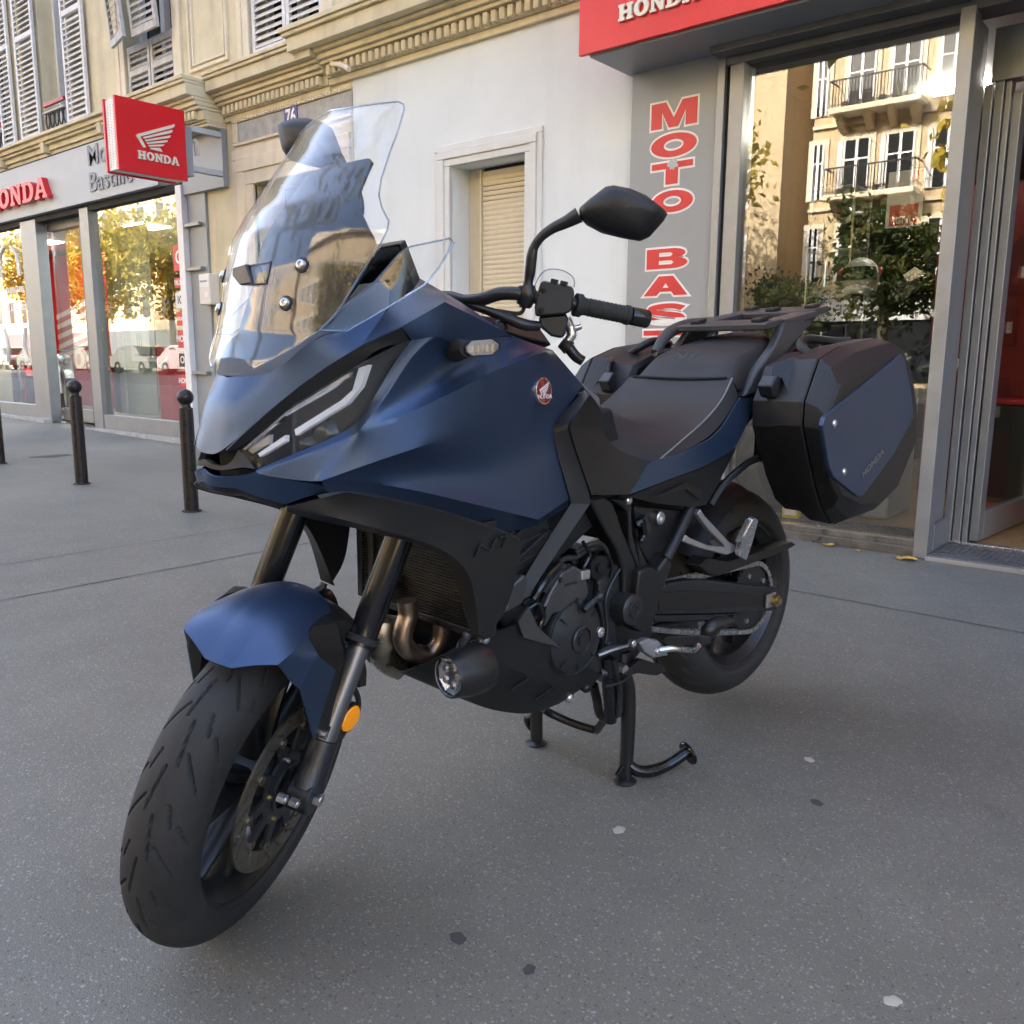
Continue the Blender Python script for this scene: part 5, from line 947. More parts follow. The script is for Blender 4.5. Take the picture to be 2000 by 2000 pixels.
b = MB(); b.tube([(0.6939,0.1650,0.3463), (0.6806,0.1660,0.3009), (0.6692,0.1660,0.2594), (0.6697,0.1660,0.1990)], .009, n=10, smooth=4); b.obj('return_spring', 'black_satin', ss)
b = MB(); b.tube([(0.6863,0.1000,0.2622), (0.6723,0.1000,0.2233), (0.6697,0.1100,0.1858), (0.6420,0.1200,0.1675)], .012, n=10, smooth=4); b.obj('stand_bracket', 'black_satin', ss)
b = MB(); b.tube([(0.7314,0.1750,0.2914), (0.7065,0.1800,0.2905), (0.6686,0.1800,0.2911), (0.6498,0.1800,0.3012), (0.6638,0.1750,0.3204)], .003, n=8, smooth=6); b.obj('switch_wire', 'rubber', ss)
b = MB(); b.tube([(0.7156,0.1400,0.3091), (0.6839,0.1500,0.3123), (0.6448,0.1550,0.3038)], .020, n=14, smooth=3); b.obj('pivot_tube', 'black_satin', ss)
b = MB(); P = Vector((0.6699,0.1800,0.3182)); b.cyl(P-Vector((0,.02,0)), P+Vector((0,.004,0)), .012, n=6); b.obj('pivot_bolt', 'silver', ss)

# ================================================================== setting materials
def node_mat(name):
    m = bpy.data.materials.new(name); m.use_nodes = True; MAT[name] = m
    return m, m.node_tree.nodes, m.node_tree.links, m.node_tree.nodes['Principled BSDF']
def asphalt(name, base, chip=.5, scale=1.):
    m, n, l, b = node_mat(name); tc = n.new('ShaderNodeTexCoord'); P = tc.outputs['Object']
    def noise(s, d=6, r=.6):
        t = n.new('ShaderNodeTexNoise'); t.inputs['Scale'].default_value = s; t.inputs['Detail'].default_value = d; t.inputs['Roughness'].default_value = r; l.new(P, t.inputs['Vector']); return t.outputs[0]
    def mapr(x, a, c, lo, hi):
        r_ = n.new('ShaderNodeMapRange'); r_.inputs[1].default_value = a; r_.inputs[2].default_value = c; r_.inputs[3].default_value = lo; r_.inputs[4].default_value = hi; l.new(x, r_.inputs[0]); return r_.outputs[0]
    def mathn(op, a, c):
        q = n.new('ShaderNodeMath'); q.operation = op
        for i, s in enumerate((a, c)):
            if hasattr(s, 'default_value') or hasattr(s, 'links'): l.new(s, q.inputs[i])
            else: q.inputs[i].default_value = s
        return q.outputs[0]
    wz = n.new('ShaderNodeTexNoise'); wz.inputs['Scale'].default_value = 170; wz.inputs['Detail'].default_value = 2; l.new(P, wz.inputs['Vector'])
    wa = n.new('ShaderNodeVectorMath'); wa.operation = 'MULTIPLY_ADD'; l.new(wz.outputs['Color'], wa.inputs[0]); wa.inputs[1].default_value = (.008,.008,0); l.new(P, wa.inputs[2])
    def vor(s):
        v = n.new('ShaderNodeTexVoronoi'); v.inputs['Scale'].default_value = s; v.inputs['Randomness'].default_value = 1; l.new(wa.outputs[0], v.inputs['Vector']); return v
    big = mapr(noise(.45, 4, .55), .35, .68, .84, 1.14); mid = mapr(noise(5, 6, .7), .3, .7, .9, 1.08); fine = mapr(noise(260, 3, .8), .25, .75, .68, 1.32)
    v1 = vor(175*scale); sep = n.new('ShaderNodeSeparateColor'); l.new(v1.outputs['Color'], sep.inputs[0]); c1 = mapr(sep.outputs[0], .66, 1.0, 0, .85); c1 = mathn('MULTIPLY', c1, mapr(v1.outputs['Distance'], .28, .55, 1, 0))
    v2 = vor(95*scale); sep2 = n.new('ShaderNodeSeparateColor'); l.new(v2.outputs['Color'], sep2.inputs[0]); c2 = mathn('MULTIPLY', mapr(sep2.outputs[1], .965, .985, 0, 1), mapr(v2.outputs['Distance'], .2, .36, 1, 0))
    cd = mathn('MULTIPLY', mapr(sep.outputs[2], .90, .96, 0, 1), mapr(v1.outputs['Distance'], .3, .48, .55, 0))
    val = mathn('MULTIPLY', mathn('MULTIPLY', big, mid), fine)
    rgb = n.new('ShaderNodeMix'); rgb.data_type = 'RGBA'; rgb.blend_type = 'MULTIPLY'; rgb.inputs[0].default_value = 1; rgb.inputs[6].default_value = (*base, 1); l.new(val, rgb.inputs[7])
    m1 = n.new('ShaderNodeMix'); m1.data_type = 'RGBA'; l.new(mathn('MULTIPLY', mathn('MAXIMUM', c1, c2), chip), m1.inputs[0]); l.new(rgb.outputs[2], m1.inputs[6]); m1.inputs[7].default_value = (.46,.45,.43,1)
    m2 = n.new('ShaderNodeMix'); m2.data_type = 'RGBA'; l.new(cd, m2.inputs[0]); l.new(m1.outputs[2], m2.inputs[6]); m2.inputs[7].default_value = (.03,.03,.03,1)
    # worn tar and grime patches
    st = mapr(noise(1.7, 7, .68), .66, .73, 0, .42); m3 = n.new('ShaderNodeMix'); m3.data_type = 'RGBA'; l.new(st, m3.inputs[0]); l.new(m2.outputs[2], m3.inputs[6]); m3.inputs[7].default_value = (base[0]*.5, base[1]*.5, base[2]*.52, 1)
    l.new(m3.outputs[2], b.inputs['Base Color']); b.inputs['Roughness'].default_value = .6; b.inputs['Specular IOR Level'].default_value = .6
    bp = n.new('ShaderNodeBump'); bp.inputs['Strength'].default_value = .55; bp.inputs['Distance'].default_value = .003; l.new(mathn('ADD', fine, mathn('MULTIPLY', mapr(v1.outputs['Distance'], 0, .5, 1, 0), .6)), bp.inputs['Height']); l.new(bp.outputs[0], b.inputs['Normal'])
    return m
asphalt('asphalt', (.150,.144,.120), .62); asphalt('road_asphalt', (.06,.06,.062), .3)
def stone(name, col, var=.18, streak=.25, bump=.35, scale=3.):
    m, n, l, b = node_mat(name); tc = n.new('ShaderNodeTexCoord'); P = tc.outputs['Object']
    t = n.new('ShaderNodeTexNoise'); t.inputs['Scale'].default_value = scale; t.inputs['Detail'].default_value = 9; t.inputs['Roughness'].default_value = .7; l.new(P, t.inputs['Vector'])
    mp = n.new('ShaderNodeMapping'); mp.inputs['Scale'].default_value = (5,5,.5); l.new(P, mp.inputs['Vector']); t2 = n.new('ShaderNodeTexNoise'); t2.inputs['Scale'].default_value = 1.1; t2.inputs['Detail'].default_value = 6; l.new(mp.outputs[0], t2.inputs['Vector'])
    r1 = n.new('ShaderNodeMapRange'); r1.inputs[1].default_value = .3; r1.inputs[2].default_value = .7; r1.inputs[3].default_value = 1-var; r1.inputs[4].default_value = 1+var*.6; l.new(t.outputs[0], r1.inputs[0])
    r2 = n.new('ShaderNodeMapRange'); r2.inputs[1].default_value = .5; r2.inputs[2].default_value = .78; r2.inputs[3].default_value = 1; r2.inputs[4].default_value = 1-streak; l.new(t2.outputs[0], r2.inputs[0])
    mm = n.new('ShaderNodeMath'); mm.operation = 'MULTIPLY'; l.new(r1.outputs[0], mm.inputs[0]); l.new(r2.outputs[0], mm.inputs[1])
    mx = n.new('ShaderNodeMix'); mx.data_type = 'RGBA'; mx.blend_type = 'MULTIPLY'; mx.inputs[0].default_value = 1; mx.inputs[6].default_value = (*col, 1); l.new(mm.outputs[0], mx.inputs[7]); l.new(mx.outputs[2], b.inputs['Base Color'])
    b.inputs['Roughness'].default_value = .85; b.inputs['Specular IOR Level'].default_value = .25
    bp = n.new('ShaderNodeBump'); bp.inputs['Strength'].default_value = bump; bp.inputs['Distance'].default_value = .004; t3 = n.new('ShaderNodeTexNoise'); t3.inputs['Scale'].default_value = 60; t3.inputs['Detail'].default_value = 5; l.new(P, t3.inputs['Vector']); l.new(t3.outputs[0], bp.inputs['Height']); l.new(bp.outputs[0], b.inputs['Normal'])
    return m
stone('limestone', (.67,.595,.41), .14, .26); stone('limestone_pale', (.74,.65,.49), .12, .2); stone('white_render', (.715,.765,.77), .05, .06, .25, 1.5); stone('sunlit_stone', (.60,.47,.29), .15, .2); stone('marble_grey', (.42,.42,.40), .3, .1, .05, 9)
stone('cream_moulding', (.69,.705,.68), .06, .1)
mat('grey_frame', (.28,.295,.31), .38, .5, .5, noise=.12, nscale=6, rvar=.08)
mat('grey_panel', (.275,.30,.32), .42, .1, .5, noise=.05, nscale=3)
mat('grey_dark', (.13,.135,.14), .45, .3, .5, noise=.2, nscale=8)
mat('fascia_grey', (.45,.475,.485), .5, 0, .4, noise=.04, nscale=4)
mat('sign_red', (.66,.007,.020), .3, 0, .5, noise=.05, nscale=5)
mat('letter_red', (.62,.02,.03), .35, 0, .5)
mat('shop_red', (.42,.012,.015), .4, 0, .5)
mat('letter_grey', (.23,.23,.24), .5)
mat('cream_letter', (.72,.68,.56), .4)
mat('white_paint', (.78,.78,.77), .45, 0, .5, noise=.08, nscale=8)
mat('shutter_white', (.70,.68,.66), .55, 0, .4, noise=.15, nscale=12)
mat('shutter_grey', (.50,.48,.45), .6, 0, .4, noise=.3, nscale=10)
mat('roller_beige', (.64,.56,.40), .5, 0, .4, noise=.08, nscale=6)
mat('number_blue', (.02,.035,.22), .2, 0, .5)
mat('bollard_brown', (.016,.012,.0115), .36, .2, .5, noise=.5, nscale=45, rvar=.15)
mat('iron_black', (.012,.012,.013), .5, .3)
mat('dark_gap', (.012,.012,.012), .8)
mat('interior_white', (.75,.75,.73), .6)
mat('banner_white', (.50,.53,.50), .6)
mat('interior_floor', (.30,.29,.28), .25)
mat('door_mat_brown', (.30,.17,.07), .8, noise=.3, nscale=30)
mat('lamp_glow', (1,1,1), .5, emit=((1,.95,.86), 14))
mat('meter_box', (.70,.66,.58), .5, noise=.06, nscale=10)
mat('tread_plate', (.20,.195,.19), .35, .8, .5, noise=.35, nscale=14, rvar=.1)
mat('leaf_gum', (.42,.40,.34), .9); mat('leaf_fallen', (.50,.30,.07), .7, noise=.4, nscale=40)
glass('shop_glass', (.84,.88,.86), 0, 1.9, 1.52); glass('shop_glass_dark', (.85,.85,.80), 0, 1.8, 1.6); glass('pane_glass', (.25,.27,.28), 0, 2., 1.6)
mat('pane_dark', (.02,.023,.026), .06, 0, .6)
# ================================================================== ground
def gz(X): return .016*min(max(0., -(X+.5)), 16.)
xs = sorted(set([-600,-200,-80,-40,-24,-16.5] + [round(-16+.5*i, 2) for i in range(33)] + [.5,1,2,4,8,16,40,120,600])); ysg = [-4.6,-3,-2,-1,0,1,2,2.56,3.5,8,600]
def sheet_obj(name, xs, ys, zf, m):
    v = [(x, y, zf(x)) for x in xs for y in ys]; k = len(ys)
    o = mobj(name, v, [(i*k+j, (i+1)*k+j, (i+1)*k+j+1, i*k+j+1) for i in range(len(xs)-1) for j in range(k-1)], m); o['kind'] = 'structure'; return o
sheet_obj('pavement', xs, ysg, gz, 'asphalt')
sheet_obj('road', xs, [-17,-10,-4.75], lambda x: gz(x)-.13, 'road_asphalt')
sheet_obj('far_pavement', xs, [-600,-60,-26,-17.15], gz, 'asphalt')
for nm, y0, y1 in (('kerb', -4.75, -4.6), ('kerb', -17.15, -17.0)):
    v = []; f = []
    for i, x in enumerate(xs): v += [(x, y0, gz(x)-.14), (x, y0, gz(x)+.004), (x, y1, gz(x)+.004), (x, y1, gz(x)-.14)]
    f = [(i*4+a, (i+1)*4+a, (i+1)*4+c, i*4+c) for i in range(len(xs)-1) for a, c in ((0,1),(1,2),(2,3))]
    mobj(nm, v, f, 'marble_grey', sharp=20)['kind'] = 'structure'
# cut joints in the pavement: thin dark tarred strips
mat('joint_tar', (.030,.030,.031), .9, noise=.5, nscale=12)
def joint(p0, p1, w=.010, jitter=.008):
    n = 60; v = []; 
    for i in range(n+1):
        t = i/n; x = p0[0]+(p1[0]-p0[0])*t; y = p0[1]+(p1[1]-p0[1])*t; d = Vector((p1[0]-p0[0], p1[1]-p0[1], 0)).normalized(); q = Vector((-d.y, d.x, 0)); j = jitter*(random.random()-.5); ww = w*(.35+.65*random.random())
        for s in (-1, 1): v.append((x+q.x*(j+s*ww/2), y+q.y*(j+s*ww/2), gz(x)+.002))
    o = mobj('pavement_joint', v, [(2*i, 2*i+1, 2*i+3, 2*i+2) for i in range(n)], 'joint_tar'); o['kind'] = 'structure'
joint((-2.71,-2.4), (-2.66,2.4)); joint((-3.36,-2.4), (-3.24,2.4), .006); joint((-.45,1.43), (2.4,1.38), .008); joint((-7.4,-2.4), (-7.3,2.5), .008)
# stuck gum, drips and fallen leaves
def blob(name, x, y, r, m, label, cat, group=None, h=.0022):
    n = 18; ph = random.random()*6; b = MB(); rs = [r*(1+.16*math.sin(2*t+ph)+.1*math.sin(5*t+ph*2)) for t in (2*math.pi*i/n for i in range(n))]
    ring0 = [(x+rs[i]*math.cos(2*math.pi*i/n), y+rs[i]*math.sin(2*math.pi*i/n)*1., gz(x)+.0008) for i in range(n)]; ring1 = [(x+(a[0]-x)*.7, y+(a[1]-y)*.7, gz(x)+h) for a in ring0]
    b.loft([ring0, ring1]); o = b.obj(name, m); tag(o, label, cat, group); return o
mat('gum_dark', (.065,.063,.062), .8)
blob('chewing_gum', .19, -.82, .015, 'leaf_gum', 'pale flattened gum spot on the asphalt in front of the centre stand', 'gum', 'gum spots trodden into the pavement')
blob('chewing_gum', .82, -.97, .014, 'leaf_gum', 'pale flattened gum spot nearest the camera, by the lower right corner', 'gum', 'gum spots trodden into the pavement')
blob('chewing_gum', .38, -.20, .014, 'leaf_gum', 'small greyish gum spot right of the stand pedal', 'gum', 'gum spots trodden into the pavement')
blob('oil_stain', .17, -1.32, .016, 'gum_dark', 'small dark round stain on the asphalt at the bottom of the picture', 'stain', 'dark stains', h=.001)
blob('oil_stain', .48, -.41, .015, 'gum_dark', 'small dark stain on the asphalt to the right of the stand', 'stain', 'dark stains', h=.001)
blob('oil_stain', .32, -1.30, .012, 'gum_dark', 'tiny dark stain beside the bigger one at the bottom of the picture', 'stain', 'dark stains', h=.001)
blob('oil_stain', -7.38, 1.08, .16, 'gum_dark', 'dark damp patch on the pavement between the two leftmost bollards', 'stain', 'dark stains', h=.001)
def fallen_leaf(x, y, s, rz, label):
    pts = []; n = 26
    for i in range(n):
        a = 2*math.pi*i/n; r_ = s*(.62+.38*abs(math.cos(2.5*a))); pts.append((x+r_*math.cos(a+rz)*1.2, y+r_*math.sin(a+rz)*.8, gz(x)+.006+.012*abs(math.sin(a*1.5+rz))*s/.05))
    c = (x, y, gz(x)+.004); b = MB(); b.add([c]+pts, [(0, 1+i, 1+(i+1) % n) for i in range(n)]); o = b.obj('fallen_leaf', 'leaf_fallen', solid=.001, sharp=20); tag(o, label, 'leaf', 'fallen leaves at the shop sill')
fallen_leaf(-.13, 2.43, .052, .4, 'largest yellow plane leaf lying before the right end of the tread plate'); fallen_leaf(-.56, 2.50, .035, 1.4, 'small brown leaf left of the big yellow leaf by the sill'); fallen_leaf(-.39, 2.47, .02, 2.4, 'tiny curled leaf between the two bigger leaves by the sill')
# ================================================================== glyph outlines (slab and wide block capitals)
from mathutils.geometry import tessellate_polygon
def ell(cx, cy, rx, ry, n=28, a0=0, a1=2*math.pi, end=False): return [(cx+rx*math.cos(a0+(a1-a0)*i/(n if not end else n-1)), cy+ry*math.sin(a0+(a1-a0)*i/(n if not end else n-1))) for i in range(n)]
def stroke(path, w):
    P = [Vector((a, b, 0)) for a, b in path]; P, _ = catmull(P, [1]*len(P), 6); L_, R_ = [], []
    for i, p in enumerate(P):
        d = (P[min(i+1, len(P)-1)]-P[max(i-1, 0)]).normalized(); q = Vector((-d.y, d.x, 0)); ww = w*(.78+.22*abs(d.x)) if True else w; L_.append(tuple((p+q*ww/2)[:2])); R_.append(tuple((p-q*ww/2)[:2]))
    return L_ + R_[::-1]
SLAB = {
 'H': ([(0,0),(.44,0),(.44,.16),(.36,.16),(.36,.40),(.64,.40),(.64,.16),(.56,.16),(.56,0),(1,0),(1,.16),(.92,.16),(.92,.84),(1,.84),(1,1),(.56,1),(.56,.84),(.64,.84),(.64,.60),(.36,.60),(.36,.84),(.44,.84),(.44,1),(0,1),(0,.84),(.08,.84),(.08,.16),(0,.16)], []),
 'O': (ell(.5,.5,.5,.52), [ell(.5,.5,.20,.32)]),
 'N': ([(0,0),(.40,0),(.40,.16),(.30,.16),(.30,.62),(.72,0),(.92,0),(.92,.84),(1,.84),(1,1),(.62,1),(.62,.84),(.72,.84),(.72,.42),(.34,1),(0,1),(0,.84),(.10,.84),(.10,.16),(0,.16)], []),
 'D': ([(0,0),(.5,0)] + ell(.5,.5,.5,.5,16,-math.pi/2,math.pi/2,True)[1:-1] + [(.5,1),(0,1),(0,.84),(.1,.84),(.1,.16),(0,.16)], [[(.36,.17)] + ell(.48,.5,.22,.33,12,-math.pi/2,math.pi/2,True) + [(.36,.83)]]),
 'A': ([(0,0),(.36,0),(.36,.16),(.31,.16),(.345,.28),(.655,.28),(.69,.16),(.64,.16),(.64,0),(1,0),(1,.16),(.93,.16),(.64,1),(.36,1),(.07,.16),(0,.16)], [[(.40,.44),(.60,.44),(.50,.74)]])}
BLOCK = {
 'M': ([(0,0),(.24,0),(.24,.62),(.40,0),(.60,0),(.76,.62),(.76,0),(1,0),(1,1),(.68,1),(.5,.36),(.32,1),(0,1)], []),
 'O': (ell(.5,.5,.5,.5), [ell(.5,.5,.22,.24)]),
 'T': ([(.35,0),(.65,0),(.65,.72),(1,.72),(1,1),(0,1),(0,.72),(.35,.72)], []),
 'B': ([(0,0),(.62,0)] + ell(.62,.28,.36,.28,10,-math.pi/2,math.pi*.42,True)[1:] + ell(.60,.76,.33,.24,10,-math.pi*.38,math.pi/2,True) + [(0,1)], [[(.30,.20),(.60,.20),(.66,.29),(.60,.40),(.30,.40)], [(.30,.60),(.58,.60),(.63,.70),(.58,.80),(.30,.80)]]),
 'A': ([(0,0),(.30,0),(.37,.20),(.63,.20),(.70,0),(1,0),(.66,1),(.34,1)], [[(.43,.40),(.57,.40),(.50,.66)]]),
 'S': (stroke([(.08,.24),(.30,.115),(.62,.115),(.86,.22),(.80,.40),(.50,.49),(.20,.60),(.16,.78),(.40,.885),(.70,.885),(.92,.77)], .26), [])}
def offset_poly(P, d):
    a = sum(P[i][0]*P[(i+1) % len(P)][1]-P[(i+1) % len(P)][0]*P[i][1] for i in range(len(P))); s = 1 if a > 0 else -1; out = []
    for i in range(len(P)):
        p0, p1, p2 = (Vector(P[i-1]), Vector(P[i]), Vector(P[(i+1) % len(P)])); e1 = (p1-p0); e2 = (p2-p1)
        if e1.length < 1e-6 or e2.length < 1e-6: out.append(P[i]); continue
        n1 = Vector((e1.y, -e1.x)).normalized()*s; n2 = Vector((e2.y, -e2.x)).normalized()*s; m = (n1+n2); k = max(.35, 1+n1.dot(n2)); out.append(tuple(p1 + m*(d/k)))
    return out
def glyph(ch, M, w, h, th, m, parent, font, grow=0., name='letter'):
    outer, holes = font[ch]; outer = [(x*w, y*h) for x, y in outer]; holes = [[(x*w, y*h) for x, y in q] for q in holes]
    if grow: outer = offset_poly(outer, grow); holes = [offset_poly(q, -grow) for q in holes]
    loops = [[Vector((x, y, 0)) for x, y in q] for q in [outer]+holes]; tris = tessellate_polygon(loops); flat = [p for q in loops for p in q]; n = len(flat)
    v = [M @ p for p in flat] + [M @ (p+Vector((0,0,th))) for p in flat]; f = [tuple(t) for t in tris] + [tuple(i+n for i in t)[::-1] for t in tris]; k = 0
    for q in loops:
        c = len(q); f += [(k+i, k+(i+1) % c, n+k+(i+1) % c, n+k+i) for i in range(c)]; k += c
    return mobj(name, v, f, m, parent, sharp=30)
def slab_word(word, M, W, H, th, m, parent, gap=.08, name='letter'):
    n = len(word); w = W/(n+(n-1)*gap)
    for i, c in enumerate(word): glyph(c, M @ Matrix.Translation((i*w*(1+gap)-W/2, -H/2, 0)), w, H, th, m, parent, SLAB, name=name)
FRONT = lambda x, y, z: Matrix.Translation((x, y, z)) @ Matrix(((1,0,0),(0,0,-1),(0,1,0))).to_4x4()   # glyph plane facing the street (-y)

# ================================================================== right-hand shopfront
YF = 2.57
shop = empty('shopfront', (-1,YF,0), 0, 'grey metal shopfront with big display window and vertical red lettering behind the motorcycle', 'shopfront')
def P_(mb, name, m, par, **k):
    mb.v = [(x-par.location.x, y-par.location.y, z-par.location.z) for x, y, z in mb.v]; return mb.obj(name, m, par, **k)
def shiftM(par): return Matrix.Translation(-Vector(par.location))
b = MB(); b.bx(-2.0,-1.405,YF-.02,YF+.10,0,2.80); pnl = P_(b, 'letter_panel', 'grey_panel', shop, bevel=.004)
for ch, x0, z1, x1, z0 in (('M',-1.875,2.587,-1.515,2.413),('O',-1.87,2.403,-1.51,2.241),('T',-1.86,2.237,-1.53,2.083),('O',-1.85,2.072,-1.52,1.918),('B',-1.875,1.730,-1.535,1.584),('A',-1.91,1.564,-1.51,1.420),('S',-1.865,1.394,-1.535,1.250),('T',-1.88,1.232,-1.54,1.095),('I',0,0,0,0)):
    if ch == 'I': continue
    g = .013; w = x1-x0-2*g-(.02 if ch != 'A' else .06); h = z1-z0-2*g; cx = (x0+x1)/2
    glyph(ch, shiftM(shop) @ FRONT(cx-w/2, YF-.0205, z0+g), w, h, .0015, 'white_print', shop, BLOCK, grow=.0125, name='letter_outline')
    glyph(ch, shiftM(shop) @ FRONT(cx-w/2, YF-.0225, z0+g), w, h, .002, 'letter_red', shop, BLOCK)
b = MB(); tp = [(-1.725,2.222),(-1.70,2.236),(-1.682,2.231),(-1.668,2.239),(-1.655,2.226),(-1.662,2.212),(-1.650,2.204),(-1.659,2.188),(-1.672,2.193),(-1.681,2.176),(-1.694,2.186),(-1.706,2.178),(-1.712,2.196),(-1.729,2.203)]
b.prism([(x, YF-.0262, z) for x, z in tp], (0,.0012,0)); P_(b, 'torn_sticker', 'fascia_grey', shop)
b = MB(); b.bx(-1.402,-1.355,YF-.05,YF+.12,0,2.80); P_(b, 'post', 'grey_frame', shop, bevel=.004)
b = MB(); b.bx(-1.353,-1.335,YF-.02,YF+.1,0,2.78); P_(b, 'rubber_gap', 'dark_gap', shop)
b = MB(); b.bx(-1.333,-1.245,YF-.03,YF+.12,0.05,2.72); P_(b, 'window_jamb', 'grey_frame', shop, bevel=.004)
b = MB(); b.bx(-1.402,1.6,YF-.04,YF+.14,2.70,2.86); P_(b, 'lintel', 'grey_dark', shop, bevel=.006)
b = MB(); b.bx(-1.402,1.6,YF-.16,YF-.045,2.74,2.89); P_(b, 'shutter_box', 'grey_dark', shop, bevel=.008)
b = MB(); b.bx(-1.245,-.12,YF+.02,YF+.03,.09,2.70); P_(b, 'window_pane', 'shop_glass_dark', shop)
b = MB(); b.bx(-.122,-.052,YF-.05,YF+.06,0.0,2.72); P_(b, 'window_post', 'grey_frame', shop, bevel=.006)
b = MB(); b.bx(-.118,-.08,YF+.062,YF+.34,0.0,2.72); P_(b, 'return_panel', 'grey_frame', shop, bevel=.004)
b = MB(); b.bx(-.075,-.05,YF+.063,YF+.36,0.0,.17); P_(b, 'return_skirting', 'grey_frame', shop, bevel=.004)
for i, (x0, x1, y0) in enumerate(((-.078,-.035,YF+.345),(-.030,.012,YF+.36),(.016,.045,YF+.372))):
    b = MB(); b.bx(x0,x1,y0,y0+.09,0.02,2.45+.03*i); P_(b, 'door_jamb', 'grey_frame', shop, bevel=.005)
b = MB(); b.bx(-.05,1.6,YF+.345,YF+.44,2.46,2.72); P_(b, 'door_head', 'grey_frame', shop, bevel=.006)
b = MB(); b.bx(-1.335,-.055,YF-.03,YF+.05,.0,.05); b.bx(-1.335,-.055,YF-.02,YF+.05,.05,.088); sill = P_(b, 'window_sill', 'tread_plate', shop, bevel=.003)
def lugs(x0, x1, y0, y1, z0, z1, n, vert):
    b = MB(); k = 0
    if vert:
        x = x0
        while x < x1:
            for r_ in range(2):
                z = z0 + .012 + r_*.021; a = R(35 if (k+r_) % 2 else -35); b.box((x+.008, y0-.0012, z), (.026,.0036,.0060), Matrix.Rotation(a, 3, 'Y'))
            x += .026; k += 1
    else:
        i = 0; x = x0
        while x < x1:
            y = y0; j = 0
            while y < y1:
                a = R(45 if (i+j) % 2 else -45); b.box((x, y, z1+.0012), (.030,.0065,.003), Matrix.Rotation(a, 3, 'Z')); y += .032; j += 1
            x += .032; i += 1
    return b
b = lugs(-1.32,-.07,YF-.03,0,.002,.046,0,True); P_(b, 'plate_lugs', 'tread_plate', shop)['kind'] = 'stuff'
b = MB(); b.bx(-.05,1.6,YF-.07,YF+.345,.0,.030); P_(b, 'door_ramp', 'grey_dark', shop, bevel=.006)
b = lugs(-.02,.9,YF-.04,YF+.31,.0,.03,0,False); P_(b, 'ramp_lugs', 'grey_dark', shop)['kind'] = 'stuff'
b = MB(); b.bx(-.05,1.6,YF+.34,YF+.385,.031,.043); P_(b, 'threshold', 'silver', shop, bevel=.002)
b = MB(); b.bx(-.05,1.6,YF-.085,YF-.07,.0,.022); P_(b, 'ramp_edge', 'silver_matte', shop, bevel=.002)
# door leaf swung inwards
leaf = empty('shop_door', (.075,YF+.38,.05), 0, 'grey framed glass shop door standing open inwards beside the display window', 'door')
for (y0, y1, z0, z1, nm) in ((0,.09,0,2.35,'stile'),(.93,1.0,0,2.35,'stile'),(.092,.928,0,.16,'bottom_rail'),(.092,.928,2.25,2.35,'top_rail')):
    b = MB(); b.bx(-.022,.022,y0,y1,z0,z1); b.obj(nm, 'grey_frame', leaf, bevel=.004)
b = MB(); b.bx(-.004,.004,.09,.93,.16,2.25); b.obj('pane', 'shop_glass', leaf)
leaf.rotation_euler = (0,0,R(-5))
# red fascia box over the window
sg = empty('fascia_sign', (0,2.1,2.79), 0, 'long red fascia sign box with cream lettering above the display window', 'sign')
b = MB(); b.bx(-2.09,2.2,0,.03,0,1.05); b.v = [(x, y, z) for x, y, z in b.v]; b.obj('face_panel', 'sign_red', sg, bevel=.004)
b = MB(); b.bx(-2.088,2.2,.031,.55,.03,1.05); b.obj('side_box', 'sign_red', sg)
b = MB(); b.bx(-2.03,2.2,.033,.50,-.012,.029); b.obj('underside', 'grey_panel', sg, bevel=.003)
slab_word('HONDA', Matrix.Translation((-1.555,-.004,.162)) @ Matrix(((1,0,0),(0,0,-1),(0,1,0))).to_4x4(), .50, .085, .015, 'cream_letter', sg)
wing_mark(Matrix.Translation((-1.555,-.004,.40)) @ Matrix(((1,0,0),(0,0,-1),(0,1,0))).to_4x4(), .50, 'cream_letter', sg, th=.015)
# ---- inside the right shop
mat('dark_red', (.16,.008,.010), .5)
room = empty('shop_interior', (0,YF,0), 0, 'dim shop room with brown floor and red wall seen through the open door', 'room')
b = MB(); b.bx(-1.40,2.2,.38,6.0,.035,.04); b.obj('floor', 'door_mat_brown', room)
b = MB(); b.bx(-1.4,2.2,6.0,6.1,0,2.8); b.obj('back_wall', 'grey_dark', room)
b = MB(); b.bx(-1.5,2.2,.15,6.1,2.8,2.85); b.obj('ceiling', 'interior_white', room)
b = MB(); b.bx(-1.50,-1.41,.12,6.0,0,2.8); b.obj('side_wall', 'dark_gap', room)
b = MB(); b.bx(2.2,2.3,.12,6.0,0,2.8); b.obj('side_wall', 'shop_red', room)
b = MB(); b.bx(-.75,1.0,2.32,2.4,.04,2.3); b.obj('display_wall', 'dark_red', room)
b = MB(); b.bx(1.05,2.2,.30,.40,.03,2.75); b.obj('added_wall', 'grey_panel', room)  # unseen wall, added to keep the red room out of reflections
b = MB(); b.bx(-1.32,-.12,.09,.42,.04,.07); b.obj('window_floor', 'tread_plate', room)
b = lugs(-1.30,-.14,.10,.40,.0,.07,0,False); b.obj('floor_lugs', 'tread_plate', room)['kind'] = 'stuff'
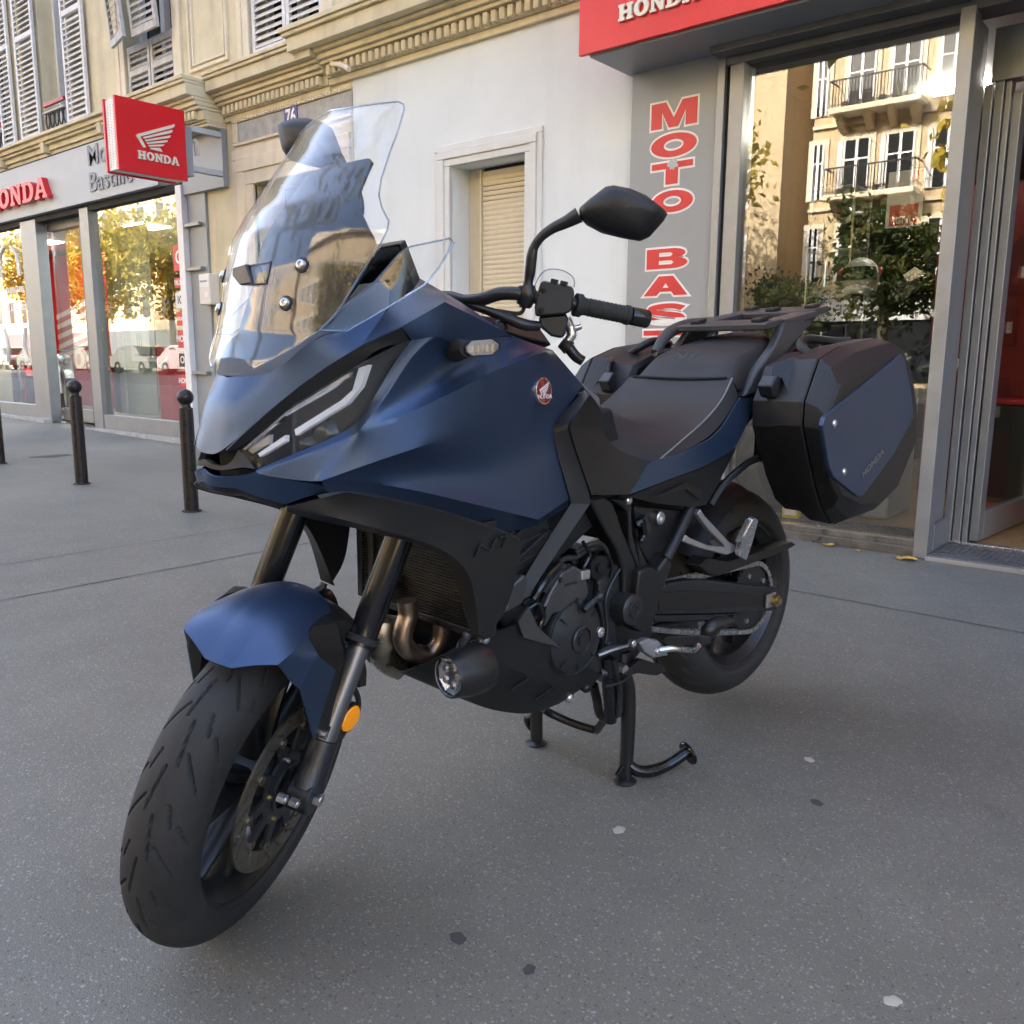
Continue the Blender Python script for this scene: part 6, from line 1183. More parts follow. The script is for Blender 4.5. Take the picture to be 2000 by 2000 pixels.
# things on display behind the glass
def helmet(x, y, z, r, rz, m1, m2, label):
    h = empty('helmet', (x,y,z), rz, label, 'helmet', 'helmets on display'); n = 20; rings = []
    for t in np.linspace(.05, math.pi*.72, 12):
        rings.append([(r*1.12*math.sin(t)*math.cos(a), r*.92*math.sin(t)*math.sin(a), r*(1.0*math.cos(t))+r*.2) for a in (2*math.pi*i/n for i in range(n))])
    b = MB(); b.loft(rings); b.obj('shell', m1, h, sharp=60)
    b = MB(); rings = []
    for t in np.linspace(math.pi*.34, math.pi*.56, 5): rings.append([(r*1.15*math.sin(t)*math.cos(a), r*.95*math.sin(t)*math.sin(a), r*math.cos(t)+r*.2) for a in np.linspace(-1.15, 1.15, 14)])
    b.loft(rings, cap=False, closed=False); b.obj('visor', 'black_gloss', h, sharp=60, solid=.003)
    b = MB(); b.tube([(r*.9,-.06,-r*.55),(r*1.2,-.04,-r*.5),(r*1.25,0,-r*.48),(r*1.2,.04,-r*.5),(r*.9,.06,-r*.55)], r*.22, n=10); b.obj('chin_bar', m1, h)
    b = MB(); b.tube([(r*.3,-r*.95,r*.3),(0,-r*.96,r*.6),(-r*.6,-r*.75,r*.7)], r*.08, n=8); b.tube([(r*.3,r*.95,r*.3),(0,r*.96,r*.6),(-r*.6,r*.75,r*.7)], r*.08, n=8); b.obj('stripe', m2, h)
    return h
b = None
def shelf_unit(x0, x1, y0, y1, zs, label):
    s = empty('display_shelf', ((x0+x1)/2,(y0+y1)/2,.07), 0, label, 'shelf', 'display shelves')
    cx, cy = (x0+x1)/2, (y0+y1)/2
    for z in zs: b = MB(); b.bx(x0-cx,x1-cx,y0-cy,y1-cy,z-.07,z-.055); b.obj('shelf_board', 'pane_glass_light' if False else 'grey_frame', s)
    for (x, y) in ((x0,y0),(x1,y0),(x0,y1),(x1,y1)): b = MB(); b.cyl((x-cx,y-cy,0), (x-cx,y-cy,max(zs)+.1), .012, n=10); b.obj('upright', 'chrome', s)
    return s
shelf_unit(-1.12,-.85,YF+.75,YF+1.05,(1.15,1.72,2.1), 'glass shelf stand carrying a black helmet behind the window left side')
helmet(-.98, YF+.85, 1.85, .15, R(-120), 'black_gloss', 'white_print', 'black helmet with white swirl on the upper shelf behind the window')
helmet(-.90, YF+.62, 1.32, .15, R(-100), 'black_satin', 'grey_print', 'matt black helmet on the lower shelf behind the window')
helmet(-.76, YF+.70, 1.52, .12, R(-80), 'white_print', 'letter_red', 'white and red helmet above the matt black one behind the window')
helmet(-.62, YF+.8, .98, .14, R(-100), 'black_gloss', 'white_print', 'black helmet with white print standing low behind the side case')
helmet(-.32, YF+.75, .95, .15, R(-70), 'black_gloss', 'white_print', 'black and white helmet right of the side case behind the glass')
def card(name, x, y, z, w, h, m, label, cat, par=None, rz=0, tilt=0):
    e = empty(name, (x,y,z), rz, label, cat); b = MB(); b.box((0,0,0), (w,.006,h), Matrix.Rotation(tilt, 3, 'Y')); b.obj('card', m, e); return e
pc = card('hanging_poster', -.42, YF+.32, 1.92, .19, .30, 'white_print', 'white and red printed poster hanging behind the display window', 'poster')
b = MB(); b.bx(-.075,.075,-.0055,-.0035,-.14,-.03); b.obj('red_block', 'letter_red', pc); b = MB(); b.bx(.035,.085,-.0055,-.0035,.09,.145); b.obj('corner_mark', 'letter_red', pc)
text_obj('poster_text', 'GIVI', 'white_print', .045, FRONT(0,-.0062,-.115), pc, extrude=.0003, offset=.001)
hc = card('hang_tag', -.36, YF+.3, 1.45, .13, .10, 'black_satin', 'black and silver tag tilted on a string behind the window', 'tag', tilt=R(-38))
b = MB(); b.prism([(0,-.006,.02),(.09,-.006,.06),(.03,-.006,.10),(-.03,-.006,.06)], (0,.003,0)); b.obj('silver_corner', 'silver', hc)
# second motorcycle seat / grey cover block behind the window (partly hidden by the rack)
pg = empty('display_plinth', (-.80,YF+1.0,.04), 0, 'pale grey display plinth behind the glass above the luggage rack', 'plinth')
b = MB(); b.bx(-.34,.30,-.25,.25,0,1.0); b.obj('plinth_body', 'grey_panel', pg, bevel=.03, seg=3); b = MB(); b.bx(-.36,.32,-.27,.27,1.001,1.03); b.obj('plinth_top', 'grey_frame', pg, bevel=.004)
sc1 = empty('spare_motorcycle_tyre', (-1.12,YF+.50,.38), R(60), 'black tyre standing on the window floor behind the rear wheel', 'tyre')
v, f = tyre_mesh(.31,.15,.2165,.06,RG,13,420,48); np_obj('tyre_ring', v, f, 'rubber', sc1)
bx_ = empty('yellow_box', (-.94,YF+.30,.072), R(10), 'small yellow product box on the window floor behind the rear tyre', 'box'); mat('box_yellow', (.75,.55,.02), .4)
b = MB(); b.bx(-.05,.05,-.04,.04,0,.12); b.obj('carton', 'box_yellow', bx_, bevel=.003); b = MB(); b.bx(-.035,.035,-.043,-.0405,.02,.06); b.obj('label', 'white_print', bx_)
# merchandise on the red wall right of the door
GOODS = (('gloves',.06,1.78,'pair of dark gloves hung highest on the red wall inside the door'),('jacket',-.16,1.72,'dark riding jacket in the top row left of the highest gloves'),('gloves',-.36,1.80,'pair of dark gloves in the top row farthest left'),('jacket',.02,1.30,'dark riding jacket in the middle row on the red wall'),('gloves',-.22,1.34,'pair of dark gloves in the middle row on the red wall'),('jacket',.04,.78,'long dark riding jacket in the bottom row near the door edge'),('jacket',-.24,.74,'long dark riding jacket in the bottom row farther left'))
for i, (kd, x, z, lab) in enumerate(GOODS):
    e = empty('hanging_' + kd, (x,YF+2.31,z), 0, lab, kd, 'goods hung on the red wall'); w = .10 if kd == 'jacket' else .06
    b = MB(); b.loft([[(-w*q, -.03-.05*k, .2-.13*j), (w*q, -.03-.05*k, .2-.13*j), (w*q, -.005, .2-.13*j), (-w*q, -.005, .2-.13*j)] for j, (k, q) in enumerate(((.2,.5),(.6,1),(1,.9),(.8,1.05)))]); b.obj('garment', 'black_rough', e, bevel=.015)
    b = MB(); b.bx(.0,.035,-.098,-.094,-.10,-.02); b.obj('price_tag', 'white_print', e)
pl = empty('price_list', (.20,YF+1.6,.92), R(-12), 'red framed price list standing on the counter inside the door', 'sign'); b = MB(); b.bx(-.13,.13,0,.012,-.14,.14); b.obj('red_board', 'sign_red', pl, bevel=.004); b = MB(); b.bx(-.10,.10,-.004,-.001,-.11,.11); b.obj('paper', 'white_print', pl)
for k in range(5): b = MB(); b.bx(-.08,.05-.02*(k % 2),-.0055,-.0045,.08-.035*k,.088-.035*k); b.obj('text_line', 'grey_print', pl)
ct = empty('shop_counter', (.25,YF+1.75,.04), 0, 'dark counter with red base inside the open door', 'counter'); b = MB(); b.bx(-.25,.6,-.2,.2,.06,.72); b.obj('counter_body', 'black_satin', ct, bevel=.01); b = MB(); b.bx(-.27,.62,-.22,.22,.721,.75); b.obj('counter_top', 'shop_red', ct, bevel=.004); b = MB(); b.bx(-.24,.59,-.19,.19,0,.058); b.obj('plinth', 'shop_red', ct)
cl = empty('ceiling_lamp', (-.5,YF+1.5,2.77), 0, 'white ceiling lamp inside the shop behind the display window', 'lamp'); b = MB(); b.bx(-.16,.16,-.05,.05,-.01,.02); b.obj('tube_panel', 'lamp_glow', cl)

# ================================================================== white rendered building with roller shutter
wb = empty('white_building', (-3.3,YF,0), 0, 'white rendered house wall with a shuttered window behind the windscreen', 'building')
def WB(x0,x1,y0,y1,z0,z1,name,m,**k): b = MB(); b.bx(x0,x1,y0,y1,z0,z1); return P_(b, name, m, wb, **k)
YW = YF+.03
b = MB(); b.bx(-4.72,-3.62,YW,YW+.4,0,3.36); b.bx(-2.89,-1.98,YW,YW+.4,0,3.36); b.bx(-3.62,-2.89,YW,YW+.4,2.452,3.36); b.bx(-3.62,-2.89,YW,YW+.4,0,1.0); P_(b, 'wall', 'white_render', wb)
for k, (w0, w1, pr) in enumerate(((.155,.11,.018),(.112,.05,.032),(.052,.0,.018))):
    b = MB(); xo0, xo1, zt = -3.62, -2.89, 2.452
    b.bx(xo0-w0,xo0-w1,YW-pr,YW+.02,.98,zt+w1); b.bx(xo1+w1,xo1+w0,YW-pr,YW+.02,.98,zt+w1); b.bx(xo0-w0,xo1+w0,YW-pr-.001,YW+.02,zt+w1,zt+w0); P_(b, 'window_surround', 'cream_moulding', wb, bevel=.008, seg=3)
WB(-3.80,-2.72,YW-.08,YW+.05,.93,1.0,'window_ledge','cream_moulding', bevel=.006)
WB(-3.615,-3.47,YW+.20,YW+.21,1.0,2.45,'reveal_board','roller_beige')
WB(-3.475,-3.455,YW+.16,YW+.20,1.0,2.44,'guide_rail','roller_beige', bevel=.003)
rs = bpy.data.objects.new('roller_shutter', None); link(rs, wb)
sl_me = None
for i in range(39):
    z = 2.405 - i*.0362; gap = .006 if i in (2,3,4,5) else .0018
    if sl_me is None:
        b = MB(); b.loft([[(-.28,-.004,-.015),(-.28,-.009,-.006),(-.28,-.009,.006),(-.28,-.004,.015),(-.28,.004,.015),(-.28,.004,-.015)],[(.283,-.004,-.015),(.283,-.009,-.006),(.283,-.009,.006),(.283,-.004,.015),(.283,.004,.015),(.283,.004,-.015)]]); o = b.obj('slat', 'roller_beige', rs, sharp=30); sl_me = o.data
    else: o = bpy.data.objects.new('slat', sl_me); link(o, rs)
    o.location = (-3.172+3.3, YW+.185-YF, z); o.scale = (1, 1, 1.19 if gap < .004 else 1.04); o.rotation_euler = (0, R(.5) if gap > .004 else 0, 0)
WB(-3.46,-2.895,YW+.20,YW+.22,1.0,2.45,'shutter_backing','dark_gap')
# cornice over the white wall
def cornice(par, x0, x1, y, z0, m, steps, ends=True, name='cornice'):
    b = MB(); zz = z0
    for h, pr in steps: b.bx(x0-(pr if ends else 0), x1, y-pr, y+.1, zz, zz+h-.0008); zz += h
    return P_(b, name, m, par, bevel=.006, seg=2)
dent_me = {}
def dentils(par, corn, x0, x1, y, z, w, gap, h, d, m):
    key = (w, h, d)
    n = int((x1-x0)/(w+gap))
    for i in range(n):
        x = x0 + (i+.5)*(w+gap)
        if key not in dent_me: b = MB(); b.box((0,0,0), (w,d,h)); o = b.obj('dentil', m, corn, bevel=.003); dent_me[key] = o.data
        else:
            o = bpy.data.objects.new('dentil', dent_me[key]); link(o, corn); md = o.modifiers.new('b','BEVEL'); md.width = .003; md.segments = 2
        o.location = (x-par.location.x, y-d/2-par.location.y, z-par.location.z)
ST1 = ((.05,.03),(.10,.06),(.035,.11),(.05,.13),(.035,.17),(.11,.24),(.03,.27),(.05,.29))
c1 = cornice(wb, -4.95, 2.2, YW, 3.26, 'limestone', ((.05,.035),(.09,.05),(.03,.12),(.045,.15),(.03,.19),(.11,.27),(.03,.30),(.04,.32)))
dentils(wb, c1, -4.95, -1.9, YW-.05, 3.355, .045, .03, .075, .05, 'limestone')
b = MB(); b.bx(-4.72,2.3,YW+.02,YW+.4,3.36,3.75); b.bx(-4.95,2.3,YW+.1,YW+.6,3.7,18.5); b.bx(-1.97,2.3,YW+.25,YW+.6,2.86,3.7); P_(b, 'upper_storeys', 'limestone', wb)
b = MB(); b.tube([(-4.8532,2.5000,3.3864), (-4.6728,2.4500,3.3319), (-4.5211,2.4000,3.2589)], .02, n=10); P_(b, 'lamp_arm', 'limestone_pale', wb)
# ================================================================== limestone building, door 76, shuttered windows
sb = empty('stone_building', (-8,YF,0), 0, 'cream limestone building with louvred shutters, moulded cornice and house door', 'building')
def SBx(x0,x1,y0,y1,z0,z1,name,m='limestone',par=sb,**k): b = MB(); b.bx(x0,x1,y0,y1,z0,z1); return P_(b, name, m, par, **k)
YS = YF+.03
b = MB(); b.bx(-7.25,-6.14,YS,YS+.5,0,3.3); b.bx(-6.14,-4.98,YS,YS+.5,2.62,3.3); b.bx(-4.98,-4.722,YS,YS+.5,0,3.3); P_(b, 'ground_wall', 'limestone', sb)
for k, (w0, w1, pr) in enumerate(((.34,.24,.02),(.242,.12,.045),(.122,.0,.03))):
    b = MB(); b.bx(-6.14-w0,-6.14-w1,YS-pr,YS+.03,.12,2.62+w1); b.bx(-4.98+w1,min(-4.98+w0,-4.725),YS-pr,YS+.03,.12,2.62+w1); b.bx(-6.14-w0,min(-4.98+w0,-4.725),YS-pr-.001,YS+.03,2.62+w1,2.62+w0); P_(b, 'door_surround', 'limestone_pale', sb, bevel=.01, seg=3)
dr = bpy.data.objects.new('house_door', None); link(dr, sb)
b = MB(); b.bx(-6.14,-4.98,YS+.32,YS+.36,.1,2.62); P_(b, 'door_leaf', 'grey_dark', sb).parent = dr
b = MB(); b.bx(-5.57,-5.55,YS+.30,YS+.319,.1,2.62); P_(b, 'meeting_stile', 'iron_black', sb).parent = dr
SBx(-6.36,-4.722,YS-.012,YS+.01,3.015,3.185,'marble_plaque','marble_grey', bevel=.004)
b = MB()
for x0,x1,z0,z1 in ((-6.44,-4.724,3.188,3.215),(-6.44,-4.724,2.985,3.012),(-6.44,-6.362,3.0125,3.1875)): b.bx(x0,x1,YS-.025,YS+.01,z0,z1)
P_(b, 'plaque_border', 'limestone_pale', sb, bevel=.006)
b = MB()
for i in range(40): b.lathe([(.016,-.001),(.012,.010),(.0005,.014)], (-6.42+i*.0425, YS-.026, 3.2015), (0,-1,0), n=8)
P_(b, 'bead_moulding', 'limestone_pale', sb)['kind'] = 'stuff'
num = empty('house_number', (-5.535,YS-.014,3.105), 0, 'blue enamel plate reading 76 in white over the door', 'number plate')
b = MB(); b.bx(-.092,.092,-.008,0,-.088,.088); b.obj('enamel_plate', 'number_blue', num, bevel=.002); text_obj('numerals', '76', 'white_print', .165, FRONT(0,-.0085,.0), num, extrude=.0006, font_scale=(.9,1.08), offset=.004)
# cornices: right of the pier, the pier block, and left over the shop
cA = cornice(sb, -6.55, -4.98, YS, 3.215, 'limestone', ((.045,.03),(.085,.045),(.03,.10),(.04,.13),(.03,.16),(.10,.22),(.028,.245),(.03,.26)), ends=False)
dentils(sb, cA, -6.5, -5.0, YS-.045, 3.302, .042, .028, .07, .045, 'limestone')
cP = cornice(sb, -7.22, -6.56, YS, 3.16, 'limestone', ((.03,.20),(.02,.22),(.085,.245),(.03,.29),(.04,.32),(.03,.35),(.10,.41),(.028,.435),(.035,.45)))
dentils(sb, cP, -7.40, -6.58, YS-.245, 3.252, .042, .028, .07, .045, 'limestone')
cL = cornice(sb, -15.5, -7.68, YF-.02, 3.40, 'limestone', ((.05,.05),(.06,.08),(.03,.12),(.05,.15),(.035,.19)), ends=False)
for x in (-8.75,-10.2,-11.5): SBx(x-.05,x+.05,YF-.16,YF-.02,3.42,3.56,'cornice_bracket','limestone', bevel=.012)
# upper wall with window openings
OPEN = [(-10.48,-9.74,3.62,6.2),(-12.4,-11.62,3.62,6.2),(-8.42,-7.42,3.70,6.2),(-6.13,-5.08,3.66,6.2)]
b = MB(); xsw = [-15.5]
for (x0, x1, z0, z1) in sorted(OPEN): b.bx(xsw[-1], x0, YS, YS+.5, 3.3, 6.2); b.bx(x0, x1, YS, YS+.5, 3.3, z0); xsw.append(x1)
b.bx(xsw[-1], -4.72, YS, YS+.5, 3.3, 6.2); b.bx(-15.5,-4.955,YS,YS+.6,6.2,18.5); b.bx(-15.5,-13.6,YS,YS+.5,0,3.3); P_(b, 'upper_wall', 'limestone', sb)
def panel_moulding(x0, x1, z0, z1):
    for k, (d, w, pr) in enumerate(((0,.03,.03),(.055,.022,.022))):
        b = MB(); X0, X1, Z0, Z1 = x0+d, x1-d, z0+d, z1-d
        b.bx(X0,X0+w,YS-pr,YS+.01,Z0,Z1); b.bx(X1-w,X1,YS-pr,YS+.01,Z0,Z1); b.bx(X0+w,X1-w,YS-pr,YS+.01,Z0,Z0+w); b.bx(X0+w,X1-w,YS-pr,YS+.01,Z1-w,Z1); P_(b, 'panel_moulding', 'limestone_pale', sb, bevel=.006)
panel_moulding(-7.13,-6.46,3.76,6.1)
for (x0, x1, z0, z1) in OPEN:
    if x1 > -9:
        for w0, w1, pr in ((.16,.09,.03),(.092,.0,.018)):
            b = MB(); b.bx(x0-w0,x0-w1,YS-pr,YS+.01,z0,z1); b.bx(x1+w1,x1+w0,YS-pr,YS+.01,z0,z1); P_(b, 'window_architrave', 'limestone_pale', sb, bevel=.006)
# windows and louvred shutters
slat_me = {}
def shutter(x0, x1, y, z0, z1, m, rot=0., hinge=0, tilt=-38, pitch=.061, opened_bottom=False):
    s = bpy.data.objects.new('shutter', None); link(s, sb); hx = x0 if hinge == 0 else x1
    s.location = (hx-sb.location.x, y-sb.location.y, z0); s.rotation_euler = (0,0,rot); w = x1-x0; H = z1-z0; sg_ = 1 if hinge == 0 else -1
    b = MB(); t = .045
    for a0, a1, c0, c1 in ((0,t,0,H),(w-t,w,0,H),(t,w-t,0,.07),(t,w-t,H-.07,H),(t,w-t,H*.52-.03,H*.52+.03)): b.bx(min(sg_*a0,sg_*a1),max(sg_*a0,sg_*a1),-.018,.018,c0,c1)
    b.obj('stile_frame', m, s, bevel=.003)
    key = (round(w, 2), m); z = .07+pitch*.5
    while z < H-.08:
        if abs(z-H*.52) > .045:
            if key not in slat_me: bb = MB(); bb.box((0,0,0), (w-2*t+.004,.006,.062), Matrix.Rotation(R(tilt), 3, 'X')); o = bb.obj('slat', m, s); slat_me[key] = o.data
            else: o = bpy.data.objects.new('slat', slat_me[key]); link(o, s)
            o.location = (sg_*w/2, 0, z)
        z += pitch
    return s
shutter(-11.64,-11.25,YS-.05,3.64,6.0,'shutter_white'); shutter(-11.05,-10.50,YS-.05,3.64,6.0,'shutter_white',hinge=1); shutter(-9.74,-9.22,YS-.05,3.64,6.0,'shutter_white')
shutter(-8.40,-7.94,YS+.03,3.71,4.26,'shutter_grey',tilt=-38); shutter(-7.92,-7.44,YS+.03,3.71,4.26,'shutter_grey',tilt=-38)
o = shutter(-8.40,-7.94,YS-.14,4.22,6.0,'shutter_grey',tilt=-38); o.rotation_euler = (R(5),0,R(-12)); o = shutter(-7.92,-7.42,YS-.16,4.22,6.0,'shutter_grey',tilt=-38); o.rotation_euler = (R(5),0,0)
shutter(-6.11,-5.61,YS+.03,3.70,6.0,'shutter_white',tilt=-38); shutter(-5.60,-5.10,YS+.03,3.70,6.0,'shutter_white',tilt=-38)
for (x0, x1, z0, z1) in OPEN:
    w = bpy.data.objects.new('window', None); link(w, sb)
    b = MB(); b.bx(x0,x0+.05,YS+.18,YS+.24,z0,z1); b.bx(x1-.05,x1,YS+.18,YS+.24,z0,z1); b.bx((x0+x1)/2-.04,(x0+x1)/2+.04,YS+.17,YS+.24,z0,z1); b.bx(x0+.05,x1-.05,YS+.18,YS+.24,z0,z0+.08); P_(b, 'window_frame', 'white_paint', sb).parent = w
    b = MB(); b.bx(x0,x1,YS+.25,YS+.26,z0,z1); P_(b, 'pane', 'pane_dark', sb).parent = w
# small iron window guards
for x0, x1, lab in ((-10.36,-9.80,'right'),(-12.3,-11.66,'left')):
    g = empty('window_guard', ((x0+x1)/2,YS-.05,3.62), 0, 'black scrolled iron guard with red rail, %s of the two shuttered windows' % ('on the nearer' if lab == 'right' else 'on the farther'), 'railing', 'iron window guards'); w = (x1-x0)/2
    b = MB(); b.bx(-w,w,-.02,.02,.36,.40); b.obj('top_rail', 'shop_red', g, bevel=.004); b = MB(); b.bx(-w,w,-.03,.05,.28,.30); b.obj('wood_board', 'shutter_grey', g)
    for i in range(9):
        b = MB(); x = -w+.04+i*(2*w-.08)/8; b.tube([(x,0,.02),(x+.02*(-1)**i,0,.09),(x-.02*(-1)**i,0,.18),(x,0,.28)], .008, n=6, smooth=4); b.obj('scroll_bar', 'iron_black', g)
    b = MB(); b.bx(-w,w,-.01,.01,.0,.02); b.obj('bottom_rail', 'iron_black', g)
# meter box and pipes on the wall
mb_ = empty('meter_box', (-6.92,YS-.06,1.70), 0, 'small cream utility box on the wall left of the windscreen', 'utility box')
b = MB(); b.bx(-.10,.10,-.05,.06,-.15,.15); b.obj('case', 'meter_box', mb_, bevel=.012, seg=3); b = MB(); b.bx(-.085,.085,-.054,-.0505,.02,.135); b.obj('cover', 'white_paint', mb_, bevel=.002); b = MB(); b.bx(-.06,.05,-.062,-.0545,.07,.085); b.obj('slot', 'marble_grey', mb_); b = MB(); b.bx(-.0,.07,-.054,-.0505,-.08,-.03); b.obj('small_cover', 'white_paint', mb_, bevel=.002)
# ================================================================== left shopfront
ls = empty('shopfront', (-9.5,YF,.14), 0, 'grey framed corner shop with pale fascia and red 3D letters at the far left', 'shopfront')
def LSx(x0,x1,y0,y1,z0,z1,name,m,**k): b = MB(); b.bx(x0,x1,y0,y1,z0,z1); return P_(b, name, m, ls, **k)
LSx(-7.41,-7.30,YF-.06,YF+.10,.11,2.74,'post','white_paint',bevel=.004)
LSx(-7.298,-6.96,YF+.0,YF+.2,.1,2.66,'pilaster','grey_panel',bevel=.004)
LSx(-7.30,-6.56,YF-.035,YF+.02,2.64,3.17,'bracket_plate','grey_panel',bevel=.004)
LSx(-9.62,-9.40,YF-.04,YF+.10,.15,2.74,'post','grey_frame',bevel=.004)
LSx(-9.40,-7.41,YF-.03,YF+.08,.14,.34,'kick_panel','grey_frame',bevel=.004)
LSx(-9.75,-7.30,YF-.10,YF-.032,.10,.17,'plinth','marble_grey',bevel=.006)
LSx(-9.40,-7.41,YF+.02,YF+.03,.34,2.70,'window_pane','shop_glass')
LSx(-10.0,-9.84,YF+.12,YF+.24,.2,2.72,'door_jamb','grey_dark',bevel=.004)
LSx(-9.84,-9.62,YF+.10,YF+.16,.2,2.72,'jamb_panel','grey_frame')
LSx(-11.33,-10.86,YF-.04,YF+.10,.18,2.74,'post','grey_frame',bevel=.004)
LSx(-10.86,-10.0,YF+.14,YF+.15,.36,2.6,'door_pane','shop_glass'); LSx(-10.86,-10.0,YF+.12,YF+.18,.2,.36,'door_rail','grey_frame',bevel=.004); LSx(-10.86,-9.84,YF+.10,YF+.20,2.6,2.72,'door_head','grey_dark')
LSx(-13.6,-11.33,YF-.03,YF+.08,.18,.38,'kick_panel','grey_frame',bevel=.004); LSx(-13.6,-11.33,YF+.02,YF+.03,.38,2.70,'window_pane','shop_glass'); LSx(-13.7,-10.85,YF-.14,YF-.032,.14,.22,'plinth','marble_grey',bevel=.006)
LSx(-13.6,-7.30,YF-.03,YF+.12,2.70,2.77,'shadow_gap','dark_gap')
LSx(-13.6,-7.66,YF-.10,YF+.10,2.772,3.38,'fascia_panel','fascia_grey',bevel=.004)
LSx(-13.6,-7.30,YF-.09,YF+.10,3.381,3.40,'fascia_cap','dark_gap')
slab_word('HONDA', shiftM(ls) @ FRONT(-11.05,YF-.102,3.03), 1.85, .24, .07, 'letter_red', ls)
for body, z in (('Moto',3.24),('Bastille',2.955)):
    text_obj('lettering', body, 'letter_grey', .30 if body == 'Moto' else .29, shiftM(ls) @ FRONT(-9.16,YF-.110,z), ls, extrude=.004, align='LEFT', font_scale=(1.22,1), offset=.003)
for i, z in enumerate((.86,1.9,2.33)):
    LSx(-7.30,-7.02,YF-.05,YF-.002,z,z+.03,'pipe_clip','grey_frame')
# interior of the left shop
ri = empty('shop_interior', (-10.4,YF,.2), 0, 'bright showroom with red walls and a big pale wing mural in the left shop', 'room')
def RIx(x0,x1,y0,y1,z0,z1,name,m,**k): b = MB(); b.bx(x0,x1,y0,y1,z0,z1); return P_(b, name, m, ri, **k)
RIx(-15.5,-7.3,YF+.2,YF+4.2,.18,.2,'floor','interior_floor'); RIx(-15.5,-7.3,YF+.12,YF+4.2,2.76,2.8,'ceiling','interior_white'); RIx(-15.5,-7.3,YF+4.2,YF+4.3,.2,2.8,'back_wall','grey_panel'); RIx(-15.55,-15.5,YF+.12,YF+4.2,.2,2.8,'side_wall','shop_red'); RIx(-7.29,-7.25,YF+.12,YF+4.2,.2,2.8,'side_wall','interior_white')
RIx(-15.45,-12.75,YF+1.75,YF+1.80,.2,2.7,'mural_wall','shop_red')
for k in range(5):
    b = MB(); z = 1.95-.17*k; yy = YF+1.748; b.prism([(-14.7,yy,z-.22),(-12.85-.18*k,yy,z+.10-.02*k),(-12.95-.18*k,yy,z-.01-.02*k),(-14.7,yy,z-.30)], (0,-.004,0)); P_(b, 'wing_stripe', 'cream_letter', ri)
slab_word('HOND', shiftM(ri) @ FRONT(-13.75,YF+1.746,.98), 1.8, .30, .004, 'cream_letter', ri)
for x, y, lab in ((-10.4,YF+1.2,'nearest the door of the left shop'),(-13.2,YF+1.0,'at the far end of the left shop'),(-8.9,YF+1.6,'behind the white banner of the left shop')):
    c_ = empty('ceiling_lamp', (x,y,2.755), 0, 'lit square ceiling lamp ' + lab, 'lamp', 'ceiling lamps of the left shop'); b = MB(); b.bx(-.22,.22,-.22,.22,-.008,0); b.obj('diffuser', 'lamp_glow', c_); b = MB(); b.bx(-.25,.25,-.25,.25,.0005,.004); b.obj('trim', 'white_paint', c_)
bn = empty('white_banner', (-9.22,YF+.30,.34), 0, 'tall white banner standing behind the left shop window', 'banner'); b = MB(); b.bx(-.56,.52,0,.012,0,2.2); b.obj('sheet', 'banner_white', bn); b = MB(); b.bx(-.30,-.18,-.04,-.008,0,2.2); b.obj('pole', 'white_paint', bn)
text_obj('banner_text', '6 ANS', 'letter_red', .13, FRONT(-.22,-.042,1.33), bn, extrude=.001, offset=.003)
po = empty('notice', (-8.98,YF+.27,1.18), 0, 'white notice with green stripes stuck inside the left window', 'notice'); b = MB(); b.bx(-.22,.22,0,.004,-.2,.2); b.obj('paper', 'white_print', po); mat('notice_green', (.05,.42,.22), .5)
for k in range(3): b = MB(); b.prism([(-.07+.05*k,-.0015,-.03),(-.035+.05*k,-.0015,-.03),(-.045+.05*k,-.0015,.13),(-.08+.05*k,-.0015,.13)], (0,.001,0)); b.obj('green_stripe', 'notice_green', po)
text_obj('notice_text', 'RESERVATION', 'letter_grey', .045, FRONT(0,-.001,-.13), po, extrude=.0004)
st_ = empty('window_stickers', (-7.53,YF+.012,1.5), 0, 'column of red, white and black stickers on the right edge of the left window', 'stickers')
for z, h, m, tx in ((.55,.26,'letter_red','G'),(.30,.10,'letter_red','MOTO'),(.12,.16,'interior_white','ICI'),(-.07,.14,'letter_red','LOCATION'),(-.28,.18,'letter_red','MOTO'),(-.5,.14,'black_satin','OO'),(-.72,.12,'letter_red','HONDA')):
    b = MB(); b.bx(-.11,.10,-.003,0,z-h/2,z+h/2); b.obj('sticker', m, st_); text_obj('sticker_text', tx, 'white_print' if m != 'interior_white' else 'black_satin', min(h*.75,.38/len(tx)), FRONT(0,-.0035,z), st_, extrude=.0003, offset=.002)
wt = empty('window_lettering', (-12.0,YF+.012,1.75), 0, 'white and red painted slogan on the leftmost shop pane', 'lettering')
text_obj('slogan', 'UNE NOUVELLE ERE', 'white_print', .10, FRONT(0.05,0,.16), wt, extrude=.0004, offset=.002); text_obj('slogan', 'Honda E-Clutch', 'white_print', .16, FRONT(.05,0,-.06), wt, extrude=.0004, offset=.003)
for s in (-1, 1):
    b = MB(); b.tube([(.05+s*.32,0,.34),(.05+s*.28,0,.62),(.05+s*.1,0,.74)], .018, n=6, smooth=4); b.obj('clutch_arc', 'white_print', wt); b = MB(); b.tube([(.05+s*.36,0,-.34),(.05+s*.28,0,-.6),(.05+s*.34,0,-.8)], .018, n=6, smooth=4); b.obj('clutch_arc', 'white_print', wt)
to = empty('display_totem', (-8.55,YF+.42,.2), 0, 'red display totem with small wing in the left shop window', 'display'); b = MB(); b.bx(-.14,.14,-.1,.1,0,.95); b.obj('totem_body', 'sign_red', to, bevel=.006); b = MB(); b.bx(-.14,.14,-.1,.1,.951,1.25); b.obj('totem_head', 'meter_box', to, bevel=.006); wing_mark(FRONT(0,-.103,.75), .2, 'white_print', to, th=.002)
